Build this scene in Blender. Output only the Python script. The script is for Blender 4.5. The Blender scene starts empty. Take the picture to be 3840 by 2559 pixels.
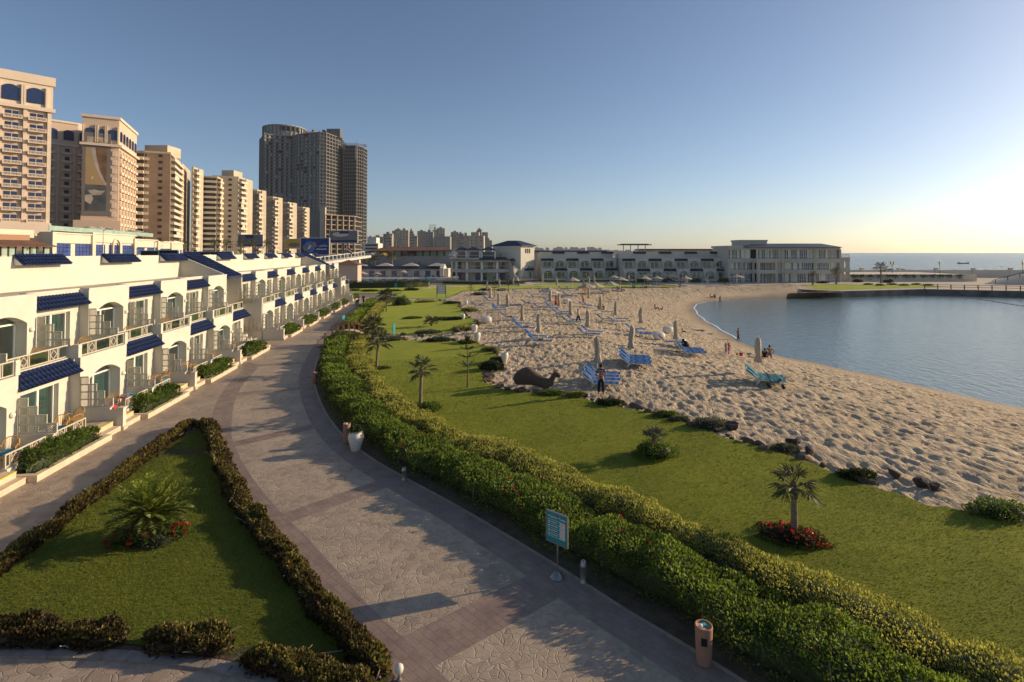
import bpy, bmesh, math, random
import numpy as np
from mathutils import Vector, Matrix
from mathutils.geometry import delaunay_2d_cdt
R = math.radians
random.seed(7); rng = np.random.default_rng(7)
SC = bpy.context.scene
COL = SC.collection

# ------------------------------------------------------------------ camera, sky, sun, exposure
CAMZ = 9.0; FP = 2007.0; PITCH = R(1.3); HZ = 948.5          # photograph 3840 px wide, horizon row 948.5
PPY = HZ - FP * math.tan(PITCH)
cam = bpy.data.cameras.new('camera'); camo = bpy.data.objects.new('camera', cam); COL.objects.link(camo)
cam.sensor_width = 36; cam.lens = FP / 3840 * 36; cam.shift_y = (PPY - 1279.5) / 3840
cam.clip_start = 0.1; cam.clip_end = 30000
camo.location = (0, 0, CAMZ); camo.rotation_euler = (math.pi / 2 + PITCH, 0, 0)
SC.camera = camo
SUN_AZ = R(17); SUN_EL = R(16.5)                              # azimuth from +X towards +Y
world = bpy.data.worlds.new('World'); SC.world = world; world.use_nodes = True
nt = world.node_tree; nt.nodes.clear()
sky = nt.nodes.new('ShaderNodeTexSky'); sky.sky_type = 'NISHITA'; sky.sun_disc = False
sky.sun_elevation = SUN_EL; sky.sun_rotation = math.pi / 2 - SUN_AZ
sky.air_density = 0.75; sky.dust_density = 0.85; sky.ozone_density = 1.8; sky.altitude = 0
bg = nt.nodes.new('ShaderNodeBackground'); bg.inputs['Strength'].default_value = 0.0735
wo = nt.nodes.new('ShaderNodeOutputWorld')
nt.links.new(sky.outputs[0], bg.inputs[0]); nt.links.new(bg.outputs[0], wo.inputs[0])
sl = bpy.data.lights.new('sun', 'SUN'); sl.energy = 3.25; sl.angle = R(0.55); sl.color = (1.0, 0.765, 0.49)
so = bpy.data.objects.new('sun', sl); COL.objects.link(so)
sd = Vector((math.cos(SUN_AZ) * math.cos(SUN_EL), math.sin(SUN_AZ) * math.cos(SUN_EL), math.sin(SUN_EL)))
so.rotation_euler = sd.to_track_quat('Z', 'Y').to_euler()
SC.view_settings.view_transform = 'Standard'; SC.view_settings.look = 'None'
SC.view_settings.exposure = 0.82; SC.view_settings.gamma = 1.0; SC.view_settings.use_curve_mapping = False
SC.cycles.max_bounces = 6; SC.cycles.transparent_max_bounces = 8; SC.cycles.volume_bounces = 0

# ------------------------------------------------------------------ materials
MATS = {}
def _new(name):
    m = bpy.data.materials.new(name); m.use_nodes = True; MATS[name] = m
    return m, m.node_tree, m.node_tree.nodes['Principled BSDF']
def N(t, typ, **kw):
    n = t.nodes.new(typ)
    for k, v in kw.items():
        if k.startswith('i_'): n.inputs[k[2:]].default_value = v
        else: setattr(n, k, v)
    return n
def mat(name, col, rough=0.7, var=0.12, scale=3.0, bump=0.0, bscale=None, metal=0.0, spec=0.3, detail=4.0, stain=None, sscale=0.5, samt=0.5, coord='Object'):
    """plain surface: base colour with noise variation, optional bump and a second stain colour"""
    m, t, b = _new(name)
    tc = N(t, 'ShaderNodeTexCoord'); out = tc.outputs[coord]
    nz = N(t, 'ShaderNodeTexNoise'); nz.inputs['Scale'].default_value = scale; nz.inputs['Detail'].default_value = detail
    t.links.new(out, nz.inputs['Vector'])
    rp = N(t, 'ShaderNodeValToRGB'); c = np.array(col)
    rp.color_ramp.elements[0].position = .3; rp.color_ramp.elements[1].position = .7
    rp.color_ramp.elements[0].color = (*np.clip(c * (1 - var), 0, 1), 1); rp.color_ramp.elements[1].color = (*np.clip(c * (1 + var), 0, 1), 1)
    t.links.new(nz.outputs['Fac'], rp.inputs[0]); colo = rp.outputs[0]
    if stain is not None:
        n2 = N(t, 'ShaderNodeTexNoise'); n2.inputs['Scale'].default_value = sscale; n2.inputs['Detail'].default_value = 6; n2.inputs['Roughness'].default_value = .65
        t.links.new(out, n2.inputs['Vector'])
        r2 = N(t, 'ShaderNodeValToRGB'); r2.color_ramp.elements[0].position = .42; r2.color_ramp.elements[1].position = .68
        r2.color_ramp.elements[0].color = (0, 0, 0, 1); r2.color_ramp.elements[1].color = (samt,) * 3 + (1,)
        t.links.new(n2.outputs['Fac'], r2.inputs[0])
        mx = N(t, 'ShaderNodeMix', data_type='RGBA'); t.links.new(r2.outputs[0], mx.inputs['Factor'])
        t.links.new(colo, mx.inputs['A']); mx.inputs['B'].default_value = (*stain, 1); colo = mx.outputs['Result']
    t.links.new(colo, b.inputs['Base Color'])
    b.inputs['Roughness'].default_value = rough; b.inputs['Metallic'].default_value = metal
    b.inputs['Specular IOR Level'].default_value = spec
    if bump:
        nb = N(t, 'ShaderNodeTexNoise'); nb.inputs['Scale'].default_value = bscale or scale * 4; nb.inputs['Detail'].default_value = 5
        t.links.new(out, nb.inputs['Vector'])
        bp = N(t, 'ShaderNodeBump'); bp.inputs['Distance'].default_value = bump; bp.inputs['Strength'].default_value = 1
        t.links.new(nb.outputs['Fac'], bp.inputs['Height']); t.links.new(bp.outputs[0], b.inputs['Normal'])
    return m
def leafmat(name, dark, light, trans=0.35, rough=0.5, mid=None):
    m, t, b = _new(name)
    at = N(t, 'ShaderNodeAttribute', attribute_name='tint')
    rp = N(t, 'ShaderNodeValToRGB'); rp.color_ramp.elements[0].color = (*dark, 1); rp.color_ramp.elements[1].color = (*light, 1)
    if mid: rp.color_ramp.elements.new(.5).color = (*mid, 1)
    t.links.new(at.outputs['Fac'], rp.inputs[0]); t.links.new(rp.outputs[0], b.inputs['Base Color'])
    b.inputs['Roughness'].default_value = rough; b.inputs['Specular IOR Level'].default_value = .35
    tr = N(t, 'ShaderNodeBsdfTranslucent'); t.links.new(rp.outputs[0], tr.inputs[0])
    mx = N(t, 'ShaderNodeMixShader'); mx.inputs[0].default_value = trans
    o = t.nodes['Material Output']
    t.links.new(b.outputs[0], mx.inputs[1]); t.links.new(tr.outputs[0], mx.inputs[2]); t.links.new(mx.outputs[0], o.inputs[0])
    return m
def glassmat(name, col, rough=0.05, spec=0.9, var=0.25):
    return mat(name, col, rough=rough, var=var, scale=.6, spec=spec)

mat('stucco', (0.61, 0.585, 0.51), .85, .03, 2.5, .003, 40, stain=(.50, .45, .36), sscale=.7, samt=.38)
mat('stucco_cap', (0.70, 0.63, 0.50), .8, .08, 3)
mat('roof_slab', (0.52, 0.46, 0.35), .9, .25, 1.2, stain=(.22, .19, .15), sscale=.8, samt=.8)
mat('trim_white', (0.80, 0.78, 0.72), .6, .03, 4)
mat('screen_cream', (0.56, 0.51, 0.40), .6, .06, 4)
mat('stone_beige', (0.62, 0.50, 0.36), .75, .12, 2.5, .003, 25)
mat('blue_tile', (0.020, 0.038, 0.115), .6, .35, 2.0, .004, 20, spec=.25, stain=(.07, .085, .14), sscale=1.3, samt=.5)
mat('yellow_paint', (0.75, 0.48, 0.03), .7, .1, 5)
mat('patio_tile', (0.42, 0.33, 0.25), .8, .12, 2)
mat('glass', (0.035, 0.07, 0.075), .04, .3, .7, spec=.9)
mat('curtain_teal', (0.10, 0.36, 0.36), .9, .12, 6)
mat('curtain_pale', (0.52, 0.50, 0.44), .9, .12, 6)
mat('rattan', (0.50, 0.27, 0.07), .55, .2, 8)
mat('cushion_blue', (0.03, 0.20, 0.34), .85, .15, 6)
mat('metal_grey', (0.32, 0.31, 0.29), .4, .08, 4, metal=.8)
mat('metal_dark', (0.04, 0.04, 0.042), .5, .15, 4)
mat('concrete', (0.36, 0.34, 0.31), .9, .14, .25, stain=(.2, .19, .17), sscale=.1, samt=.5)
mat('soil', (0.10, 0.075, 0.05), .95, .3, 3, .03, 12)
mat('bark', (0.17, 0.12, 0.08), .9, .3, 6, .02, 20)
mat('pale_stem', (0.36, 0.29, 0.20), .8, .2, 6)
mat('palm_trunk', (0.20, 0.155, 0.11), .9, .3, 5, .02, 14)
mat('terracotta', (0.36, 0.20, 0.13), .8, .1, 3, .002, 30)
mat('pot_white', (0.72, 0.68, 0.6), .6, .06, 4)
mat('black', (0.012, 0.012, 0.014), .5, .2, 5)
mat('wood', (0.20, 0.115, 0.05), .7, .25, 5, .004, 20)
leafmat('leaf_hibiscus', (0.030, 0.062, 0.010), (0.27, 0.36, 0.045), .5)
leafmat('leaf_clipped', (0.07, 0.095, 0.018), (0.56, 0.54, 0.11), .5)
leafmat('leaf_bronze', (0.022, 0.030, 0.010), (0.29, 0.27, 0.06), .38, mid=(.085, .05, .022))
leafmat('leaf_green', (0.022, 0.052, 0.009), (0.19, 0.27, 0.04), .45)
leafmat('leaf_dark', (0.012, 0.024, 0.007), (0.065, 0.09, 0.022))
leafmat('leaf_palm', (0.03, 0.04, 0.014), (0.14, 0.15, 0.06))
leafmat('leaf_cycad', (0.010, 0.026, 0.006), (0.22, 0.27, 0.024), .3)
leafmat('leaf_grey', (0.05, 0.06, 0.04), (0.2, 0.21, 0.13))
leafmat('petal_red', (0.30, 0.012, 0.012), (0.55, 0.035, 0.03), .3)
leafmat('petal_pink', (0.45, 0.12, 0.30), (0.7, 0.3, 0.55), .3)

# ------------------------------------------------------------------ object helpers
def link(o, parent=None):
    COL.objects.link(o)
    if parent is not None: o.parent = parent
    return o
def tag(o, label, cat, group=None, kind=None):
    if label: o['label'] = label
    if cat: o['category'] = cat
    if group: o['group'] = group
    if kind: o['kind'] = kind
    return o
def empty(name, loc, rz=0.0, label=None, cat=None, group=None):
    o = bpy.data.objects.new(name, None); o.location = loc; o.rotation_euler = (0, 0, rz); o.empty_display_size = .3
    link(o)
    if label: tag(o, label, cat, group)
    return o
def kids(o): return [c for c in bpy.data.objects if c.parent == o]
CH = {}
def copy_tree(o, parent=None):
    c = o.copy(); COL.objects.link(c); c.parent = parent
    for ch in CH.get(o.name, []): copy_tree(ch, c)
    return c
def index_children(o):
    """remember the children of a prototype so that copying it stays fast"""
    CH[o.name] = [c for c in o.children]
    for c in CH[o.name]: index_children(c)
EVS = bpy.data.scenes.new('evaluation')
def evaluate(o):
    EVS.collection.objects.link(o); vl = EVS.view_layers[0]; vl.update(); dg = vl.depsgraph
    me = bpy.data.meshes.new_from_object(o.evaluated_get(dg)); bpy.data.objects.remove(o); return me
class MB:
    """collects boxes, tubes, lathes ... and links them as one mesh object"""
    def __init__(s): s.v = []; s.f = []; s.m = []; s.smooth = False
    def add(s, vs, fs, mi=0):
        k = len(s.v); s.v.extend([tuple(v) for v in vs]); s.f.extend([tuple(i + k for i in f) for f in fs]); s.m.extend([mi] * len(fs)); return s
    def box(s, x0, x1, y0, y1, z0, z1, mi=0):
        if x0 > x1: x0, x1 = x1, x0
        if y0 > y1: y0, y1 = y1, y0
        if z0 > z1: z0, z1 = z1, z0
        return s.add([(x0, y0, z0), (x1, y0, z0), (x1, y1, z0), (x0, y1, z0), (x0, y0, z1), (x1, y0, z1), (x1, y1, z1), (x0, y1, z1)],
                     [(0, 3, 2, 1), (4, 5, 6, 7), (0, 1, 5, 4), (1, 2, 6, 5), (2, 3, 7, 6), (3, 0, 4, 7)], mi)
    def prism(s, poly, z0, z1, mi=0):
        n = len(poly); a = sum(poly[i][0] * poly[(i + 1) % n][1] - poly[(i + 1) % n][0] * poly[i][1] for i in range(n))
        if a < 0: poly = poly[::-1]
        z0f = z0 if callable(z0) else (lambda i: z0); z1f = z1 if callable(z1) else (lambda i: z1)
        vs = [(p[0], p[1], z0f(i)) for i, p in enumerate(poly)] + [(p[0], p[1], z1f(i)) for i, p in enumerate(poly)]
        fs = [tuple(range(n))[::-1], tuple(range(n, 2 * n))] + [(i, (i + 1) % n, n + (i + 1) % n, n + i) for i in range(n)]
        return s.add(vs, fs, mi)
    def extr(s, prof, axis, a0, a1, mi=0):
        """profile (2D polygon) extruded along an axis: 'x' -> prof=(y,z), 'y' -> prof=(x,z)"""
        n = len(prof)
        mk = (lambda p, a: (a, p[0], p[1])) if axis == 'x' else (lambda p, a: (p[0], a, p[1]))
        vs = [mk(p, a0) for p in prof] + [mk(p, a1) for p in prof]
        fs = [tuple(range(n)), tuple(range(n, 2 * n))[::-1]] + [(i, n + i, n + (i + 1) % n, (i + 1) % n) for i in range(n)]
        return s.add(vs, fs, mi)
    def tube(s, pts, r, n=6, mi=0, cap=True):
        pts = [Vector(p) for p in pts]; rs = r if isinstance(r, (list, tuple)) else [r] * len(pts)
        vs = []; fs = []
        for i, p in enumerate(pts):
            d = (pts[min(i + 1, len(pts) - 1)] - pts[max(i - 1, 0)]).normalized()
            a = d.orthogonal().normalized() if abs(d.z) < .95 else Vector((1, 0, 0))
            if abs(d.z) < .95: a = d.cross(Vector((0, 0, 1))).normalized()
            b = d.cross(a).normalized()
            for k in range(n):
                q = 2 * math.pi * k / n; vs.append(p + (a * math.cos(q) + b * math.sin(q)) * rs[i])
        for i in range(len(pts) - 1):
            for k in range(n): fs.append((i * n + k, i * n + (k + 1) % n, (i + 1) * n + (k + 1) % n, (i + 1) * n + k))
        if cap: fs.append(tuple(range(n))[::-1]); fs.append(tuple(range((len(pts) - 1) * n, len(pts) * n)))
        return s.add(vs, fs, mi)
    def lathe(s, prof, n=14, c=(0, 0), mi=0, cap=True):
        vs = []; fs = []
        for r, z in prof:
            for k in range(n):
                q = 2 * math.pi * k / n; vs.append((c[0] + r * math.cos(q), c[1] + r * math.sin(q), z))
        for i in range(len(prof) - 1):
            for k in range(n): fs.append((i * n + k, i * n + (k + 1) % n, (i + 1) * n + (k + 1) % n, (i + 1) * n + k))
        if cap:
            fs.append(tuple(range(n))[::-1]); fs.append(tuple(range((len(prof) - 1) * n, len(prof) * n)))
        return s.add(vs, fs, mi)
    def bar(s, p, q, w, h, mi=0):
        """rectangular bar from p to q, w across, h high"""
        p = Vector(p); q = Vector(q); d = (q - p).normalized()
        a = d.cross(Vector((0, 0, 1)))
        a = Vector((1, 0, 0)) if a.length < 1e-4 else a.normalized()
        b = a.cross(d).normalized(); a *= w / 2; b *= h / 2
        vs = [p - a - b, p + a - b, p + a + b, p - a + b, q - a - b, q + a - b, q + a + b, q - a + b]
        return s.add(vs, [(0, 1, 2, 3), (7, 6, 5, 4), (0, 4, 5, 1), (1, 5, 6, 2), (2, 6, 7, 3), (3, 7, 4, 0)], mi)
    def xf(s, M):
        s.v = [tuple(M @ Vector(v)) for v in s.v]; return s
    def mesh(s, name, mats, smooth=False):
        me = bpy.data.meshes.new(name); me.from_pydata(s.v, [], s.f)
        for m in (mats if isinstance(mats, (list, tuple)) else [mats]): me.materials.append(MATS[m] if isinstance(m, str) else m)
        if len(me.materials) > 1: me.polygons.foreach_set('material_index', s.m)
        if smooth: me.polygons.foreach_set('use_smooth', [True] * len(me.polygons))
        me.update(); return me
    def build(s, name, mats, parent=None, smooth=False):
        bm = None
        o = bpy.data.objects.new(name, s.mesh(name, mats, smooth)); link(o, parent); return o
def obj(name, me, parent=None, loc=None, rz=None):
    o = bpy.data.objects.new(name, me); link(o, parent)
    if loc is not None: o.location = loc
    if rz is not None: o.rotation_euler = (0, 0, rz)
    return o
def npmesh(name, V, F, mats, tint=None, smooth=False):
    """V (n,3), F (m,4) or (m,3) arrays -> mesh; tint per vertex"""
    me = bpy.data.meshes.new(name); k = F.shape[1]
    me.vertices.add(len(V)); me.vertices.foreach_set('co', np.ascontiguousarray(V, dtype=np.float32).ravel())
    me.loops.add(F.size); me.loops.foreach_set('vertex_index', np.ascontiguousarray(F, dtype=np.int32).ravel())
    me.polygons.add(len(F)); me.polygons.foreach_set('loop_start', np.arange(0, F.size, k, dtype=np.int32))
    try: me.polygons.foreach_set('loop_total', np.full(len(F), k, dtype=np.int32))
    except Exception: pass
    me.update(calc_edges=True)
    for m in (mats if isinstance(mats, (list, tuple)) else [mats]): me.materials.append(MATS[m])
    if tint is not None:
        a = me.attributes.new('tint', 'FLOAT', 'POINT'); a.data.foreach_set('value', np.ascontiguousarray(tint, dtype=np.float32))
    if smooth: me.polygons.foreach_set('use_smooth', np.ones(len(F), dtype=bool))
    me.validate(); return me
def leaves(C, A, L, W, tint, fold=.25, droop=0.0):
    """diamond leaves: C base points (n,3), A axis (n,3), L length, W width, tint (n,) -> V, F, T"""
    n = len(C); A = A / np.maximum(np.linalg.norm(A, axis=1, keepdims=True), 1e-6)
    rnd = rng.normal(size=(n, 3)); S = np.cross(A, rnd); S /= np.maximum(np.linalg.norm(S, axis=1, keepdims=True), 1e-6)
    U = np.cross(S, A)
    L = np.broadcast_to(L, (n,))[:, None]; W = np.broadcast_to(W, (n,))[:, None]
    mid = C + A * L * .5 + U * W * fold
    tip = C + A * L; tip[:, 2] -= droop * L[:, 0]
    V = np.empty((n, 4, 3)); V[:, 0] = C; V[:, 1] = mid + S * W * .5; V[:, 2] = tip; V[:, 3] = mid - S * W * .5
    F = np.arange(n * 4).reshape(n, 4)
    return V.reshape(-1, 3), F, np.repeat(tint, 4)
def vnoise(x, y, seed=0):
    """smooth value noise on arrays, -1..1"""
    xi = np.floor(x).astype(np.int64); yi = np.floor(y).astype(np.int64); xf = x - xi; yf = y - yi
    def h(a, b):
        q = (a * 374761393 + b * 668265263 + seed * 982451653) & 0xffffffff
        q = ((q ^ (q >> 13)) * 1274126177) & 0xffffffff; q = q ^ (q >> 16)
        return q / 2147483647.5 - 1
    u = xf * xf * (3 - 2 * xf); v = yf * yf * (3 - 2 * yf)
    return (h(xi, yi) * (1 - u) + h(xi + 1, yi) * u) * (1 - v) + (h(xi, yi + 1) * (1 - u) + h(xi + 1, yi + 1) * u) * v
def fbm(x, y, o=3, seed=0):
    return sum(vnoise(x * 2 ** i, y * 2 ** i, seed + i) * .5 ** i for i in range(o))

# ------------------------------------------------------------------ survey: photograph pixel -> point of the place
def ray(px, py):
    a = (px - 1920) / FP; b = (PPY - py) / FP; c, s = math.cos(PITCH), math.sin(PITCH)
    return a, c - b * s, s + b * c
def Z(px, py, z=0.0):
    a, b, c = ray(px, py); k = (z - CAMZ) / c; return Vector((a * k, b * k, z))
def X(px, Y): return (px - 1920) / FP * Y * 1.0
def YZ(px, py, Y):
    a, b, c = ray(px, py); k = Y / b; return Vector((a * k, Y, CAMZ + c * k))
D = 3840 / 2353.0                                             # the survey notes below use the 2353 px wide view
def zd(pts, z=0.0): return [Z(x * D, y * D, z) for x, y in pts]
def smooth_poly(pts, n=5):
    """Catmull-Rom through points"""
    P = [np.array((p[0], p[1])) for p in pts]; out = []
    for i in range(len(P) - 1):
        a, b, c, d = P[max(i - 1, 0)], P[i], P[i + 1], P[min(i + 2, len(P) - 1)]
        for k in range(n):
            t = k / n; out.append(.5 * (2 * b + (c - a) * t + (2 * a - 5 * b + 4 * c - d) * t * t + (3 * b - a - 3 * c + d) * t ** 3))
    out.append(P[-1]); return np.array(out)
def pdist(Pt, poly):
    """distance of points (n,2) to a polyline (m,2)"""
    best = np.full(len(Pt), 1e9)
    for a, b in zip(poly[:-1], poly[1:]):
        d = b - a; L = (d * d).sum()
        if L < 1e-12: continue
        t = np.clip(((Pt - a) @ d) / L, 0, 1); q = Pt - (a + t[:, None] * d)
        best = np.minimum(best, np.hypot(q[:, 0], q[:, 1]))
    return best
def inside(Pt, poly):
    r = np.zeros(len(Pt), bool); n = len(poly); j = n - 1
    for i in range(n):
        xi, yi = poly[i][0], poly[i][1]; xj, yj = poly[j][0], poly[j][1]
        if yi != yj:
            c = ((yi > Pt[:, 1]) != (yj > Pt[:, 1])) & (Pt[:, 0] < (xj - xi) * (Pt[:, 1] - yi) / (yj - yi) + xi)
            r ^= c
        j = i
    return r
WZ = -1.2                                                     # water level
PRpx = [(1720, 1568), (1590, 1487), (1440, 1398), (1340, 1334), (1200, 1248), (1050, 1160), (930, 1095), (850, 1048), (793, 1002), (752, 950), (730, 900), (723, 860), (735, 818), (757, 780), (792, 740), (832, 705), (868, 681)]
PATH_R = smooth_poly([(19.0, -4.6), (14.2, .8), (10.9, 4.5), (7.8, 8.0)] + [(p.x, p.y) for p in zd(PRpx)], 4)        # right border of the promenade
FARL = np.array([(p.x, p.y) for p in zd([(868, 681), (940, 668), (1040, 662), (1230, 657), (1450, 655), (1680, 659), (1770, 661)], 0.2)])
PRALL = np.vstack([PATH_R, FARL[1:]])
SHpx = [(3000, 1090), (2700, 1018), (2353, 940), (2200, 905), (2000, 862), (1850, 830), (1770, 812), (1700, 786), (1640, 752), (1605, 728), (1590, 708), (1606, 697), (1650, 690), (1720, 684.5), (1830, 681), (1900, 680)]
SHORE = smooth_poly([(p.x, p.y) for p in zd(SHpx, WZ)], 5)
WATERPOLY = np.vstack([SHORE, [(60, 119), (260, 119), (260, 5), (60, 5)]])
def hfun(x, y):
    """height of the garden and beach"""
    P = np.column_stack([np.atleast_1d(x), np.atleast_1d(y)]).astype(float)
    dp = pdist(P, PRALL); ds = pdist(P, SHORE); w = inside(P, WATERPOLY)
    t = dp / np.maximum(dp + ds, 1e-6)
    z = np.interp(t, [0, .12, .28, .45, .6, .8, .93, 1.0], [0.0, .12, .42, .78, .72, -.1, -.85, WZ])
    z = np.where(w, WZ - np.minimum(ds * .10, 1.5), z)
    return z
def H(x, y): return float(hfun(x, y)[0])
def G(px, py, dz=0.0):
    """point of the garden or beach seen at a pixel of the 3840 px photograph"""
    z = 0.3
    for _ in range(9):
        p = Z(px, py, z); z = .5 * z + .5 * (H(p.x, p.y) + dz)
    p = Z(px, py, z); return Vector((p.x, p.y, H(p.x, p.y)))
def gd(pts): return [G(x * D, y * D) for x, y in pts]
def offset(poly, d):
    """shift a polyline sideways to its right-hand side by d"""
    t = np.gradient(poly, axis=0); t /= np.maximum(np.linalg.norm(t, axis=1, keepdims=True), 1e-9)
    return poly + np.column_stack([t[:, 1], -t[:, 0]]) * np.asarray(d).reshape(-1, 1) if np.ndim(d) else poly + np.column_stack([t[:, 1], -t[:, 0]]) * d
def fillpoly(poly, step, zf, name, matname, zoff=0.0, jitter=True, dens=None):
    """polygon filled with a Delaunay net whose inner points follow zf"""
    poly = np.asarray(poly); n = len(poly)
    x0, y0 = poly.min(0); x1, y1 = poly.max(0)
    ys = [y0]
    while ys[-1] < y1: ys.append(ys[-1] + step * (1 if dens is None else dens(ys[-1])))
    g = []
    for yy in ys:
        st = step * (1 if dens is None else dens(yy)); xs = np.arange(x0, x1, st)
        g.append(np.column_stack([xs, np.full(len(xs), yy)]))
    g = np.vstack(g)
    if jitter: g = g + rng.uniform(-.2, .2, g.shape) * step
    g = g[inside(g, poly)]
    if len(g): g = g[pdist(g, np.vstack([poly, poly[:1]])) > step * .4]
    pts = [Vector(p) for p in poly] + [Vector(p) for p in g]
    r = delaunay_2d_cdt(pts, [(i, (i + 1) % n) for i in range(n)], [], 1, 1e-5)
    V = np.array([(v.x, v.y) for v in r[0]]); z = zf(V[:, 0], V[:, 1]) + zoff
    me = bpy.data.meshes.new(name); me.from_pydata(np.column_stack([V, z]).tolist(), [], r[2])
    me.materials.append(MATS[matname])
    me.polygons.foreach_set('use_smooth', [True] * len(me.polygons))
    bm = bmesh.new(); bm.from_mesh(me); bmesh.ops.recalc_face_normals(bm, faces=bm.faces)
    if sum(f.normal.z for f in bm.faces) < 0: bmesh.ops.reverse_faces(bm, faces=bm.faces)
    bm.to_mesh(me); bm.free()
    return me
# ------------------------------------------------------------------ the setting: ground, paving, lawns, beach, sea
def struct(o): o['kind'] = 'structure'; return o
def bandmat(name, c1, c2, mortar, sx, sy, bump=.006):
    m, t, b = _new(name); tc = N(t, 'ShaderNodeTexCoord')
    br = N(t, 'ShaderNodeTexBrick'); br.inputs['Scale'].default_value = 1; br.inputs['Brick Width'].default_value = sx; br.inputs['Row Height'].default_value = sy
    br.inputs['Mortar Size'].default_value = .008; br.inputs['Color1'].default_value = (*c1, 1); br.inputs['Color2'].default_value = (*c2, 1); br.inputs['Mortar'].default_value = (*mortar, 1)
    mp = N(t, 'ShaderNodeMapping'); mp.inputs['Rotation'].default_value = (0, 0, R(44)); t.links.new(tc.outputs['Object'], mp.inputs[0]); t.links.new(mp.outputs[0], br.inputs['Vector'])
    nz = N(t, 'ShaderNodeTexNoise'); nz.inputs['Scale'].default_value = 1.3; nz.inputs['Detail'].default_value = 8; nz.inputs['Roughness'].default_value = .7; t.links.new(tc.outputs['Object'], nz.inputs[0])
    mx = N(t, 'ShaderNodeMix', data_type='RGBA', blend_type='MULTIPLY'); mx.inputs['Factor'].default_value = .75
    rp = N(t, 'ShaderNodeValToRGB'); rp.color_ramp.elements[0].position = .3; rp.color_ramp.elements[0].color = (.55, .5, .5, 1); rp.color_ramp.elements[1].position = .7; rp.color_ramp.elements[1].color = (1.25, 1.2, 1.15, 1)
    t.links.new(nz.outputs[0], rp.inputs[0]); t.links.new(br.outputs['Color'], mx.inputs['A']); t.links.new(rp.outputs[0], mx.inputs['B']); t.links.new(mx.outputs['Result'], b.inputs['Base Color'])
    b.inputs['Roughness'].default_value = .62; b.inputs['Specular IOR Level'].default_value = .35
    n2 = N(t, 'ShaderNodeTexNoise'); n2.inputs['Scale'].default_value = 9; n2.inputs['Detail'].default_value = 6; t.links.new(tc.outputs['Object'], n2.inputs[0])
    ad = N(t, 'ShaderNodeMath', operation='MULTIPLY_ADD'); ad.inputs[1].default_value = -.6; t.links.new(br.outputs['Fac'], ad.inputs[0]); t.links.new(n2.outputs[0], ad.inputs[2])
    bp = N(t, 'ShaderNodeBump'); bp.inputs['Distance'].default_value = bump; t.links.new(ad.outputs[0], bp.inputs['Height']); t.links.new(bp.outputs[0], b.inputs['Normal'])
    return m
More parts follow.
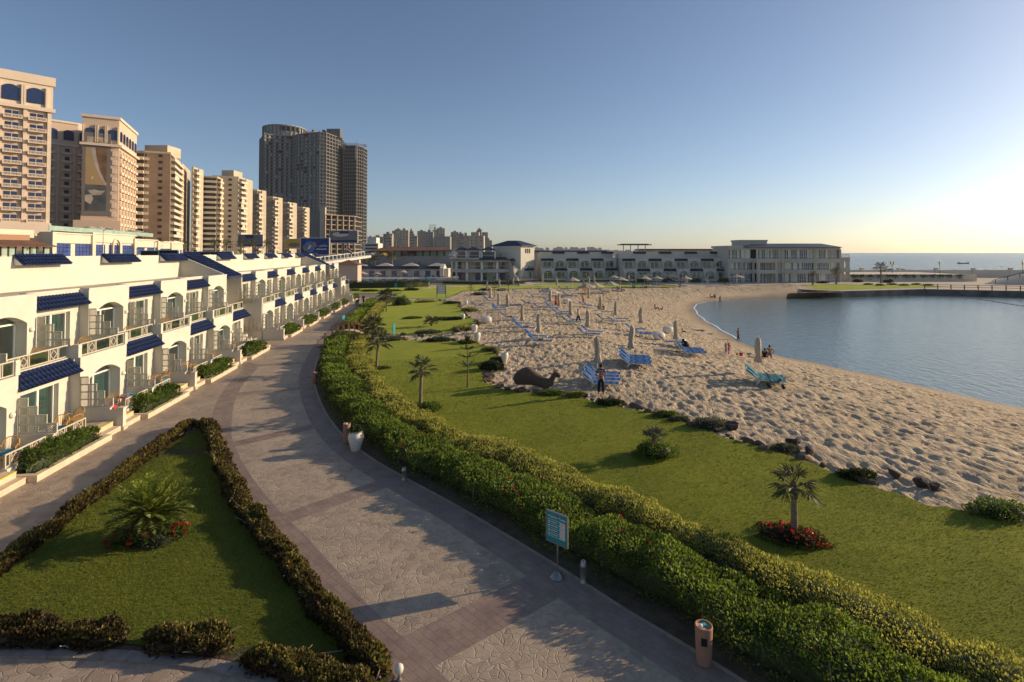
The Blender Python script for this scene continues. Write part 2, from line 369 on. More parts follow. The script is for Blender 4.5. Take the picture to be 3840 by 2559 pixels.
def stampmat(name, col, dark, scale, bump, rough=.6):
    """stamped concrete: irregular flags with worn, darker joints"""
    m, t, b = _new(name); tc = N(t, 'ShaderNodeTexCoord')
    wn = N(t, 'ShaderNodeTexNoise'); wn.inputs['Scale'].default_value = 1.6; wn.inputs['Detail'].default_value = 3; t.links.new(tc.outputs['Object'], wn.inputs[0])
    wm = N(t, 'ShaderNodeVectorMath', operation='MULTIPLY_ADD'); wm.inputs[1].default_value = (.5, .5, 0); t.links.new(wn.outputs['Color'], wm.inputs[0]); t.links.new(tc.outputs['Object'], wm.inputs[2])
    vo = N(t, 'ShaderNodeTexVoronoi', feature='DISTANCE_TO_EDGE'); vo.inputs['Scale'].default_value = scale; t.links.new(wm.outputs[0], vo.inputs['Vector'])
    v2 = N(t, 'ShaderNodeTexVoronoi', feature='F1'); v2.inputs['Scale'].default_value = scale; t.links.new(wm.outputs[0], v2.inputs['Vector'])
    ed = N(t, 'ShaderNodeMapRange'); ed.inputs['From Max'].default_value = .07; ed.interpolation_type = 'SMOOTHSTEP'; t.links.new(vo.outputs['Distance'], ed.inputs[0])
    nz = N(t, 'ShaderNodeTexNoise'); nz.inputs['Scale'].default_value = .55; nz.inputs['Detail'].default_value = 9; nz.inputs['Roughness'].default_value = .7; t.links.new(tc.outputs['Object'], nz.inputs[0])
    rp = N(t, 'ShaderNodeValToRGB'); c = np.array(col)
    e = rp.color_ramp.elements; e[0].position = .3; e[0].color = (*dark, 1); e[1].position = .68; e[1].color = (*np.clip(c * 1.12, 0, 1), 1)
    k = rp.color_ramp.elements.new(.5); k.color = (*(c * .92), 1)
    t.links.new(nz.outputs[0], rp.inputs[0])
    mx = N(t, 'ShaderNodeMix', data_type='RGBA', blend_type='MULTIPLY'); mx.inputs['Factor'].default_value = .35
    t.links.new(rp.outputs[0], mx.inputs['A']); t.links.new(v2.outputs['Color'], mx.inputs['B'])
    hs = N(t, 'ShaderNodeHueSaturation'); hs.inputs['Saturation'].default_value = .0; t.links.new(v2.outputs['Color'], hs.inputs['Color']); t.links.new(hs.outputs[0], mx.inputs['B'])
    m2 = N(t, 'ShaderNodeMix', data_type='RGBA'); t.links.new(ed.outputs[0], m2.inputs['Factor']); m2.inputs['A'].default_value = (*(np.array(dark) * .75), 1); t.links.new(mx.outputs['Result'], m2.inputs['B'])
    m3 = N(t, 'ShaderNodeMix', data_type='RGBA'); m3.inputs['Factor'].default_value = .2; t.links.new(mx.outputs['Result'], m3.inputs['A']); t.links.new(m2.outputs['Result'], m3.inputs['B'])
    t.links.new(m3.outputs['Result'], b.inputs['Base Color'])
    b.inputs['Roughness'].default_value = rough; b.inputs['Specular IOR Level'].default_value = .35
    n2 = N(t, 'ShaderNodeTexNoise'); n2.inputs['Scale'].default_value = 5; n2.inputs['Detail'].default_value = 8; n2.inputs['Roughness'].default_value = .65; t.links.new(tc.outputs['Object'], n2.inputs[0])
    ad = N(t, 'ShaderNodeMath', operation='MULTIPLY_ADD'); ad.inputs[1].default_value = .8; t.links.new(ed.outputs[0], ad.inputs[0]); t.links.new(n2.outputs[0], ad.inputs[2])
    bp = N(t, 'ShaderNodeBump'); bp.inputs['Distance'].default_value = bump; t.links.new(ad.outputs[0], bp.inputs['Height']); t.links.new(bp.outputs[0], b.inputs['Normal'])
    return m
def grassmat(name, c1, c2, c3):
    m, t, b = _new(name); tc = N(t, 'ShaderNodeTexCoord')
    n1 = N(t, 'ShaderNodeTexNoise'); n1.inputs['Scale'].default_value = .35; n1.inputs['Detail'].default_value = 5; n1.inputs['Roughness'].default_value = .6; t.links.new(tc.outputs['Object'], n1.inputs[0])
    n2 = N(t, 'ShaderNodeTexNoise'); n2.inputs['Scale'].default_value = 18; n2.inputs['Detail'].default_value = 4; n2.inputs['Roughness'].default_value = .8; t.links.new(tc.outputs['Object'], n2.inputs[0])
    rp = N(t, 'ShaderNodeValToRGB'); e = rp.color_ramp.elements; e[0].position = .3; e[0].color = (*c1, 1); e[1].position = .72; e[1].color = (*c3, 1); e.new(.5).color = (*c2, 1)
    t.links.new(n1.outputs[0], rp.inputs[0])
    r2 = N(t, 'ShaderNodeValToRGB'); e = r2.color_ramp.elements; e[0].position = .3; e[0].color = (.45, .45, .45, 1); e[1].position = .7; e[1].color = (1.3, 1.3, 1.15, 1); t.links.new(n2.outputs[0], r2.inputs[0])
    mx = N(t, 'ShaderNodeMix', data_type='RGBA', blend_type='MULTIPLY'); mx.inputs['Factor'].default_value = 1; t.links.new(rp.outputs[0], mx.inputs['A']); t.links.new(r2.outputs[0], mx.inputs['B'])
    t.links.new(mx.outputs['Result'], b.inputs['Base Color'])
    b.inputs['Roughness'].default_value = .9; b.inputs['Specular IOR Level'].default_value = .12
    b.inputs['Sheen Weight'].default_value = .25; b.inputs['Sheen Tint'].default_value = (.6, .75, .15, 1)
    n3 = N(t, 'ShaderNodeTexNoise'); n3.inputs['Scale'].default_value = 26; n3.inputs['Detail'].default_value = 3; n3.inputs['Roughness'].default_value = .8; t.links.new(tc.outputs['Object'], n3.inputs[0])
    bp = N(t, 'ShaderNodeBump'); bp.inputs['Distance'].default_value = .03; bp.inputs['Strength'].default_value = .8; t.links.new(n3.outputs[0], bp.inputs['Height']); t.links.new(bp.outputs[0], b.inputs['Normal'])
    return m
stampmat('stamped', (0.45, 0.36, 0.265), (0.34, 0.27, 0.205), 5.0, .009)
stampmat('stamped_villa', (0.42, 0.33, 0.25), (0.30, 0.225, 0.175), 4.0, .008)
bandmat('cobble', (0.30, 0.235, 0.195), (0.265, 0.205, 0.175), (.215, .165, .14), .42, .21)
grassmat('lawn', (0.13, 0.148, 0.016), (0.18, 0.192, 0.018), (0.235, 0.225, 0.024))
grassmat('lawn_bed', (0.065, 0.082, 0.014), (0.090, 0.108, 0.016), (0.120, 0.130, 0.020))
mat('kerb_stone', (0.25, 0.215, 0.19), .8, .2, 4, .01, 18)
mat('quay_wall', (0.17, 0.155, 0.14), .85, .25, .4, .02, 3, stain=(.05, .05, .045), sscale=.3, samt=.8)
mat('quay_top', (0.52, 0.44, 0.34), .85, .1, .6)
mat('asphalt', (0.06, 0.06, 0.06), .9, .2, .5)
mat('land', (0.22, 0.20, 0.17), .95, .2, .02)
mat('foam', (0.8, 0.8, 0.78), .6, .05, 6)

# sand
m, t, b = _new('sand'); tc = N(t, 'ShaderNodeTexCoord')
n1 = N(t, 'ShaderNodeTexNoise'); n1.inputs['Scale'].default_value = .25; n1.inputs['Detail'].default_value = 6; t.links.new(tc.outputs['Object'], n1.inputs[0])
rp = N(t, 'ShaderNodeValToRGB'); e = rp.color_ramp.elements; e[0].position = .3; e[0].color = (.50, .395, .265, 1); e[1].position = .7; e[1].color = (.60, .48, .33, 1); t.links.new(n1.outputs[0], rp.inputs[0])
wet = N(t, 'ShaderNodeAttribute', attribute_name='tint')
mx = N(t, 'ShaderNodeMix', data_type='RGBA'); t.links.new(wet.outputs['Fac'], mx.inputs['Factor']); t.links.new(rp.outputs[0], mx.inputs['A']); mx.inputs['B'].default_value = (.30, .205, .11, 1)
t.links.new(mx.outputs['Result'], b.inputs['Base Color'])
mr = N(t, 'ShaderNodeMapRange'); mr.inputs['To Min'].default_value = .95; mr.inputs['To Max'].default_value = .42; t.links.new(wet.outputs['Fac'], mr.inputs[0]); t.links.new(mr.outputs[0], b.inputs['Roughness'])
b.inputs['Specular IOR Level'].default_value = .25
n2 = N(t, 'ShaderNodeTexNoise'); n2.inputs['Scale'].default_value = 6.5; n2.inputs['Detail'].default_value = 5; n2.inputs['Roughness'].default_value = .6; mpz = N(t, 'ShaderNodeMapping'); mpz.inputs['Scale'].default_value = (1.0, .42, 1); t.links.new(tc.outputs['Object'], mpz.inputs[0]); t.links.new(mpz.outputs[0], n2.inputs[0])
iv = N(t, 'ShaderNodeMapRange'); iv.inputs['To Min'].default_value = .2; iv.inputs['To Max'].default_value = 0.0; t.links.new(wet.outputs['Fac'], iv.inputs[0])
bp = N(t, 'ShaderNodeBump'); bp.inputs['Strength'].default_value = 1; t.links.new(iv.outputs[0], bp.inputs['Distance']); t.links.new(n2.outputs[0], bp.inputs['Height']); t.links.new(bp.outputs[0], b.inputs['Normal'])

# water
def watermat(name, col, scale, dist, rough, detail=5):
    m, t, b = _new(name); tc = N(t, 'ShaderNodeTexCoord')
    b.inputs['Base Color'].default_value = (*col, 1); b.inputs['Roughness'].default_value = rough; b.inputs['IOR'].default_value = 1.33; b.inputs['Specular IOR Level'].default_value = .5
    mp = N(t, 'ShaderNodeMapping'); mp.inputs['Rotation'].default_value = (0, 0, R(-20)); mp.inputs['Scale'].default_value = (1.0, .45, 1); t.links.new(tc.outputs['Object'], mp.inputs[0])
    n = N(t, 'ShaderNodeTexNoise'); n.inputs['Scale'].default_value = scale; n.inputs['Detail'].default_value = detail; n.inputs['Roughness'].default_value = .55; t.links.new(mp.outputs[0], n.inputs[0])
    bp = N(t, 'ShaderNodeBump'); bp.inputs['Distance'].default_value = dist; t.links.new(n.outputs[0], bp.inputs['Height']); t.links.new(bp.outputs[0], b.inputs['Normal'])
watermat('cove_water', (0.15, 0.22, 0.23), 1.7, .12, .12, 6)
watermat('sea_water', (0.025, 0.075, 0.105), .12, 4.5, .2, 8)
watermat('pool_water', (0.03, 0.20, 0.34), 1.5, .03, .06)

# --- land under everything on the town side, and the sea to the horizon
mb = MB()
LANDP = [(-6000, -80), (-17, -80), (-17, 96), (-24, 112), (-8, 116), (25, 128), (62, 131), (62, 200), (45, 235), (20, 330), (-60, 900), (700, 2600), (900, 6000), (-6000, 6000)]
mb.add([(x, y, -.06) for x, y in LANDP], [tuple(range(len(LANDP)))])
struct(mb.build('ground', 'land'))
mb = MB(); mb.add([(-3000, 131, -1.35), (20000, 131, -1.35), (20000, 24000, -1.35), (-3000, 24000, -1.35)], [(0, 1, 2, 3)])
struct(mb.build('sea', 'sea_water'))
cove = np.array([(400, -60), (400, 131), (52, 131), (10, 125), (4, 60), (20, 18), (30, -60)])
struct(obj('cove_water', fillpoly(cove, 30, lambda x, y: x * 0 + WZ, 'cove_water', 'cove_water', jitter=False)))

# --- promenade
LNpx = [(1180, 1720), (1030, 1568), (958, 1498), (847, 1395), (760, 1300), (694, 1227), (636, 1171), (574, 1093), (541, 1035), (530, 998), (532, 955), (539, 919), (560, 880), (592, 840)]
LN = [(p.x, p.y) for p in zd(LNpx)]
pr_far = PATH_R[PATH_R[:, 1] > 44]; far_l = offset(pr_far, -6.3)
LEFT_IN = smooth_poly(LN + [tuple(p) for p in far_l[1::3]], 3)      # inner edge of the left cobble border
PAVE = np.vstack([PATH_R, [(-9, 113), (-24, 110), (-40, 104), (-40, -70), (25, -70), (25, -5)]])
promenade = struct(obj('promenade', fillpoly(PAVE, 6, lambda x, y: x * 0, 'promenade', 'stamped')))
def strip(a, b, z, name, m, parent):
    n = min(len(a), len(b)); V = [(p[0], p[1], z) for p in a[:n]] + [(p[0], p[1], z) for p in b[:n]]
    mb = MB(); mb.add(V, [(i, n + i, n + i + 1, i + 1) for i in range(n - 1)]); o = mb.build(name, m, parent)
    return o
strip(offset(PATH_R, -1.05), offset(PATH_R, -.12), .004, 'cobble_border', 'cobble', promenade)
strip(offset(LEFT_IN, -.95), LEFT_IN, .004, 'cobble_border', 'cobble', promenade)
# narrow tooled joint along the inner border line
strip(LEFT_IN, offset(LEFT_IN, .035), .005, 'tooled_joint', 'kerb_stone', promenade)
PRI = offset(PATH_R, -1.05); sarc = np.concatenate([[0], np.cumsum(np.hypot(*np.diff(PRI, axis=0).T))])
larc = np.concatenate([[0], np.cumsum(np.hypot(*np.diff(LEFT_IN, axis=0).T))])
def at_arc(poly, arc, s): return np.array([np.interp(s, arc, poly[:, 0]), np.interp(s, arc, poly[:, 1])])
def near_arc(poly, arc, p): return arc[np.argmin(np.hypot(poly[:, 0] - p[0], poly[:, 1] - p[1]))]
prA, prB = Z(1265 * D, 1352 * D), Z(888 * D, 1109 * D)
plA, plB = Z(985 * D, 1500 * D), Z(636 * D, 1176 * D)
sA, sB = near_arc(PRI, sarc, prA), near_arc(PRI, sarc, prB)
for k in range(-1, 9):
    s = sA + (sB - sA) * k; w = 1.25 if k == 0 else .8
    if s < 0 or s > sarc[-1] - 2: continue
    p, q = at_arc(PRI, sarc, s - w / 2), at_arc(PRI, sarc, s + w / 2)
    lp = near_arc(LEFT_IN, larc, p + 0); i = np.argmin(np.hypot(LEFT_IN[:, 0] - p[0], LEFT_IN[:, 1] - p[1]))
    s2 = larc[i] if k else near_arc(LEFT_IN, larc, plA)
    a, b2 = at_arc(LEFT_IN, larc, s2 - w / 2), at_arc(LEFT_IN, larc, s2 + w / 2)
    mb = MB(); mb.add([(p[0], p[1], .0045), (q[0], q[1], .0045), (b2[0], b2[1], .0045), (a[0], a[1], .0045)], [(0, 1, 2, 3)])
    mb.build('cross_band', 'cobble', promenade)

# paving in front of the villas, warmer and finer, up to the left border
vp = [(p[0], p[1]) for p in offset(LEFT_IN, -.95)]
vil = np.vstack([vp[4:], [(-38, 104), (-38, 10), (-9, 10)]])
struct(obj('villa_walk', fillpoly(vil, 8, lambda x, y: x * 0 + .003, 'villa_walk', 'stamped_villa')))

# --- triangular bed lawn on the near left
TRI = [(p.x, p.y) for p in zd([(-260, 1500), (0, 1318), (120, 1222), (240, 1128), (350, 1050), (440, 990), (480, 985), (492, 1010), (515, 1060), (560, 1140), (640, 1250), (710, 1335), (790, 1430), (860, 1505), (905, 1560), (880, 1590), (780, 1560), (650, 1540), (520, 1512), (300, 1490), (0, 1482), (-260, 1490)])]
struct(obj('bed_soil', fillpoly(offset(np.array(TRI), -.05), 2, lambda x, y: x * 0 + .012, 'bed_soil', 'soil')))
def hb(x, y): return .03 + .02 * fbm(x * .5, y * .5, 2, 3)
BEDL = np.array([(x * .985 - .15, y * .985 + .27) for x, y in TRI])
struct(obj('bed_lawn', fillpoly(BEDL, .5, hb, 'bed_lawn', 'lawn_bed')))
KB = smooth_poly([(p.x, p.y) for p in zd([(-200, 1495), (0, 1497), (150, 1500), (300, 1505), (420, 1517), (520, 1532), (620, 1560), (700, 1590)])], 6)
ka = np.concatenate([[0], np.cumsum(np.hypot(*np.diff(KB, axis=0).T))]); s = .2; k = 0
while s + .6 < ka[-1]:
    a = at_arc(KB, ka, s + .012); b2 = at_arc(KB, ka, s + .6); d = (b2 - a) / np.linalg.norm(b2 - a); nrm = np.array([d[1], -d[0]])
    mb = MB(); mb.prism([a, b2, b2 + nrm * .2, a + nrm * .2], .0, .045 + .01 * (k % 3))
    mb.build('kerb_stone', 'kerb_stone', promenade); s += .612; k += 1

# --- lawns on the seaward side
pr_ = PATH_R[PATH_R[:, 1] < 103]
V_ = np.vstack([offset(pr_, -.01), offset(pr_, 1.7), offset(pr_, 3.9)]); n_ = len(pr_)
zz_ = np.concatenate([np.full(n_, .007), hfun(V_[n_:2 * n_, 0], V_[n_:2 * n_, 1]) * .5 + .05, hfun(V_[2 * n_:, 0], V_[2 * n_:, 1]) + .02])
mb = MB(); mb.add(np.column_stack([V_, zz_]).tolist(), [(i + r * n_, i + 1 + r * n_, i + 1 + (r + 1) * n_, i + (r + 1) * n_) for r in range(2) for i in range(n_ - 1)][::1]); struct(mb.build('hedge_soil', 'soil'))
PO = offset(PATH_R, 3.0)
def hedge_side(y0, y1, rev=True):
    q = PO[(PO[:, 1] > y0) & (PO[:, 1] < y1)]
    return q[::-1] if rev else q
HL = lambda x, y: hfun(x, y) + .05 + .05 * fbm(x * .22, y * .22, 2, 11)
L1 = gd([(3600, 1660), (2900, 1400), (2353, 1212), (2144, 1163), (2004, 1121), (1875, 1071), (1777, 1042), (1654, 1005), (1540, 965), (1430, 939), (1330, 916), (1240, 908), (1170, 899), (1122, 884), (1108, 862), (1130, 838), (1141, 816), (1122, 798), (1070, 788), (1000, 786), (930, 784), (880, 785), (845, 787)])
le_ = smooth_poly([(p.x, p.y) for p in L1], 14); le_ = le_ + np.column_stack([fbm(le_[:, 0] * 1.7, le_[:, 1] * 1.7, 3, 61), fbm(le_[:, 0] * 1.7, le_[:, 1] * 1.7, 3, 66)]) * .16
LAWN1 = np.vstack([le_, hedge_side(-3, L1[-1].y - 1)])
dn = lambda y: 1 + max(0, y - 25) * .025
struct(obj('lawn', fillpoly(LAWN1, .45, HL, 'lawn', 'lawn', dens=dn)))
L2 = gd([(843, 765), (900, 769), (970, 771), (1035, 766), (1085, 752), (1100, 742), (1072, 728), (1062, 712), (1048, 697), (990, 690.5), (915, 691), (890, 700)])
LAWN2 = np.vstack([smooth_poly([(p.x, p.y) for p in L2], 4), hedge_side(L2[0].y + 1, L2[-1].y - 1)])
struct(obj('lawn', fillpoly(LAWN2, .8, HL, 'lawn', 'lawn', dens=dn)))
L3 = gd([(905, 684), (960, 687), (1020, 688), (1045, 678), (1062, 670), (1130, 666), (1230, 663), (1400, 662), (1560, 660), (1560, 657), (1400, 656.5), (1230, 657), (1040, 661), (960, 668), (915, 676)])
LAWN3 = np.array([(p.x, p.y) for p in L3])
struct(obj('lawn', fillpoly(LAWN3, 1.5, HL, 'lawn', 'lawn')))

# --- beach: one net whose relief holds the trampled sand
ys = [6.0]
while ys[-1] < 150: ys.append(ys[-1] + (.13 if ys[-1] < 42 else .13 + (ys[-1] - 42) * .009))
xs = np.arange(-22, 74, .12); gx, gy = np.meshgrid(xs, np.array(ys)); P = np.column_stack([gx.ravel(), gy.ravel()])
k0 = (P[:, 0] < P[:, 1] * .99 + 12) & (P[:, 1] < 145) & (P[:, 0] > 14 - P[:, 1] * .9)
Q = P[k0]
def full(v, d): r_ = np.full(len(P), d, dtype=v.dtype); r_[k0] = v; return r_
dsh = full(pdist(Q, SHORE), 99.0); wtr = full(inside(Q, WATERPOLY), False)
dpr = full(pdist(Q, PATH_R), 99.0); left = full(inside(Q, np.vstack([PATH_R, [(-200, 120), (-200, -50), (30, -50)]])), False)
keep = k0 & ~(left) & ~(wtr & (dsh > 4)) & ((dpr > 2.0) | (P[:, 1] > 100))
z = full(hfun(Q[:, 0], Q[:, 1]), 0.0)
inl = full(inside(Q, LAWN1) | inside(Q, LAWN2) | inside(Q, LAWN3), False)
sgn = np.where(wtr, -dsh, dsh)
fade = np.clip((sgn - 1.6) / 2.2, 0, 1)
wx = P[:, 0] + .25 * vnoise(P[:, 0] * 1.1, P[:, 1] * 1.1, 5); wy = P[:, 1] + .25 * vnoise(P[:, 0] * 1.3, P[:, 1] * 1.3, 9)
lum = -np.abs(fbm(wx * 4.2, wy * 1.5 + wx * .5, 2, 21)) * .125 + fbm(wx * .5, wy * .5, 2, 31) * .03 + vnoise(wx * 4.2, wy * 2.0, 41) * .03
z = z + lum * fade + .03 * vnoise(P[:, 0] * .4, P[:, 1] * .4, 8) * (1 - fade)
z = np.where(inl, z - .35, z)
idx = np.full(len(P), -1); idx[keep] = np.arange(keep.sum()); nx = len(xs); ny = len(ys)
q = np.arange(len(P)).reshape(ny, nx); quads = np.stack([q[:-1, :-1], q[:-1, 1:], q[1:, 1:], q[1:, :-1]], -1).reshape(-1, 4)
quads = quads[keep[quads].all(1) & ~(inl[quads].all(1))]
used = np.unique(quads); idx = np.full(len(P), -1); idx[used] = np.arange(len(used))
wetv = np.clip(1 - (sgn + .45 * vnoise(P[:, 0] * .3, P[:, 1] * .3, 3)) / 2.6, 0, 1) ** 1.2
struct(obj('beach_sand', npmesh('beach_sand', np.column_stack([P, z])[used], idx[quads], 'sand', wetv[used], True)))
# foam along the far curve of the shore
sh2 = SHORE[(SHORE[:, 1] > 62) & (SHORE[:, 1] < 122)]
jit = np.array([.35 * math.sin(i * 1.7) + .2 * math.sin(i * .6) for i in range(len(sh2))])
a = offset(sh2, 0) ; nrm = offset(sh2, 1.0) - sh2
sg = 1 if inside((sh2 + nrm * 2)[len(sh2) // 2:len(sh2) // 2 + 1], WATERPOLY)[0] else -1
fa = sh2 + nrm * sg * (.25 + jit[:, None] * .35); fb = sh2 + nrm * sg * (.5 + jit[:, None] * .4)
o = strip(fa, fb, WZ + .012, 'foam', 'foam', None); o['kind'] = 'stuff'; o['label'] = 'thin white foam line along the curved waterline'
# ------------------------------------------------------------------ terraced beach villas
m, t, b = _new('window_glass')
lw = N(t, 'ShaderNodeLayerWeight'); lw.inputs['Blend'].default_value = .35
gl = N(t, 'ShaderNodeBsdfGlossy'); gl.inputs['Roughness'].default_value = .03; gl.inputs['Color'].default_value = (.8, .85, .85, 1)
tr = N(t, 'ShaderNodeBsdfTransparent'); tr.inputs[0].default_value = (.62, .72, .72, 1)
mr = N(t, 'ShaderNodeMapRange'); mr.inputs['To Min'].default_value = .12; mr.inputs['To Max'].default_value = .75; t.links.new(lw.outputs['Facing'], mr.inputs[0])
ms = N(t, 'ShaderNodeMixShader'); t.links.new(mr.outputs[0], ms.inputs[0]); t.links.new(tr.outputs[0], ms.inputs[1]); t.links.new(gl.outputs[0], ms.inputs[2]); t.links.new(ms.outputs[0], t.nodes['Material Output'].inputs[0])
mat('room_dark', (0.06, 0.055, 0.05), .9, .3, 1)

VTH = math.atan2(.1338, .991); VORG = (-18.6, 21.0, 0.0)
def vloc(s, t, z=0.0):
    c, si = math.cos(VTH), math.sin(VTH)
    return Vector((VORG[0] + c * t - si * s, VORG[1] + si * t + c * s, z))
def wall_open(mb, tf, th, s0, s1, z0, z1, o0, o1, oz0, oz1, rise, n=10):
    """wall along s with one opening o0..o1, segmental arch of given rise"""
    tb = tf - th
    mb.box(tb, tf, s0, o0, z0, z1); mb.box(tb, tf, o1, s1, z0, z1)
    if oz0 > z0 + .01: mb.box(tb, tf, o0, o1, z0, oz0)
    pts = []
    for i in range(n + 1):
        u = i / n; x = o0 + (o1 - o0) * u; pts.append((x, oz1 + rise * (1 - (2 * u - 1) ** 2)))
    if rise < .01: pts = [(o0, oz1), (o1, oz1)]
    for (a, za), (b_, zb) in zip(pts[:-1], pts[1:]):
        mb.add([(tf, a, za), (tf, b_, zb), (tf, b_, z1), (tf, a, z1), (tb, a, za), (tb, b_, zb), (tb, b_, z1), (tb, a, z1)],
               [(0, 1, 2, 3), (7, 6, 5, 4), (4, 5, 1, 0), (3, 2, 6, 7)])
CELL = .375
def cellmesh(flip, n=4):
    mb = MB(); w = .03
    fr = .028
    mb.box(0, CELL, -.02, .02, 0, fr); mb.box(0, CELL, -.02, .02, CELL - fr, CELL); mb.box(0, fr, -.021, .021, fr, CELL - fr); mb.box(CELL - fr, CELL, -.021, .021, fr, CELL - fr)
    for i in range(-n + 1, n):
        d = i / n * CELL * .98
        x0, z0, x1, z1 = (max(0, d), max(0, -d), min(CELL, CELL + d), min(CELL, CELL - d))
        if x1 - x0 < .05: continue
        if flip: x0, x1 = CELL - x0, CELL - x1
        mb.bar((x0, 0, z0), (x1, 0, z1), .02, .032)
    return mb
CM = [cellmesh(0).mesh('lattice_panel', 'screen_cream'), cellmesh(1).mesh('lattice_panel', 'screen_cream')]
def frame_only(mb):
    f = .03
    for c in range(4):
        h = (4 - c) * CELL
        mb.box(c * CELL + (.0 if c == 0 else .0), c * CELL + f, -.032, .032, 0, h + f)
        mb.box(c * CELL + f, (c + 1) * CELL, -.031, .031, h, h + f)
    mb.box(4 * CELL, 4 * CELL + f, -.032, .032, 0, CELL + f); mb.box(f, 4 * CELL, -.031, .031, -.03, 0)
    return mb
SCREEN_FRAME = frame_only(MB()).mesh('screen_frame', 'screen_cream')
def screen_far():
    mb = frame_only(MB())
    for c in range(4):
        for r in range(4 - c):
            k = cellmesh((c + r) % 2, 2); mb.add([(x + c * CELL, y, z + r * CELL) for x, y, z in k.v], k.f)
    return mb
SCREEN_FAR = screen_far().mesh('privacy_screen', 'screen_cream')
def put_screen(root, t0, s, z, near):
    if near:
        o = obj('privacy_screen', SCREEN_FRAME, root, (t0, s, z))
        for c in range(4):
            for r in range(4 - c): obj('lattice_panel', CM[(c + r) % 2], o, (c * CELL, 0, r * CELL))
    else: obj('privacy_screen', SCREEN_FAR, root, (t0, s, z))
# barrel tile
def tile_mb(L, r=.115, n=6, x=0, y=0, z=0):
    vs = []; fs = []
    for i, (d, rr, dz) in enumerate(((0, r * .9, 0), (L, r, .018))):
        for k in range(n + 1):
            q = math.pi * k / n; vs.append((x + d, y + rr * math.cos(q), z + rr * 1.05 * math.sin(q) + dz))
    m_ = n + 1
    for k in range(n): fs.append((k, m_ + k, m_ + k + 1, k + 1))
    fs.append(tuple(range(m_, 2 * m_))); fs.append((0, n, 2 * m_ - 1, m_))
    return vs, fs
AW_SL = .85; ROW = .30; PITCHT = .265
vs_, fs_ = tile_mb(ROW + .03); _t = MB(); _t.add(vs_, fs_); TILE = _t.mesh('roof_tile', 'blue_tile', True)
def awning(root, th, zh, tl, zl, s0, s1, near):
    """tiled awning from (th,zh) high at the wall to (tl,zl) low at its lip"""
    L = math.hypot(tl - th, zh - zl); ang = math.atan2(zh - zl, tl - th); rows = max(2, round(L / ROW)); rl = L / rows
    mb = MB()
    e = Vector((math.cos(ang), 0, -math.sin(ang))); nn = Vector((math.sin(ang), 0, math.cos(ang)))
    p = Vector((th, 0, zh)); q = Vector((tl, 0, zl)); d = nn * -.06
    prof = [(p.x, p.z), (q.x, q.z), ((q + d).x, (q + d).z), ((p + d).x, (p + d).z)]
    mb.extr(prof, 'y', s0, s1)
    o = mb.build('awning', 'blue_tile', root)
    n = int((s1 - s0) / PITCHT); off = (s1 - s0 - (n - 1) * PITCHT) / 2
    if near:
        for r in range(rows):
            for k in range(n):
                c = p + e * (rl * r) + nn * (.012 + .0)
                x = obj('roof_tile', TILE, o, (c.x, s0 + off + k * PITCHT, c.z)); x.rotation_euler = (0, ang, 0); x.scale = (rl / ROW, 1, 1)
    else:
        f = MB()
        for r in range(rows):
            for k in range(n):
                v, fa = tile_mb(rl + .03, n=4); c = p + e * (rl * r)
                f.add([tuple(Vector((c.x, s0 + off + k * PITCHT + y, c.z)) + e * x + nn * (z + .012)) for x, y, z in v], fa)
        x = f.build('tile_field', 'blue_tile', o, True); x['kind'] = 'stuff'
def door(root, t, s0, s1, z0, z1, near, arch=0.0, open_=.5, seed=0):
    r = random.Random(seed); mb = MB(); f = .08
    mb.box(t - .09, t, s0, s0 + f, z0, z1); mb.box(t - .09, t, s1 - f, s1, z0, z1); mb.box(t - .092, t + .002, s0 + f, s1 - f, z1 - f, z1)
    mb.box(t - .088, t - .002, s0 + f, s1 - f, z0, z0 + .06); mid = s0 + (s1 - s0) * open_
    mb.box(t - .093, t + .012, mid - .06, mid + .06, z0 + .06, z1 - f)
    o = mb.build('sliding_door', 'trim_white', root)
    for a, b_ in ((s0 + f, mid - .06), (mid + .06, s1 - f)):
        g = MB(); g.box(t - .055, t - .045, a, b_, z0 + .06, z1 - f); g.build('pane', 'window_glass', o)
    # curtain drawn behind part of the door
    cs0, cs1 = (s0 + .1, s1 - .1) if r.random() < .45 else ((mid, s1 - .1) if r.random() < .6 else (s0 + .1, mid + .2))
    g = MB(); n = max(6, int((cs1 - cs0) / .07)); vs = []
    for i in range(n + 1):
        y = cs0 + (cs1 - cs0) * i / n; x = t - .24 + .045 * math.sin(i * 2.1) + .02 * math.sin(i * .9)
        vs += [(x, y, z0 + .05), (x, y, z1 - .1)]
    g.add(vs, [(2 * i, 2 * i + 2, 2 * i + 3, 2 * i + 1) for i in range(n)]); g.build('curtain', 'curtain_teal' if r.random() < .75 else 'curtain_pale', o, True)
    if arch > 0:
        g = MB(); n = 10; P = [(s0 + (s1 - s0) * i / n, z1 + arch * (1 - (2 * i / n - 1) ** 2) * .98) for i in range(n + 1)]
        P = [(s0, z1 + .005)] + P[1:-1] + [(s1, z1 + .005)]
        g.extr([(y, z) for y, z in P], 'x', t - .05, t - .03); g.build('fanlight', 'window_glass', o)
    g = MB(); g.box(t - 1.6, t - 1.5, s0 - .1, s1 + .1, z0, z1 + arch); g.build('room_back', 'room_dark', o)
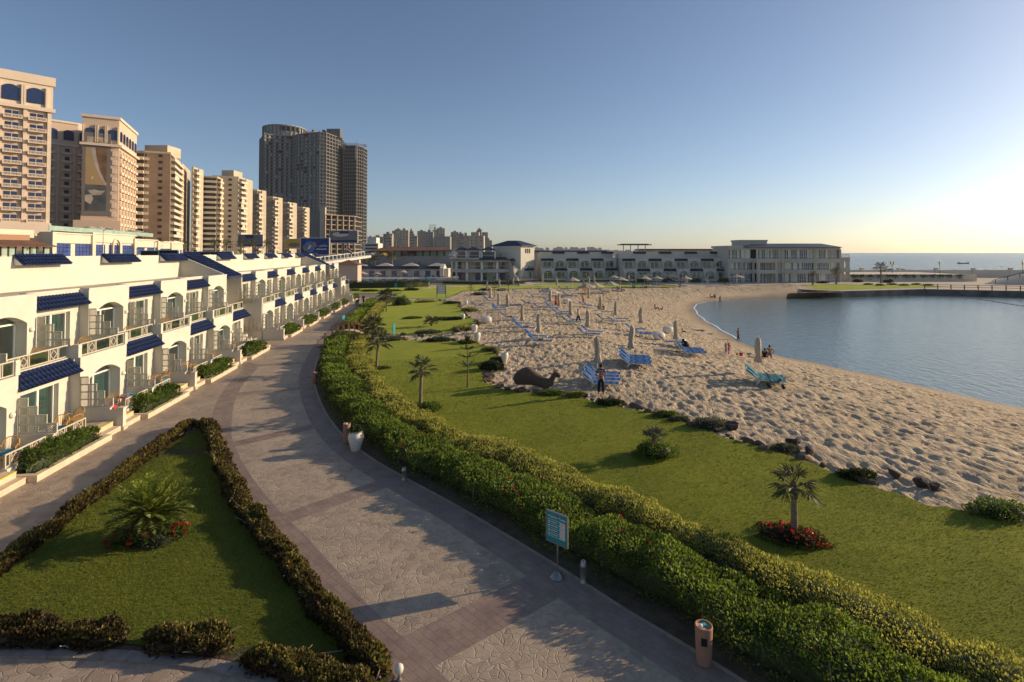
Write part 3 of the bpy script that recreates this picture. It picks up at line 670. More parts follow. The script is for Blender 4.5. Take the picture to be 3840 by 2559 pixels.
def railing(root, t, s0, s1, z0, z1, motifs=2, glass=True):
    mb = MB(); w = .05
    mb.box(t - .03, t + .03, s0, s1, z1 - .05, z1); mb.box(t - .02, t + .02, s0, s1, z0 + .04, z0 + .08)
    for s in (s0, s1 - w): mb.box(t - .026, t + .026, s, s + w, z0, z1 - .05)
    L = s1 - s0
    for k in range(motifs):
        c = s0 + L * (k + .5) / motifs; h = z1 - z0 - .1; hw = min(.26, h * .45)
        for d in (-hw - .12, -hw - .02, hw - .02, hw + .08): mb.box(t - .018, t + .018, c + d, c + d + .04, z0 + .08, z1 - .05)
        zm = (z0 + z1) / 2
        for a, b_ in (((-hw * .85, 0), (0, h * .42)), ((0, h * .42), (hw * .85, 0)), ((hw * .85, 0), (0, -h * .42)), ((0, -h * .42), (-hw * .85, 0))):
            mb.bar((t, c + a[0], zm + a[1]), (t, c + b_[0], zm + b_[1]), .03, .03)
    o = mb.build('railing', 'screen_cream', root)
    if glass:
        g = MB()
        for k in range(motifs + 1):
            a = s0 + (.06 if k == 0 else L * (k - .5) / motifs + .4); b_ = (s1 - .06) if k == motifs else s0 + L * (k + .5) / motifs - .4
            if b_ - a > .2:
                g = MB(); g.box(t - .006, t + .006, a, b_, z0 + .1, z1 - .1); g.build('rail_pane', 'window_glass', o)
U = 8.07; HB = U / 2; ZP, ZB, ZR, ZT = .5, 3.45, 6.95, 8.78
TA, TW, UA, UW, TT = -2.4, -2.9, -4.45, -4.95, -8.6
def rooms(root, sb, near, seed, first_ground=True):
    """one unit of two rooms on two floors; sb is where its arch bay begins"""
    mid = sb + HB; se = sb + U; tl = near
    # ground floor walls
    mb = MB(); wall_open(mb, TA, .55, sb, mid, 0, ZB + .25, sb + .75, mid - .6, ZP, 2.45, .42); mb.box(TA - 1.4, TA - .55, mid - .15, mid, 0, ZB)
    mb.build('wall', 'stucco', root)
    mb = MB(); wall_open(mb, TW, .3, mid, se, 0, ZB + .22, mid + .85, se - .75, ZP, 2.62, 0); mb.box(TW - .02, TA - .002, mid - .16, mid - .001, 0, ZB); mb.box(TW - .25, TW + .03, mid + .001, se - .001, ZB + .22, ZB + .28)
    mb.build('wall', 'stucco', root)
    door(root, TA - .5, sb + .75, mid - .6, ZP, 2.45, near, .42, .42, seed)
    door(root, TW - .2, mid + .85, se - .75, ZP, 2.62, near, 0, .55, seed + 1)
    awning(root, TW + .01, 3.62, TA + .12, 3.0, mid - .02, se + .0, near and tl)
    # upper floor walls (bays swapped)
    mb = MB(); wall_open(mb, UW, .3, sb, mid, ZB, ZR - .1, sb + .85, mid - .75, ZB + .1, 5.72, 0); mb.build('wall', 'stucco', root)
    mb = MB(); wall_open(mb, UA, .55, mid, se, ZB, ZR - .1, mid + .75, se - .6, ZB + .1, 5.55, .42); mb.box(UW - .3, UA - .55, se - .15, se, ZB, ZR - .1); mb.build('wall', 'stucco', root)
    mb = MB(); mb.box(UW - .3, UW + .02, sb + .01, mid - .01, ZR - .1, ZR + .02); mb.box(UA - .45, UA + .02, mid, se, ZR - .1, ZR); mb.build('parapet', 'stucco', root)
    door(root, UW - .2, sb + .85, mid - .75, ZB + .1, 5.72, near, 0, .5, seed + 2)
    door(root, UA - .5, mid + .75, se - .6, ZB + .1, 5.55, near, .42, .45, seed + 3)
    awning(root, UW + .02, 6.68, UA + .12, 6.08, sb, mid, near)
    # roof terrace strip with weathered edge, clerestory wall with its awning
    mb = MB(); mb.box(TT, UW - .3, sb, se, ZR - .32, ZR - .2); mb.build('roof_deck', 'roof_slab', root)
    mb = MB(); mb.box(TT - .3, TT, sb, se, ZR - .2, ZT); mb.build('wall', 'stucco', root)
    if near and abs(sb + 1.44 - U) < .1:
        mb = MB(); mb.box(TT - .02, TT + .03, sb + .6, sb + 1.3, ZR + .05, ZR + .95); mb.build('roof_niche', 'stone_beige', root)
    awning(root, TT + .02, ZT + .1, TT + .62, ZT - .48, mid + .2, se + .25 - .05, False)
    mb = MB(); mb.extr([(TT + .01, ZT - .5), (TT + .5, ZT - .5), (TT + .01, ZT + .02)], 'y', mid + .3, mid + .36); mb.build('bracket', 'trim_white', root)
    # balcony deck, ledge and railings
    mb = MB(); mb.box(UW, TA - .55, sb, se, ZB - .18, ZB + .06); mb.build('balcony_floor', 'stucco_cap', root)
    railing(root, TA - .12, sb + .12, mid - .12, ZB + .25, ZB + .92, 2)
    railing(root, TW - .06, mid + .12, se - .12, ZB + .28, ZB + .92, 2)
    # dividers with lattice screens
    for k, s in enumerate((sb, mid)):
        big = k == 0
        mb = MB(); mb.box(TA + .002, -.95, s - .09, s + .09, 0, 1.12); mb.box(TA + .002, -.9, s - .12, s + .12, 1.12, 1.17)
        if big: mb.box(-.95, -.55, s - .085, s + .085, 0, 1.0); mb.box(-.55, -.3, s - .14, s + .14, 0, 1.08); mb.box(-.58, -.27, s - .17, s + .17, 1.08, 1.14)
        else: mb.box(-1.3, -.85, s - .16, s + .16, .0, .74); mb.box(-1.34, -.81, s - .2, s + .2, .74, .80)
        o = mb.build('divider_wall', 'stucco', root)
        g = MB(); g.box(-.62 if big else -.9, -.24 if big else -.78, s - .175, s + .175, 0, .16); g.build('plinth', 'stone_beige', o)
        put_screen(root, TA + .03, s, 1.2, near)
        mb = MB(); mb.box(UA + .002 if big else UA + .003, TA - .25, s - .09, s + .09, ZB + .06, 4.18); mb.box(TA - .3, TA - .02, s - .13, s + .13, ZB + .25, 4.36); mb.box(UA, TA, s - .115, s + .115, 4.18, 4.22) ; mb.build('divider_wall', 'stucco', root)
        put_screen(root, UA + .05, s, 4.25, near)
    # patio, steps, railing, planter
    mb = MB(); mb.box(TW, -1.1, sb, se, 0, ZP - .004 * (k + 1)); mb.build('patio', 'patio_tile', root)
    p0, p1 = mid - 2.4, mid + 2.45
    mb = MB(); mb.box(-1.28, -1.06, p0, p1, 0.0, ZP + .06); mb.build('low_wall', 'stucco', root)
    railing(root, -1.17, p0 + .02, mid - .2, ZP + .06, ZP + .62, 2, True); railing(root, -1.17, mid + .2, p1 - .02, ZP + .06, ZP + .62, 2, True)
    for a, b_ in ((sb + .2, p0 - .02), (p1 + .02, se - .2)):
        mb = MB(); mb.box(-1.1, -.72, a, b_, 0, ZP - .02); mb.box(-.72, -.36, a, b_, 0, .24)
        o = mb.build('patio_steps', 'stone_beige', root)
        g = MB(); g.box(-.76, -.70, a + .01, b_ - .01, ZP - .05, ZP - .012); g.build('yellow_edge', 'yellow_paint', o)
    mb = MB(); mb.box(-.24, 0, p0, p1, 0, .27); mb.box(-1.06, -.24, p0, p0 + .24, 0, .27); mb.box(-1.06, -.24, p1 - .24, p1, 0, .27)
    o = mb.build('planter_kerb', 'stone_beige', root)
    g = MB(); g.box(-1.06, -.24, p0 + .24, p1 - .24, .05, .2); g.build('soil', 'soil', o)
    for s, tt, zz in ((mid - .35, TA, 2.1), (se - .35, UA, 5.2)):
        g = MB(); g.lathe([(.02, 0), (.1, .0), (.13, .06), (.09, .12), (.02, .13)], 10); M = Matrix.Translation((tt, s, zz)) @ Matrix.Rotation(math.pi / 2, 4, 'Y'); g.xf(M); g.build('wall_lamp', 'pot_white', root)
def stair(root, s0, s1):
    mb = MB(); n = 1
    # side walls: blank tall one on the far side, sloped parapet over the near roof
    mb.extr([(TT, ZR - .3), (UA - .3, ZR - .3), (UA - .3, ZR + .05), (TT, ZT - .05)], 'y', s0 + .002, s0 + .2)
    mb.build('sloped_wall', 'stucco', root)
    mb = MB(); mb.box(UA, TA - .05, s1 - .2, s1 - .002, 0, ZB + .9); mb.extr([(TT, 0), (UA, 0), (UA, ZR - .1), (UA - .6, ZR - .1), (TT, ZT - .6)], 'y', s1 - .2, s1 - .002); mb.box(TT - .3, TT, s0, s1, 0, ZT); mb.box(-7.0, -6.8, s0 + .2, s1 - .2, 0, ZR - .5)
    mb.build('stair_wall', 'stucco', root)
    mb = MB(); mb.extr([(TT, ZT + .1), (UA + .1, ZR - .32), (UA + .1, ZR - .44), (TT, ZT - .04)], 'y', s0 + .2, s1 + .1)
    o = mb.build('stair_roof', 'blue_tile', root)
    L = math.hypot(UA + .1 - TT, ZT + .42 - ZR); ang = math.atan2(ZT + .42 - ZR, UA + .1 - TT); e = Vector((math.cos(ang), 0, -math.sin(ang))); nn = Vector((math.sin(ang), 0, math.cos(ang)))
    f = MB(); n = int((s1 - s0 - .2) / PITCHT)
    for r in range(int(L / .42)):
        for k in range(n):
            v, fa = tile_mb(.45, n=4); f.add([tuple(Vector((TT, s0 + .35 + k * PITCHT + y, ZT + .1)) + e * (x + r * .42) + nn * (z + .012)) for x, y, z in v], fa)
    x = f.build('tile_field', 'blue_tile', o, True); x['kind'] = 'stuff'
    mb = MB()
    for k in range(8): mb.box(-6.7, -6.7 + .5 * k + .5, s0 + 1.2, s1 - .8, .4 * (8 - k) - .4 + .0, .4 * (8 - k)) if False else mb.box(-6.75 + .45 * k, -6.3 + .45 * k, s0 + 1.2, s1 - .8, 0, 3.2 - .4 * k)
    mb.build('staircase', 'stucco_cap', root)
    for zz, tt, s in ((1.0, TA - 1.4, s1 - .3), (ZB + .4, UA - .3, s1 - .3), (1.0, TA - 2.9, s1 - .3)): put_screen(root, tt, s, zz, False)
def vroot(label): return empty('terraced_villas', VORG, VTH, label, 'building', 'white terraced villas along the promenade')
VA = vroot('near white terraced villa block with blue tiled awnings beside the planted promenade')
for i in range(-1, 4): rooms(VA, -1.44 + U * i, i >= 0, 10 * i + 20)
SA = -1.44 + 4 * U
mb = MB(); mb.box(-20, TT - .3, -1.44 - U, SA, 0, ZT - .25); mb.box(TT - .3, UW - .6, -1.44 - U, SA, 0, ZR - .35) if False else None; mb.build('rear_block', 'stucco_cap', VA)
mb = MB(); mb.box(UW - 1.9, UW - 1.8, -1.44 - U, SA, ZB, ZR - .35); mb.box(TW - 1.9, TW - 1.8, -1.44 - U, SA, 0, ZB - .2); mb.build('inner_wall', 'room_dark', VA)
stair(VA, SA, SA + 4.06)
SB = SA + 4.06
VB = vroot('far white terraced villa block with small blue awnings beyond the sloping stair roof')
for i in range(5): rooms(VB, SB + U * i, False, 100 + 10 * i)
SB2 = SB + 5 * U
stair(VB, SB2, SB2 + 4.06)
rooms(VB, SB2 + 4.06, False, 200)
SE = SB2 + 4.06 + U
mb = MB(); mb.box(-20, TT - .3, SB, SE, 0, ZT - .25); mb.build('rear_block', 'stucco_cap', VB)
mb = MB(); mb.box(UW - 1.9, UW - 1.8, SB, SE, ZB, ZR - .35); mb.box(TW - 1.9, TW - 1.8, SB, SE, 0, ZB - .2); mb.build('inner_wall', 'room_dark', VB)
mb = MB(); mb.box(TT, TA, SE, SE + .2, 0, ZB + .3); mb.box(TT, UA, SE, SE + .2, ZB + .3, ZR); mb.build('end_wall', 'stucco', VB)
# ------------------------------------------------------------------ planting
def arclen(poly): return np.concatenate([[0], np.cumsum(np.hypot(*np.diff(poly, axis=0).T))])
def hedge(name, line, width, height, leafm, label, cat='hedge', group=None, base=None, dens=420, leaf=.075, lump=.16, zf=None, bare=.0, core=True, flowers=None, nflow=0, stems=True, seed=1, stemm='pale_stem', tint_gain=1.0, fmat='petal_red', upright=.35, corecol='leaf_dark', fsize=.11):
    """clipped or loose hedge along a centre line: foliage of single leaves over a dark twig core, stems, flowers"""
    r = np.random.default_rng(seed); arc = arclen(line); Ltot = arc[-1]
    o = empty(name, (float(line[len(line) // 2][0]), float(line[len(line) // 2][1]), 0), 0, label, cat, group); org = np.array(o.location)
    zf = zf or (lambda x, y: x * 0)
    wf0 = width if callable(width) else (lambda s: np.full_like(s, width)); hf0 = height if callable(height) else (lambda s: np.full_like(s, height))
    wf = lambda s: wf0(s) * (1 + .10 * vnoise(s * .8, s * 0 + 3, seed + 21)); hf = lambda s: hf0(s) * (1 + .10 * vnoise(s * .6, s * 0, seed + 20) + .09 * vnoise(s * 1.9, s * 0, seed + 22))
    tg = np.gradient(line, axis=0); tg /= np.maximum(np.linalg.norm(tg, axis=1, keepdims=True), 1e-9)
    def frame(s):
        x = np.interp(s, arc, line[:, 0]); y = np.interp(s, arc, line[:, 1]); tx = np.interp(s, arc, tg[:, 0]); ty = np.interp(s, arc, tg[:, 1])
        return x, y, tx, ty
    # candidate leaves: uniform along s with density falling with distance from the camera side
    per = dens * 2.6
    n = int(Ltot * per); s = r.uniform(0, Ltot, n); x, y, tx, ty = frame(s); dist = np.hypot(x, y)
    kf = np.clip(16 / np.maximum(dist, 1), .12, 1.0); keepm = r.uniform(0, 1, n) < kf ** 1.25
    s = s[keepm]; x, y, tx, ty, dist = x[keepm], y[keepm], tx[keepm], ty[keepm], dist[keepm]; n = len(s); size = leaf * np.clip(dist / 16, 1, 4.2) ** .72
    ang = r.uniform(-.12, 1.12, n) * math.pi; ut = r.uniform(-.97, .97, n); ang = np.where(r.uniform(0, 1, n) < .55, np.arccos(np.sign(ut) * np.abs(ut) ** (1 / .62)), ang)
    tap = lambda q: np.clip(np.minimum(q, Ltot - q) / .45, .04, 1) ** .5
    w = wf(s) / 2 * tap(s); h = hf(s) * (.35 + .65 * tap(s))
    lum = 1 + lump * vnoise(s * 1.3, ang * 1.4, seed) + lump * .8 * vnoise(s * 3.1, ang * 2.6, seed + 5)
    ca, sa = np.cos(ang), np.sin(ang); sq = lambda v: np.sign(v) * np.abs(v) ** .62
    depth = 1 - np.abs(r.normal(0, .10, n))
    u = sq(ca) * w * lum * depth; v = bare + (h - bare) * np.clip(sq(sa) * .97 * depth, -.1, 1.2) * (1 + (lum - 1) * .7) * .96
    v = np.where(sa < 0, bare * r.uniform(.4, 1, n) + .02, v)
    px = x + ty * u; py = y - tx * u; pz = zf(px, py) + v
    A = np.column_stack([ty * ca, -tx * ca, np.abs(sa) * .6 + upright]) + r.normal(0, .55, (n, 3))
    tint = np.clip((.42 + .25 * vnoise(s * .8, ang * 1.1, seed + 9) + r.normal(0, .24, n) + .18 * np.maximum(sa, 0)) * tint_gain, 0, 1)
    V, F, T = leaves(np.column_stack([px, py, pz]) - org, A, size, size * .52, tint)
    f = obj('foliage', npmesh('foliage', V, F, leafm, T), o); f['kind'] = 'stuff'
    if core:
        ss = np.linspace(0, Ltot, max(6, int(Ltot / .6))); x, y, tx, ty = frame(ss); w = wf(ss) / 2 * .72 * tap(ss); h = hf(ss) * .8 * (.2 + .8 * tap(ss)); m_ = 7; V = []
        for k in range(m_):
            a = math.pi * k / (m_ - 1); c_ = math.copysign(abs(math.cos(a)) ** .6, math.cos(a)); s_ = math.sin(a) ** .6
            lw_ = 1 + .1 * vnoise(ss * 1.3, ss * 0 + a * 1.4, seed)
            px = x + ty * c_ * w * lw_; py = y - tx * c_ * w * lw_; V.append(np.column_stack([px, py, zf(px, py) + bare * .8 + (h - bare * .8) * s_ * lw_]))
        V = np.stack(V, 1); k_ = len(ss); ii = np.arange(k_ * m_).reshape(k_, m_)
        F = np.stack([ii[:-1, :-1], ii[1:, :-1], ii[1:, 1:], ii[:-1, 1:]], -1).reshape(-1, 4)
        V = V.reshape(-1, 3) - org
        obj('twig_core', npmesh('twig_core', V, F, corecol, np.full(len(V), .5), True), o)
    if stems:
        mb = MB(); x0 = 0.3
        while x0 < Ltot:
            x, y, tx, ty = [float(q[0]) for q in frame(np.array([x0]))]
            if math.hypot(x, y) > 34: break
            for j in range(2):
                u = r.uniform(-.5, .5) * float(wf(np.array([x0]))[0]) * .8; a = r.normal(0, .25, 2); hh = float(hf(np.array([x0]))[0]) * .75
                bx, by = x + ty * u - org[0], y - tx * u - org[1]; z0 = float(zf(np.array([bx + org[0]]), np.array([by + org[1]]))[0])
                mb.tube([(bx, by, z0 - .05), (bx + a[0] * .4, by + a[1] * .4, z0 + hh * .5), (bx + a[0], by + a[1], z0 + hh)], [.022, .017, .01], 5)
            x0 += r.uniform(.5, 1.1)
        if mb.v: mb.build('stems', stemm, o)['kind'] = 'stuff'
    if nflow:
        for k in range(nflow):
            for _ in range(40):
                q = r.uniform(0, Ltot); x, y, tx, ty = [float(v[0]) for v in frame(np.array([q]))]
                if math.hypot(x, y) < flowers: break
            a = r.uniform(.15, .85) * math.pi; w_ = float(wf(np.array([q]))[0]) / 2; h_ = float(hf(np.array([q]))[0])
            u = math.copysign(abs(math.cos(a)) ** .62, math.cos(a)) * w_ * 1.03; v = h_ * math.sin(a) ** .62 * 1.02
            px, py = x + ty * u, y - tx * u; z0 = float(zf(np.array([px]), np.array([py]))[0])
            fo = obj('flower', FLOWER[fmat], o, (px - org[0], py - org[1], z0 + v)); fo.rotation_euler = (r.uniform(-.8, .8), r.uniform(-.8, .8), r.uniform(0, 6)); sc = r.uniform(.7, 1.25) * fsize / .11; fo.scale = (sc, sc, sc)
    return o
def flower_mesh(m_):
    C = np.zeros((5, 3)); A = np.array([(math.cos(q), math.sin(q), .45) for q in np.arange(5) * 2 * math.pi / 5])
    V, F, T = leaves(C, A, .075, .07, np.array([.2, .5, .8, .4, .6])); return npmesh('flower', V, F, m_, T)
FLOWER = {k: flower_mesh(k) for k in ('petal_red', 'petal_pink')}
def sub(poly, y0, y1):
    q = poly[(poly[:, 1] >= y0) & (poly[:, 1] <= y1)]; return q
HG = lambda x, y: hfun(x, y)
HB1 = lambda x, y: np.clip(hfun(x, y) * .6, 0, 1)
inner = offset(PATH_R, 1.38); outer = offset(PATH_R, 3.22)
hedge('hibiscus_hedge', sub(inner, 0, 54.5), lambda s: 2.0 + .15 * np.sin(s * .9), lambda s: .94 + .07 * np.sin(s * 1.3 + 1) + .06 * np.sin(s * 3.1), 'leaf_hibiscus', 'dark green hibiscus hedge with red flowers edging the near promenade', zf=HB1, bare=.18, dens=640, leaf=.09, lump=.26, flowers=26, nflow=45, seed=3, group='hedges beside the promenade')
hedge('clipped_hedge', sub(outer, 0, 54.5), lambda s: 1.85 + .2 * np.sin(s * .5), lambda s: .80 + .05 * np.sin(s * 1.1), 'leaf_clipped', 'yellow-green clipped hedge between hibiscus hedge and near lawn', zf=HG, bare=.05, dens=680, leaf=.072, lump=.2, seed=4, upright=.7, group='hedges beside the promenade')
hedge('hibiscus_hedge', sub(inner, 59.5, 101), 1.7, 1.0, 'leaf_hibiscus', 'dark green hedge along promenade beyond the wooden footbridge', zf=HB1, bare=.1, dens=560, leaf=.085, seed=5, stems=False, group='hedges beside the promenade')
hedge('clipped_hedge', sub(outer, 60.5, 93), 1.6, .85, 'leaf_clipped', 'yellow-green clipped hedge beyond the wooden footbridge', zf=HG, bare=.05, dens=620, leaf=.07, lump=.1, seed=6, stems=False, upright=.7, group='hedges beside the promenade')
# the low bronze hedges round the triangular bed
def tl(pts): return smooth_poly([(p.x, p.y) for p in zd(pts, .25)], 4)
bz = dict(dens=400, leaf=.12, lump=.42, upright=.9, bare=.02, seed=8, zf=lambda x, y: x * 0 + .02, group='bronze hedges round the triangular bed', core=True, corecol='soil')
hedge('bronze_hedge', tl([(-150, 1405), (0, 1293), (60, 1247), (140, 1190), (240, 1112), (340, 1038), (420, 980), (450, 968)]), .46, lambda s: .29 + .06 * np.sin(s * 2.3), 'leaf_bronze', 'low bronze-leaved hedge on the villa side of the triangular bed', **bz)
bz['seed'] = 9
hedge('bronze_hedge', tl([(462, 968), (485, 985), (500, 1030), (530, 1100), (575, 1175), (640, 1255), (700, 1330), (770, 1415), (840, 1490), (885, 1535)]), .5, lambda s: .30 + .07 * np.sin(s * 2.1), 'leaf_bronze', 'low bronze-leaved hedge on the promenade side of the triangular bed', nflow=34, flowers=60, fmat='petal_pink', fsize=.07, **bz)
bz['seed'] = 10
hedge('bronze_hedge', tl([(-260, 1425), (-80, 1440), (80, 1448), (200, 1450), (288, 1453)]), .58, lambda s: .37 + .06 * np.sin(s * 2.4), 'leaf_bronze', 'low bronze-leaved hedge at the bottom left beside the kerb stones', nflow=6, flowers=60, fmat='petal_pink', fsize=.07, **bz)
bz['seed'] = 11
hedge('bronze_hedge', tl([(335, 1455), (420, 1460), (500, 1470), (520, 1480)]), .58, .37, 'leaf_bronze', 'short bronze-leaved hedge piece in the gap of the bottom row', **bz)
bz['seed'] = 12
hedge('bronze_hedge', tl([(560, 1500), (640, 1515), (730, 1540), (800, 1565), (860, 1590)]), .6, .37, 'leaf_bronze', 'bronze-leaved hedge at the bottom tip of the triangular bed', nflow=12, flowers=60, fmat='petal_pink', fsize=.07, **bz)
# shrubs in the villa planters
SPOT = ['nearest villa planter, bottom left of the walk', 'second villa planter beside the red towel patio', 'third villa planter from the camera', 'fourth villa planter, last before the blank stair wall', 'first villa planter beyond the stair wall', 'second villa planter beyond the stair wall', 'third villa planter beyond the stair wall', 'fourth villa planter beyond the stair wall', 'fifth villa planter beyond the stair wall', 'villa planter at the far end of the terrace']
mids = [-1.44 + U * i + HB for i in range(4)] + [SB + U * i + HB for i in range(5)] + [SB2 + 4.06 + HB]
for i, md in enumerate(mids):
    pts = np.array([vloc(md - 2.1 + 4.2 * k / 7, -.66)[:2] for k in range(8)])
    hedge('planter_shrubs', pts, lambda s: .95 + .1 * np.sin(s * 2.0), lambda s: .78 + .10 * np.sin(s * 1.9 + i) + .06 * np.sin(s * 4.7), 'leaf_green', 'leafy green shrubs filling the ' + SPOT[i], 'shrub', 'shrubs in the villa planters', zf=lambda x, y: x * 0 + .2, bare=.0, dens=560, leaf=.085, lump=.26, seed=30 + i, stems=False, nflow=5 if i == 0 else 0, flowers=99)
# --- single shrubs, cycad and palms
def shrub(p, rx, ry, h, leafm, label, n=1500, leaf=.1, rz=0, name='shrub', group=None, cat='shrub', seed=0, flat=.55, flower=0, fmat='petal_red', tint=.0):
    r = np.random.default_rng(seed + 500); o = empty(name, tuple(p), rz, label, cat, group)
    th = r.uniform(0, 2 * math.pi, n); ph = np.arccos(r.uniform(0, 1, n)); rad = (1 - np.abs(r.normal(0, .16, n))) * (1 + .22 * vnoise(th * 1.6 + seed, ph * 2.2, seed + 2) + .15 * vnoise(th * 4 + seed, ph * 5, seed + 3))
    d = np.column_stack([np.cos(th) * np.sin(ph), np.sin(th) * np.sin(ph), np.cos(ph)])
    P = d * rad[:, None] * np.array([rx, ry, h * .95]) + np.array([0, 0, .02])
    A = d * .8 + np.array([0, 0, .35]) + r.normal(0, .5, (n, 3))
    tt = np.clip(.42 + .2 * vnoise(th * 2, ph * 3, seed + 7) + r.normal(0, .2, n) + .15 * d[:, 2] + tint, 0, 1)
    V, F, T = leaves(P, A, leaf * r.uniform(.7, 1.2, n), leaf * .5, tt)
    f = obj('foliage', npmesh('foliage', V, F, leafm, T), o); f['kind'] = 'stuff'
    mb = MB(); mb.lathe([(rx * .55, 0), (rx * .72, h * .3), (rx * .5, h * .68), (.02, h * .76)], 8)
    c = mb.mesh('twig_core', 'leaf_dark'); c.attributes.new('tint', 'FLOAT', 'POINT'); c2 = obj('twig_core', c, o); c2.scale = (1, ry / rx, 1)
    for k in range(flower):
        q = r.uniform(0, 2 * math.pi); rr = math.sqrt(r.uniform(.02, 1)); fo = obj('flower', FLOWER[fmat], o, (math.cos(q) * rr * rx, math.sin(q) * rr * ry, h * math.sqrt(max(0, 1.02 - rr * rr)) + .04)); sc = r.uniform(.7, 1.25); fo.scale = (sc, sc, sc); fo.rotation_euler = (r.uniform(-.7, .7), r.uniform(-.7, .7), r.uniform(0, 6))
    return o
def pinnate(origin, az, el, L, droop, nl, lw, ll, r, V, F, T, tb, curl=0.0):
    """one feather frond as leaflets along a bent rachis; returns rachis points"""
    pts = []; p = np.array(origin, float); e = el; st = L / nl
    for i in range(nl):
        d = np.array([math.cos(az) * math.cos(e), math.sin(az) * math.cos(e), math.sin(e)]); p = p + d * st; e -= droop / nl; pts.append((p.copy(), d))
    side = np.array([-math.sin(az), math.cos(az), 0]); C = []; A = []; LL = []
    for i, (q, d) in enumerate(pts):
        u = (i + 1) / nl; l = ll * (math.sin(math.pi * min(1, u * .85 + .12)) ** .6)
        up = np.cross(side, d) * -1
        for sgn in (-1, 1):
            C.append(q); A.append(side * sgn * .8 + d * .62 + up * (.28 - curl) + r.normal(0, .06, 3)); LL.append(l)
    C = np.array(C); A = np.array(A); LL = np.array(LL); v, f, t_ = leaves(C, A, LL, lw, np.clip(tb + r.normal(0, .12, len(C)), 0, 1), .1, .12)
    F.append(f + sum(len(a) for a in V)); V.append(v); T.append(t_)
    return [np.array(origin)] + [q for q, _ in pts[:-1]]
def cycad(p, label):
    r = np.random.default_rng(77); o = empty('cycad', tuple(p), 0, label, 'cycad'); mb = MB()
    mb.lathe([(.13, -.05), (.15, .1), (.12, .3), (.14, .5), (.11, .62), (.03, .7)], 10); mb.build('trunk', 'palm_trunk', o, True)
    for k in range(66):
        u = k / 66; az = k * 2.39996; el = R(84) - R(84) * u ** .9; L = .92 + .5 * math.sin(math.pi * min(1, u * .8 + .25)) + r.uniform(-.1, .1)
        V, F, T = [], [], []
        pts = pinnate((0, 0, .62), az, el, L, R(30) + R(25) * u, 30, .042, .27, r, V, F, T, .85 - .8 * u)  # tint falls from upper to lower fronds: the lit top is put into the colour
        v = np.vstack(V); f = np.vstack(F); t_ = np.concatenate(T)
        rb = MB(); rb.tube(pts[::6] + [pts[-1]], .009, 3, cap=False); k0 = len(v); rv = np.array(rb.v); v = np.vstack([v, rv]); f = np.vstack([f, np.array(rb.f) + k0]); t_ = np.concatenate([t_, np.full(len(rv), .6)])
        obj('frond', npmesh('frond', v, f, 'leaf_cycad', t_), o)
    return o
def fan_palm(p, h, label, crown=1.0, nf=16, lean=(0, 0), seed=0, dead=3, group='young palms on the lawns', trunk_r=.085, leafm='leaf_palm', el0=75, el1=-35, seg=17):
    r = np.random.default_rng(seed + 90); o = empty('palm_tree', tuple(p), 0, label, 'palm', group)
    top = np.array([lean[0], lean[1], h]); mb = MB(); n = 9
    mb.tube([(lean[0] * (i / n) ** 1.5, lean[1] * (i / n) ** 1.5, h * i / n - .1) for i in range(n + 1)], [trunk_r * (1.25 - .35 * i / n + .05 * (i % 2)) for i in range(n + 1)], 10); mb.build('trunk', 'palm_trunk', o, True)
    mb = MB(); mb.lathe([(trunk_r * .9, h - .45), (trunk_r * 1.7, h - .2), (trunk_r * 1.3, h + .05), (.02, h + .2)], 9); mb.xf(Matrix.Translation((lean[0] * .92, lean[1] * .92, 0))); mb.build('leaf_bases', 'bark', o)
    for k in range(nf):
        u = k / max(1, nf - 1); az = k * 2.39996 + r.uniform(-.3, .3); el = R(el0) + (R(el1) - R(el0)) * u + r.uniform(-.1, .1); Lp = crown * r.uniform(.42, .6)
        d = np.array([math.cos(az) * math.cos(el), math.sin(az) * math.cos(el), math.sin(el)]); hub = top + d * Lp; hub[2] -= .06 * crown
        side = np.cross(d, [0, 0, 1]); side /= max(np.linalg.norm(side), 1e-6); up = np.cross(side, d)
        C = []; A = []; LL = []
        for j in range(seg):
            a = (j / (seg - 1) - .5) * R(200); q = d * math.cos(a) + side * math.sin(a) + up * (-.12 + .1 * (j % 2)); C.append(hub); A.append(q); LL.append(crown * (.62 - .18 * abs(a) / R(100)) * r.uniform(.88, 1.08))
        dd = k >= nf - dead
        v, f, t_ = leaves(np.array(C), np.array(A), np.array(LL), crown * .07, np.clip(r.normal(.5 if not dd else .95, .14, seg), 0, 1), .18, .22)
        rb = MB(); rb.tube([top * .97, hub], .016 * crown, 4, cap=False); k0 = len(v); v = np.vstack([v, np.array(rb.v)]); f = np.vstack([f, np.array(rb.f) + k0]); t_ = np.concatenate([t_, np.full(len(rb.v), .8)])
        obj('frond', npmesh('frond', v, f, leafm, t_), o)
    return o
tp = Z(345 * D, 1232 * D, .05)
shrub((tp.x - .42, tp.y - .32, .04), .72, .48, .30, 'leaf_green', 'flower bed of red blooms on the left below the cycad', 1500, .07, flower=26, seed=1, name='flower_bed', cat='flower bed', group='red flower beds')
shrub((tp.x + .62, tp.y + .12, .04), .62, .42, .28, 'leaf_green', 'flower bed of red blooms on the right below the cycad', 1200, .07, flower=22, seed=2, name='flower_bed', cat='flower bed', group='red flower beds')
shrub((tp.x + .45, tp.y - .42, .04), .55, .35, .22, 'leaf_grey', 'grey-green low planting in front of the cycad trunk', 900, .06, seed=3)
cycad((tp.x + .05, tp.y, .04), 'large bright green cycad in the middle of the triangular bed')
def gp(x, y): p = G(x * D, y * D); p.z += .05; return p
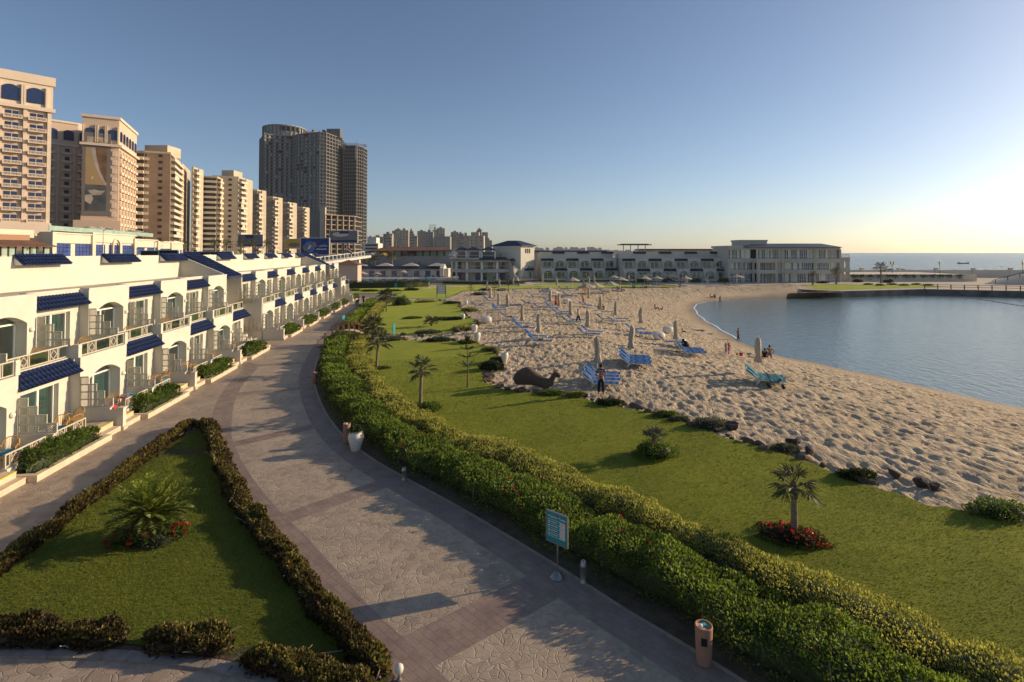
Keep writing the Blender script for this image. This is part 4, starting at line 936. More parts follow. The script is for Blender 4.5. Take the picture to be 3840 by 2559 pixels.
p = gp(1826, 1243); shrub((p.x - .1, p.y, p.z - .02), 1.0, .62, .34, 'leaf_dark', 'diamond flower bed of red blooms round the right palm', 2600, .075, rz=-.5, flower=46, seed=4, name='flower_bed', cat='flower bed', group='red flower beds', tint=.1)
fan_palm(p, 1.62, 'young fan palm in the red flower bed on the right lawn', .78, 15, (.0, 0), 1, 4)
p = gp(966, 945); shrub((p.x + .15, p.y + .1, p.z - .03), .95, .6, .42, 'leaf_green', 'low round shrub at the foot of the second palm', 1500, .11, seed=6)
fan_palm(p, 2.3, 'young fan palm in the middle of the near lawn beside the hedge', .95, 13, (.05, 0), 2, 4)
p = gp(865, 850); shrub((p.x + .2, p.y, p.z - .05), 1.1, .6, .2, 'leaf_dark', 'dark ring of low plants under the third palm', 800, .1, seed=7)
fan_palm(p, 2.1, 'bushy fan palm close to the clipped hedge near the bridge', 1.15, 18, (.1, .1), 3, 3)
p = gp(858, 788); fan_palm(p, 1.7, 'bushy fan palm standing beside the end of the footbridge', 1.35, 26, (0, 0), 4, 4)
p = gp(888, 716); fan_palm(p, 2.3, 'tall dense fan palm where the far lawn meets the hedge', 1.6, 28, (0, 0), 5, 5)
p = gp(922, 702); shrub(p, 1.6, 1.2, 1.5, 'leaf_green', 'round dark bush right of the far fan palm', 1500, .2, seed=8)
p = gp(1506, 1050); shrub(p, .95, .75, .62, 'leaf_green', 'round yellow-green shrub alone on the near lawn', 2600, .085, seed=9, tint=.15)
fan_palm((p.x - .05, p.y, p.z + .2), .55, 'small grey fan palm growing out of the lone lawn shrub', .62, 16, (0, 0), 7, 0, leafm='leaf_grey', el0=80, el1=15, trunk_r=.07)
p = gp(992, 750); fan_palm((p.x, p.y, p.z), .35, 'stemless young palm alone on the lawn beyond the bridge', 1.2, 13, (0, 0), 8, 1, el0=70, el1=5)
# small whorled araucaria-like trees
def whorl_tree(p, h, label, tiers=4, seed=0, sc=1.0):
    r = np.random.default_rng(seed + 300); o = empty('pine_tree', tuple(p), 0, label, 'tree', 'small pines on the lawns')
    mb = MB(); mb.tube([(0, 0, -.1), (.03, 0, h * .5), (0, 0, h)], [.055 * sc, .04 * sc, .012 * sc], 7); mb.build('trunk', 'bark', o)
    for k in range(tiers):
        z = h * (.48 + .5 * k / max(1, tiers - 1)); L = sc * (.95 - .15 * k) * (1.0 if k else .8); V, F, T = [], [], []; mb = MB()
        for j in range(6):
            az = j * math.pi / 3 + k * .4 + r.uniform(-.2, .2)
            pts = pinnate((0, 0, z), az, R(8 if k < tiers - 1 else 50), L * r.uniform(.75, 1.1), R(-25), 12, .05 * sc, .17 * sc, r, V, F, T, .4)
            mb.tube(pts[::4] + [pts[-1]], .012, 3, cap=False)
        v = np.vstack(V); f = np.vstack(F); t_ = np.concatenate(T); k0 = len(v); v = np.vstack([v, np.array(mb.v)]); f = np.vstack([f, np.array(mb.f) + k0]); t_ = np.concatenate([t_, np.full(len(mb.v), .2)])
        obj('branch_whorl', npmesh('branch_whorl', v, f, 'leaf_dark', t_), o)
whorl_tree(gp(1074, 893), 3.0, 'slender young pine with bare stem on the near lawn', 4, 1)
whorl_tree(gp(1136, 683), 3.4, 'small dark pine left of the far notice board', 4, 2, 1.2)
whorl_tree(gp(1082, 680), 2.4, 'small pine near the far bin on the far lawn', 4, 3, 1.0)
whorl_tree(gp(1992, 1045) if False else gp(1168, 672), 3.0, 'small bush-like pine before the pavilion plinth', 5, 4, 1.3)
# ------------------------------------------------------------------ beach and garden things
mat('canvas', (0.44, 0.38, 0.28), .9, .1, 3, .004, 30)
mat('sling_blue', (0.010, 0.085, 0.27), .8, .15, 5)
mat('sling_teal', (0.016, 0.16, 0.21), .8, .15, 5)
mat('plastic_white', (0.72, 0.70, 0.65), .5, .05, 5)
mat('camel_sand', (0.11, 0.082, 0.06), .95, .2, 2.5, .03, 9)
mat('rock_brown', (0.20, 0.135, 0.09), .9, .3, 2.2, .05, 5, stain=(.06, .05, .045), sscale=1.2, samt=.9)
mat('rock_dark', (0.075, 0.06, 0.052), .9, .35, 2.2, .05, 5)
mat('sign_teal', (0.02, 0.25, 0.27), .45, .05, 3)
mat('sign_white', (0.75, 0.75, 0.72), .6, .02, 3)
mat('sign_red', (0.55, 0.05, 0.04), .6, .02, 3)
mat('rope', (0.30, 0.26, 0.18), .8, .2, 6)
mat('towel_red', (0.55, 0.03, 0.04), .9, .2, 9); mat('towel_pink', (0.6, 0.25, 0.4), .9, .2, 9); mat('towel_green', (0.15, 0.4, 0.3), .9, .2, 9)
mat('tissue_blue', (0.05, 0.42, 0.55), .6, .1, 9)
mat('globe', (0.7, 0.66, 0.56), .35, .04, 3)
# --- sun loungers
def lounger_proto(name, sling):
    o = empty(name, (0, 0, -50)); w = .62
    mb = MB()
    for y in (-w / 2, w / 2 - .04): mb.box(-.35, 1.2, y, y + .04, .27, .32)
    mb.box(1.16, 1.2, -w / 2 + .04, w / 2 - .04, .271, .319); mb.box(-.35, -.31, -w / 2 + .04, w / 2 - .04, .271, .319)
    mb.build('frame', 'plastic_white', o)
    for x, dx in ((-.2, -.22), (.95, .12)):
        for y in (-w / 2 + .02, w / 2 - .02):
            g = MB(); g.bar((x, y, .28), (x + dx, y, 0), .035, .045); g.build('leg', 'plastic_white', o)
    mb = MB(); n = 8; V = []
    for i in range(n + 1):
        x = -.32 + 1.5 * i / n; z = .335 + .015 * math.sin(i * 2.4)
        V += [(x, -w / 2 + .02, z), (x, w / 2 - .02, z), (x, w / 2 - .02, z - .04), (x, -w / 2 + .02, z - .04)]
    F = [(0, 1, 2, 3), (4 * n + 3, 4 * n + 2, 4 * n + 1, 4 * n)]
    for i in range(n):
        for k in range(4): F.append((4 * i + k, 4 * i + 4 + k, 4 * i + 4 + (k + 1) % 4, 4 * i + (k + 1) % 4))
    mb.add(V, F); mb.build('seat_sling', sling, o)
    mb = MB(); a = R(38); L = .78
    mb.extr([(-.34, .33), (-.34 - L * math.cos(a), .33 + L * math.sin(a)), (-.32 - L * math.cos(a), .38 + L * math.sin(a)), (-.31, .38)], 'y', -w / 2 + .03, w / 2 - .03)
    bk = mb.build('backrest', sling, o)
    mb = MB()
    for y in (-w / 2 + .005, w / 2 - .03): mb.bar((-.33, y + .012, .32), (-.36 - L * math.cos(a), y + .012, .33 + L * math.sin(a) + .01), .03, .05)
    mb.bar((-.36 - L * math.cos(a), -w / 2 + .005, .34 + L * math.sin(a)), (-.36 - L * math.cos(a), w / 2 - .005, .34 + L * math.sin(a)), .04, .05)
    for y in (-w / 2 + .05, w / 2 - .05): mb.bar((-.55, y, .5), (-.25, y, .3), .025, .025)
    mb.build('backrest_frame', 'plastic_white', bk)
    mb = MB(); mb.extr([(-.6, .56), (-.88, .78), (-.84, .84), (-.56, .62)], 'y', -w / 2 + .06, w / 2 - .06); mb.build('head_pad', sling, bk)
    index_children(o); return o
LB = lounger_proto('sun_lounger', 'sling_blue'); LT = lounger_proto('sun_lounger', 'sling_teal')
PR8 = lambda x, y: (1700 + x / 2.353, 1050 + y / 2.353)
PR7 = lambda x, y: (1900 + x / 1.681, 850 + y / 1.681)
PR5 = lambda x, y: (2100 + x / 2.353, 1200 + y / 2.353)
PR4 = lambda x, y: (2600 + x / 1.8976, 900 + y / 1.8976)
used_l = {LB: False, LT: False}
def lounger(pxy, ang, label, proto=None, sc=1.0, d=(0, 0)):
    proto = proto or LB; p = G(*pxy); x, y = p.x + d[0], p.y + d[1]
    if not used_l[proto]: o = proto; used_l[proto] = True
    else: o = copy_tree(proto)
    o.location = (x, y, H(x, y) - .02); o.rotation_euler = (0, 0, ang); o.scale = (1.05, 1.05, 1.05)
    tag(o, label, 'sun lounger', 'sun loungers on the sand'); return o
rl = random.Random(5)
LOUNGE = [((285, 128), 'blue lounger at the back left of the beach by the lawn'), ((305, 176), 'blue lounger beside the twin parasols at the left edge'), ((425, 97), 'blue lounger under the folded parasol before the pavilion lawn'),
 ((215, 243), 'blue lounger nearest the left white urns with dark towel'), ((400, 282), 'blue lounger right of the white urn row, second from the lawn'), ((490, 350), 'blue lounger with black bag beside the broad folded parasol'),
 ((625, 445), 'blue lounger with reddish towel left of the centre parasols'), ((755, 565), 'blue lounger with teal towel below the folded parasol nearest the bay lawn'), ((655, 222), 'dark-draped lounger in the third row of the beach'),
 ((765, 255), 'blue lounger right of the dark-draped one'), ((860, 240), 'blue lounger under the folded parasol left of the red dress'), ((845, 205), 'blue lounger just behind the red-dressed person'), ((850, 152), 'blue lounger under the left big open parasol'),
 ((940, 315), 'blue lounger left of the man in a pale shirt'), ((1030, 388), 'teal-headed lounger in front of the man in a pale shirt'), ((1185, 500), 'pale blue lounger alone under the centre folded parasol'), ((1160, 236), 'blue lounger left of the seated dark group'), ((1205, 246), 'second blue lounger left of the seated dark group'),
 ((1335, 365), 'teal lounger in the middle of the sand'), ((1430, 385), 'blue lounger right of the teal one in the middle of the sand'), ((1640, 487), 'blue lounger of a pair before the white bean bags'), ((1675, 500), 'nearer blue lounger of the pair before the white bean bags')]
for xy, lab in LOUNGE:
    lounger(PR8(*xy), R(-10) + rl.uniform(-.12, .12), lab, LT if 'teal' in lab.split()[0] else LB)
for i_, (xy, lab) in enumerate([((330, 200), 'blue lounger at the foot of the left folded parasol pair'), ((398, 262), 'blue lounger at the slim folded parasol'), ((590, 405), 'blue lounger farther back behind the reddish towel lounger'), ((720, 520), 'blue lounger behind the teal towel lounger'), ((880, 262), 'blue lounger right of the dark-draped pair'), ((960, 300), 'second blue lounger left of the man in a pale shirt'), ((1070, 372), 'blue lounger just right of the teal-headed one'), ((1215, 478), 'second lounger under the centre folded parasol'), ((1330, 300), 'blue lounger right of the seated dark group'), ((1455, 362), 'blue lounger below the folded parasol in mid sand'), ((1600, 455), 'blue lounger beside the leaning folded parasol'), ((1900, 570), 'blue lounger left of the folded parasol by the woman in black'), ((560, 120), 'blue lounger at the back left beyond the third row'), ((700, 140), 'blue lounger left of the left big open parasol'), ((1010, 150), 'blue lounger behind the vendor'), ((1390, 190), 'blue lounger behind the seated dark group')]):
    lounger(PR8(*xy), R(-10) + rl.uniform(-.15, .15), lab)
def cluster(pxy, n, labs, ang=R(-12), pr=None, step=.82, proto=None):
    for k in range(n):
        d = (math.sin(-ang) * step * (k - (n - 1) / 2) + .1 * (k % 2), math.cos(ang) * step * (k - (n - 1) / 2))
        lounger(pxy, ang + rl.uniform(-.04, .04), labs % ['nearest', 'second', 'third', 'fourth', 'fifth', 'sixth'][k], pr, d=d)
cluster(PR8(1290, 900), 4, '%s lounger of the row behind the man in a striped shirt')
cluster(PR8(1585, 735), 5, '%s lounger of the row of five right of the striped man', step=.72)
cluster(PR8(2075, 650), 5, '%s lounger of the long row beside the woman in black', step=.8)
cluster(PR5(1790, 545), 3, '%s teal lounger beside the pushchair near the water', pr=LT, step=.75, ang=R(-22))
for i, (x, y, n, lab) in enumerate([(200, 385, 1, 'far blue lounger before the pavilion lawn'), (350, 400, 2, '%s far lounger right of the pavilion lawn'), (400, 400, 1, 'far blue lounger by the leftmost far open parasol'), (610, 420, 3, '%s far lounger right of the big twin open parasols'), (700, 405, 2, '%s far lounger with people before the villa row'), (800, 375, 2, '%s far lounger below the middle open parasols'), (870, 385, 3, '%s far lounger under the flat open parasol'), (930, 382, 2, '%s far lounger right of the flat open parasol'), (1040, 360, 2, '%s far lounger under the raised far parasol'), (1105, 378, 3, '%s far lounger under the right far open parasol'), (1250, 372, 2, '%s far lounger beside the lone far folded parasol'), (1440, 370, 3, '%s far lounger below the parasol by the glazed building'), (235, 440, 1, 'blue lounger behind the left big open parasol'), (520, 365, 1, 'far blue lounger behind the folded twin parasols'), (650, 378, 1, 'far blue lounger in shade before the villa row')]):
    if n == 1: lounger(PR7(x, y), R(-5) + rl.uniform(-.2, .2), lab)
    else: cluster(PR7(x, y), n, lab, R(rl.uniform(-20, 5)), LT if i % 4 == 1 else LB, .85)
# --- parasols
def closed_proto(seed, lean):
    r = random.Random(seed); o = empty('folded_parasol', (0, 0, -50))
    mb = MB(); mb.tube([(0, 0, -.2), (0, 0, 2.62)], .028, 8); mb.build('pole', 'plastic_white', o)
    n = 18; prof = [(.84, .19), (.92, .235), (1.1, .20), (1.35, .145), (1.55, .175), (1.85, .19), (2.1, .175), (2.35, .145), (2.5, .10), (2.58, .03)]; V = []; F = []
    for j, (z, rr) in enumerate(prof):
        for k in range(n):
            a = 2 * math.pi * k / n; q = rr * (1 + .3 * math.cos(a * 6 + j * .25) + .1 * math.sin(a * 3 + seed + j * .4)); V.append((q * math.cos(a) + lean * (z - .9) * .05 * math.sin(j * .9 + seed), q * math.sin(a), z + .03 * math.sin(a * 3 + seed)))
    for j in range(len(prof) - 1):
        for k in range(n): F.append((j * n + k, j * n + (k + 1) % n, (j + 1) * n + (k + 1) % n, (j + 1) * n + k))
    F.append(tuple(range(n))[::-1]); mb = MB(); mb.add(V, F); mb.build('folded_canopy', 'canvas', o, True)
    mb = MB(); mb.lathe([(.17, 1.34), (.172, 1.40)], 12, cap=False); mb.build('tie', 'canvas', o); mb = MB(); mb.lathe([(.02, 2.58), (.04, 2.62), (.035, 2.68), (.01, 2.71)], 8); mb.build('finial', 'plastic_white', o)
    index_children(o); return o
CP = [closed_proto(1, 1), closed_proto(2, -1), closed_proto(5, .5)]; cpu = [False] * 3
def closed(pxy, label, k=0, sc=1.0):
    p = G(*pxy); o = CP[k] if not cpu[k] else copy_tree(CP[k]); cpu[k] = True
    o.location = (p.x, p.y, p.z - .02); o.rotation_euler = (rl.uniform(-.03, .03), rl.uniform(-.04, .04), rl.uniform(0, 6)); o.scale = (sc, sc, sc)
    tag(o, label, 'parasol', 'folded parasols on the sand')
CLO = [((295, 118), 'folded parasol farthest left on the sand'), ((330, 200), 'folded parasol left of the pair near the left lawn edge'), ((405, 90), 'folded parasol at the back left before the pavilion'), ((530, 70), 'folded parasol standing on the grass edge before the pavilion steps'), ((398, 268), 'slim folded parasol left of the broad grey one'), ((480, 292), 'broad grey folded parasol left of centre'), ((610, 425), 'folded parasol behind the lounger with reddish towel'), ((750, 540), 'folded parasol at the lounger with teal towel'), ((855, 238), 'folded parasol in front of the left big open parasol'), ((935, 283), 'folded parasol right of the red-dressed person'), ((1038, 375), 'folded parasol left of the man in a pale shirt'), ((1185, 490), 'folded parasol over the lone pale blue lounger'), ((1197, 205), 'folded parasol next to the vendor with inflatables'), ((1300, 312), 'folded parasol beside the seated dark group'), ((1430, 368), 'folded parasol alone in the middle of the sand'), ((1655, 445), 'leaning folded parasol behind the blue lounger pair'), ((1565, 700), 'folded parasol over the row of five loungers'), ((1965, 600), 'folded parasol beside the woman in black'), ((1272, 838), 'folded parasol right behind the man in a striped shirt'), ((915, 78), 'folded parasol behind the open parasols on the left'), ((785, 45), 'folded parasol on the far grass strip'), ]
for i, (xy, lab) in enumerate(CLO): closed(PR8(*xy), lab, i % 3, .97 + .06 * rl.random())
closed(PR4(464, 955), 'folded parasol nearest the water over the teal loungers', 0)
for i, (x, y, lab) in enumerate([(520, 372, 'left folded parasol of the far twin before the villas'), (553, 374, 'right folded parasol of the far twin before the villas'), (768, 366, 'far folded parasol before the villa stair gap'), (815, 364, 'far folded parasol right of the stair gap'), (1135, 372, 'far folded parasol behind the right open parasols'), (1263, 372, 'lone far folded parasol on the right of the sand')]): closed(PR7(x, y), lab, i % 3)
def open_proto(seed):
    o = empty('open_parasol', (0, 0, -50)); n = 8; rad = 1.75
    mb = MB(); mb.tube([(0, 0, -.2), (0, 0, 2.7)], .03, 8); mb.build('pole', 'plastic_white', o)
    V = [(0, 0, 2.72)]; F = []
    for ring, (rr, z) in enumerate(((.6, 2.42), (1.2, 2.18), (1.0 * rad, 1.98), (rad * 1.005, 1.88))):
        for k in range(n * 2):
            a = math.pi * k / n; s = 1.0 if k % 2 == 0 else .955; V.append((rr * s * math.cos(a), rr * s * math.sin(a), z + (-.0 if k % 2 == 0 else -.03)))
    m_ = n * 2
    for k in range(m_): F.append((0, 1 + k, 1 + (k + 1) % m_))
    for q in range(3):
        for k in range(m_): F.append((1 + q * m_ + k, 1 + (q + 1) * m_ + k, 1 + (q + 1) * m_ + (k + 1) % m_, 1 + q * m_ + (k + 1) % m_))
    mb = MB(); mb.add(V, F); mb.build('canopy', 'canvas', o)
    for k in range(n):
        a = 2 * math.pi * k / n; g = MB(); g.bar((0, 0, 2.66), (1.72 * math.cos(a), 1.72 * math.sin(a), 1.96), .02, .02); g.build('rib', 'plastic_white', o)
    mb = MB(); mb.lathe([(.02, 2.7), (.05, 2.74), (.01, 2.82)], 8); mb.build('finial', 'plastic_white', o)
    index_children(o); return o
OP = open_proto(0); opu = False
def openp(pxy, label, tilt=(0, 0), dz=0, sc=1.0):
    global opu
    p = G(*pxy); o = OP if not opu else copy_tree(OP); opu = True; o.location = (p.x, p.y, p.z - .02 + dz); o.rotation_euler = (tilt[0], tilt[1], rl.uniform(0, 1)); o.scale = (sc, sc, sc); tag(o, label, 'parasol', 'open parasols on the sand')
openp(PR8(840, 212), 'big open parasol at the left centre of the sand', (0, .08)); openp(PR8(1250, 140), 'big open parasol in the centre with white pole', (0, .05)); openp(PR8(1180, 150), 'open parasol just left of the big centre one', (0, -.1))
for x, y, lab, sc in [(415, 392, 'leftmost far open parasol before the lawn strip', 1), (655, 425, 'open parasol right of the big centre one', 1), (675, 362, 'small far open parasol before the villa stair gap', .95), (718, 390, 'sagging open parasol below the villa stair gap', 1), (866, 380, 'drooping open parasol in the middle far row', 1), (886, 352, 'flat open parasol on the grass strip behind', 1), (946, 372, 'wide open parasol with pale pole in the far row', 1), (1042, 356, 'raised open parasol right of the wide one', 1), (1126, 374, 'open parasol at the right end of the far row', 1), (1452, 370, 'open parasol by the corner of the glazed building', 1.1)]:
    openp(PR7(x, y), lab, (rl.uniform(-.06, .06), rl.uniform(.0, .12)), sc=sc)
# --- rocks and edging plants along the lawn
def rockmesh(seed, mats):
    r = np.random.default_rng(seed); bm = bmesh.new(); bmesh.ops.create_icosphere(bm, subdivisions=2, radius=1)
    pl = r.normal(size=(9, 3)); pl /= np.linalg.norm(pl, axis=1, keepdims=True); dd = r.uniform(.38, .82, 9)
    for v in bm.verts:
        c = np.array(v.co)
        for n_, d_ in zip(pl, dd):
            e = c @ n_ - d_
            if e > 0: c = c - n_ * e
        v.co = Vector(c * (1 + .06 * r.normal()))
    me = bpy.data.meshes.new('rock'); bm.to_mesh(me); bm.free(); me.materials.append(MATS[mats]); return me
RK = [rockmesh(i, 'rock_brown' if i % 3 else 'rock_dark') for i in range(6)]
edge1 = smooth_poly([(p.x, p.y) for p in L1], 6); e1 = arclen(edge1); s = 12.0
while s < e1[-1]:
    p = at_arc(edge1, e1, s); dist = math.hypot(*p)
    big = rl.random(); r_ = (.13 + .30 * big ** 2) * (1 if dist < 45 else 1.25); off = rl.uniform(-.05, .6)
    t_ = at_arc(edge1, e1, s + .3) - p; t_ /= max(np.linalg.norm(t_), 1e-6); q = p + np.array([t_[1], -t_[0]]) * off
    o = obj('rock', RK[rl.randrange(6)], None, (q[0], q[1], H(q[0], q[1]) + r_ * .15)); o.scale = (r_ * rl.uniform(.9, 1.5), r_ * rl.uniform(.7, 1.1), r_ * rl.uniform(.5, .85)); o.rotation_euler = (rl.uniform(-.3, .3), rl.uniform(-.3, .3), rl.uniform(0, 6))
    tag(o, 'brown rock in the border between near lawn and sand', 'rock', 'rocks edging the near lawn'); s += rl.uniform(.2, .85) * (1 if dist < 45 else 1.6)
edge2 = smooth_poly([(p.x, p.y) for p in L2], 6); e2 = arclen(edge2); s = 0.0
while s < e2[-1]:
    p = at_arc(edge2, e2, s); r_ = .15 + .28 * rl.random() ** 2; o = obj('rock', RK[rl.randrange(6)], None, (p[0] + rl.uniform(-.2, .4), p[1] - rl.uniform(0, .6), H(*p) + r_ * .2)); o.scale = (r_ * 1.3, r_, r_ * .8); o.rotation_euler = (0, 0, rl.uniform(0, 6))
    tag(o, 'brown rock bordering the second lawn beyond the dry creek', 'rock', 'rocks edging the second lawn'); s += rl.uniform(.6, 2.2)
for i, (x, y, r_) in enumerate([(1822, 1022, .26), (1860, 1040, .2), (1680, 985, .3), (1402, 921, .24), (2055, 1095, .22), (2120, 1115, .24), (2150, 1125, .2)]):
    p = gp(x, y); o = obj('boulder', RK[0 if i % 2 else 3], None, (p.x, p.y, p.z + r_ * .1)); o.scale = (r_ * 1.7, r_ * 1.0, r_ * .95); o.rotation_euler = (0, .2, i * 1.3)
    tag(o, ['dark upright boulder at the lawn edge right of centre', 'dark boulder beside the upright one on the sand edge', 'dark pointed boulder behind the grey-green edge plant', 'flat boulder at the feet of the striped man', 'dark boulder at the right lawn edge', 'second dark boulder at the right lawn edge', 'rightmost of the dark boulders at the lawn edge'][i], 'rock', 'boulders at the lawn edge')
EP = [((2300, 1185), 1.0, .42, 'clipped round'), ((1970, 1098), .7, .3, 'small round'), ((1805, 1035), .6, .25, 'small yellowish'), ((1630, 982), 1.0, .42, 'grey-green bushy'), ((1530, 958), .7, .25, 'trailing'), ((1405, 930), .8, .28, 'spreading'), ((1560, 968), .5, .2, 'tiny'), ((1325, 912), .6, .25, 'dark creeping'), ((1270, 908), .8, .25, 'bright creeping'), ((1130, 850), .9, .6, 'tall leafy'), ((1142, 832), .6, .3, 'round green'), ((1128, 806), .7, .25, 'low olive'), ((1075, 790), .8, .3, 'yellowish'), ((1010, 785), 1.5, .35, 'long low'), ((900, 782), 1.5, .35, 'creek-side'), ((1070, 757), 1.6, .4, 'wide green'), ((1020, 735), 1.4, .3, 'feathery'), ((1050, 735), 1.2, .3, 'second feathery'), ((985, 766), 1.5, .3, 'creek bank'), ((1080, 715), 1.2, .5, 'far round'), ((950, 733), 1.3, .25, 'lawn strip'), ((1040, 698), 1.5, .35, 'far spreading'), ((1100, 678), 1.5, .5, 'far dark'), ((980, 695), 2.0, .4, 'far low dark'), ((1155, 668), 1.4, .4, 'remote'), ((1115, 668), 1.6, .5, 'remote dark')]
for i, ((x, y), rr, h_, w_) in enumerate(EP):
    p = gp(x, y); p.z -= .05
    shrub(p, rr, rr * .6, h_, ['leaf_green', 'leaf_clipped', 'leaf_grey', 'leaf_dark'][(i * 7 + (2 if 'grey' in w_ else 0)) % 4 if 'grey' not in w_ else 2], w_ + ' plant in the rocky border of the lawn', int(900 + 900 * (1 if y > 900 else .2)), .085 if y > 850 else .16, seed=40 + i, name='border_plant', cat='plant', group='plants in the rocky lawn border')
# --- camel sculpture, man-made things
def skin(name, verts, edges, radii, matname, sub=2, root=0):
    me = bpy.data.meshes.new(name); me.from_pydata([tuple(v) for v in verts], edges, [])
    o = bpy.data.objects.new(name, me)
    sk = o.modifiers.new('skin', 'SKIN'); me.skin_vertices[0].data
    for i, r_ in enumerate(radii):
        d = me.skin_vertices[0].data[i]; d.radius = (r_, r_) if not isinstance(r_, tuple) else r_; d.use_root = (i == root)
    sk.use_smooth_shade = True
    if sub: ss = o.modifiers.new('sub', 'SUBSURF'); ss.levels = sub; ss.render_levels = sub
    m2 = evaluate(o); m2.name = name; m2.materials.clear(); m2.materials.append(MATS[matname])
    m2.polygons.foreach_set('use_smooth', [True] * len(m2.polygons)); return m2
cp = gp(1228, 892); cam_ = empty('camel_sculpture', (cp.x, cp.y, cp.z - .05), R(-14), 'dark sand sculpture of a lying camel at the lawn edge', 'sculpture')
v = [(-1.35, 0, .28), (-1.0, 0, .48), (-.5, 0, .70), (-.05, 0, .52), (.4, 0, .36), (.85, 0, .20), (1.12, 0, .34), (1.2, 0, .68), (1.38, 0, .80), (1.68, 0, .66),
     (-.5, 0, 1.08), (.9, 0, .05)]
e = [(0, 1), (1, 2), (2, 3), (3, 4), (4, 5), (5, 6), (6, 7), (7, 8), (8, 9), (2, 10), (5, 11)]
rr = [.28, .40, .45, .40, .32, .25, .2, .17, .185, .11, .17, .2]
cam_.scale = (1, 1, 1.22); obj('body', skin('body', v, e, rr, 'camel_sand'), cam_)
for y in (-.1, .1):
    g = MB(); g.lathe([(.01, 0), (.045, .05), (.03, .12), (.005, .16)], 6); g.xf(Matrix.Translation((1.28, y, .90))); g.build('ear', 'camel_sand', cam_, True)
def urn(p, label, sc=1.0, m_='pot_white', name='urn', group='white urns along the sand edge', extra=None):
    o = empty(name, tuple(p), 0, label, 'urn', group)
    mb = MB(); mb.lathe([(r_ * sc, z * sc) for r_, z in ((.19, 0), (.21, .04), (.25, .2), (.33, .5), (.36, .66), (.33, .78), (.28, .84), (.30, .88), (.34, .92), (.31, .93), (.25, .88), (.24, .7))], 20); mb.build('body', m_, o, True)
    mb = MB()
    for z in (.3, .42, .54): mb.lathe([(sc * (.25 + (z - .2) * .27 + .003), sc * (z - .015)), (sc * (.25 + (z - .2) * .27 + .018), sc * z), (sc * (.25 + (z - .2) * .27 + .006), sc * (z + .015))], 20, cap=False)
    mb.build('ribs', m_, o, True); return o
for x, y, lab, sc in [(113, 222, 'small white urn on the far left sand edge', .8), (187, 470, 'white urn at the mouth of the dry creek, farther one', .95), (210, 542, 'white urn at the mouth of the dry creek, nearer one', .95), (453, 727, 'white urn among rocks left of the camel', .85), (85, 352, 'tilted small white urn beside the second lawn', .8)]:
    p = G(*PR8(x, y)); urn(p, lab, sc)
p = Z(1326, 1690, 0); p.x += .1; o = urn(Vector((p.x, p.y, .0)), 'big white ribbed urn with black plant top on the promenade', .98, group='white urns along the sand edge')
shrub((p.x, p.y, .86), .36, .36, .22, 'leaf_dark', 'black-green plant spilling over the big promenade urn', 500, .09, seed=90, name='urn_plant', cat='plant')
def bean_bag(p, label, sx=.62, sy=.5, sz=.5):
    o = empty('bean_bag', tuple(p), .3, label, 'bean bag', 'white bean bags on the sand'); bm = bmesh.new(); bmesh.ops.create_uvsphere(bm, u_segments=16, v_segments=10, radius=1)
    for v_ in bm.verts: c = v_.co; v_.co = Vector((math.copysign(abs(c.x) ** .75, c.x) * sx, math.copysign(abs(c.y) ** .75, c.y) * sy, (math.copysign(abs(c.z) ** .7, c.z) * .5 + .46) * sz * 1.6 + .03 * math.sin(c.x * 5)))
    me = bpy.data.meshes.new('cover'); bm.to_mesh(me); bm.free(); me.materials.append(MATS['pot_white']); me.polygons.foreach_set('use_smooth', [True] * len(me.polygons)); obj('cover', me, o)
    mb = MB(); mb.lathe([(sx * .97, sz * .72), (sx * 1.0, sz * .75), (sx * .97, sz * .78)], 20, cap=False); mb.xf(Matrix.Scale(sy / sx, 4, (0, 1, 0))); mb.build('seam', 'pot_white', o)
for x, y, lab in [(292, 378, 'white bean bag on the left sand edge near the urns'), (1815, 525, 'white bean bag left of the woman in black, nearer one'), (1895, 468, 'white bean bag left of the woman in black, farther one'), (2005, 590, 'white bean bag seat in front of the woman in black'), (1000, 210, 'white bean bag beside the vendor')]:
    bean_bag(G(*PR8(x, y)), lab)
# weather board
wb = Z(2089, 2166, 0); o = empty('weather_board', (wb.x, wb.y, .005), math.atan2(-.45, .535), 'teal weather board on a metal foot beside the hedge', 'sign')
mb = MB(); mb.lathe([(.21, 0), (.2, .03), (.16, .05), (.14, .09), (.09, .11), (.05, .15), (.02, .16)], 20); mb.build('foot', 'metal_grey', o, True)
mb = MB(); mb.tube([(0, .02, .1), (0, .02, 1.0)], .022, 8); mb.build('pole', 'metal_grey', o)
mb = MB(); w, z0, z1 = .345, .93, 1.74
mb.box(-w, w, -.02, .03, z0, z1); bd = mb.build('board', 'sign_teal', o)
mb = MB(); mb.box(-w - .02, w + .02, -.026, .036, z1, z1 + .025); mb.box(-w - .02, w + .02, -.026, .036, z0 - .025, z0); mb.box(-w - .02, -w, -.026, .036, z0, z1); mb.box(w, w + .02, -.026, .036, z0, z1); mb.build('board_frame', 'metal_grey', o)
def text(body, size, loc, rot, m_, parent, name='lettering', align='LEFT', extrude=.002, sx=1.0):
    cu = bpy.data.curves.new(name, 'FONT'); cu.body = body; cu.size = size; cu.align_x = align; cu.extrude = extrude
    ob = bpy.data.objects.new('tmp_text', cu); me = evaluate(ob)
    me.name = name; me.materials.clear(); me.materials.append(MATS[m_]); x = obj(name, me, parent, loc); x.rotation_euler = rot; x.scale = (sx, 1, 1); return x
text('Weather Today', .092, (-.29, -.024, z1 - .14), (math.pi / 2, 0, 0), 'sign_white', bd)
mb = MB()
for k in range(5): mb.box(-.29, .29, -.0245, -.0205, z1 - .2 - .115 * k, z1 - .192 - .115 * k)
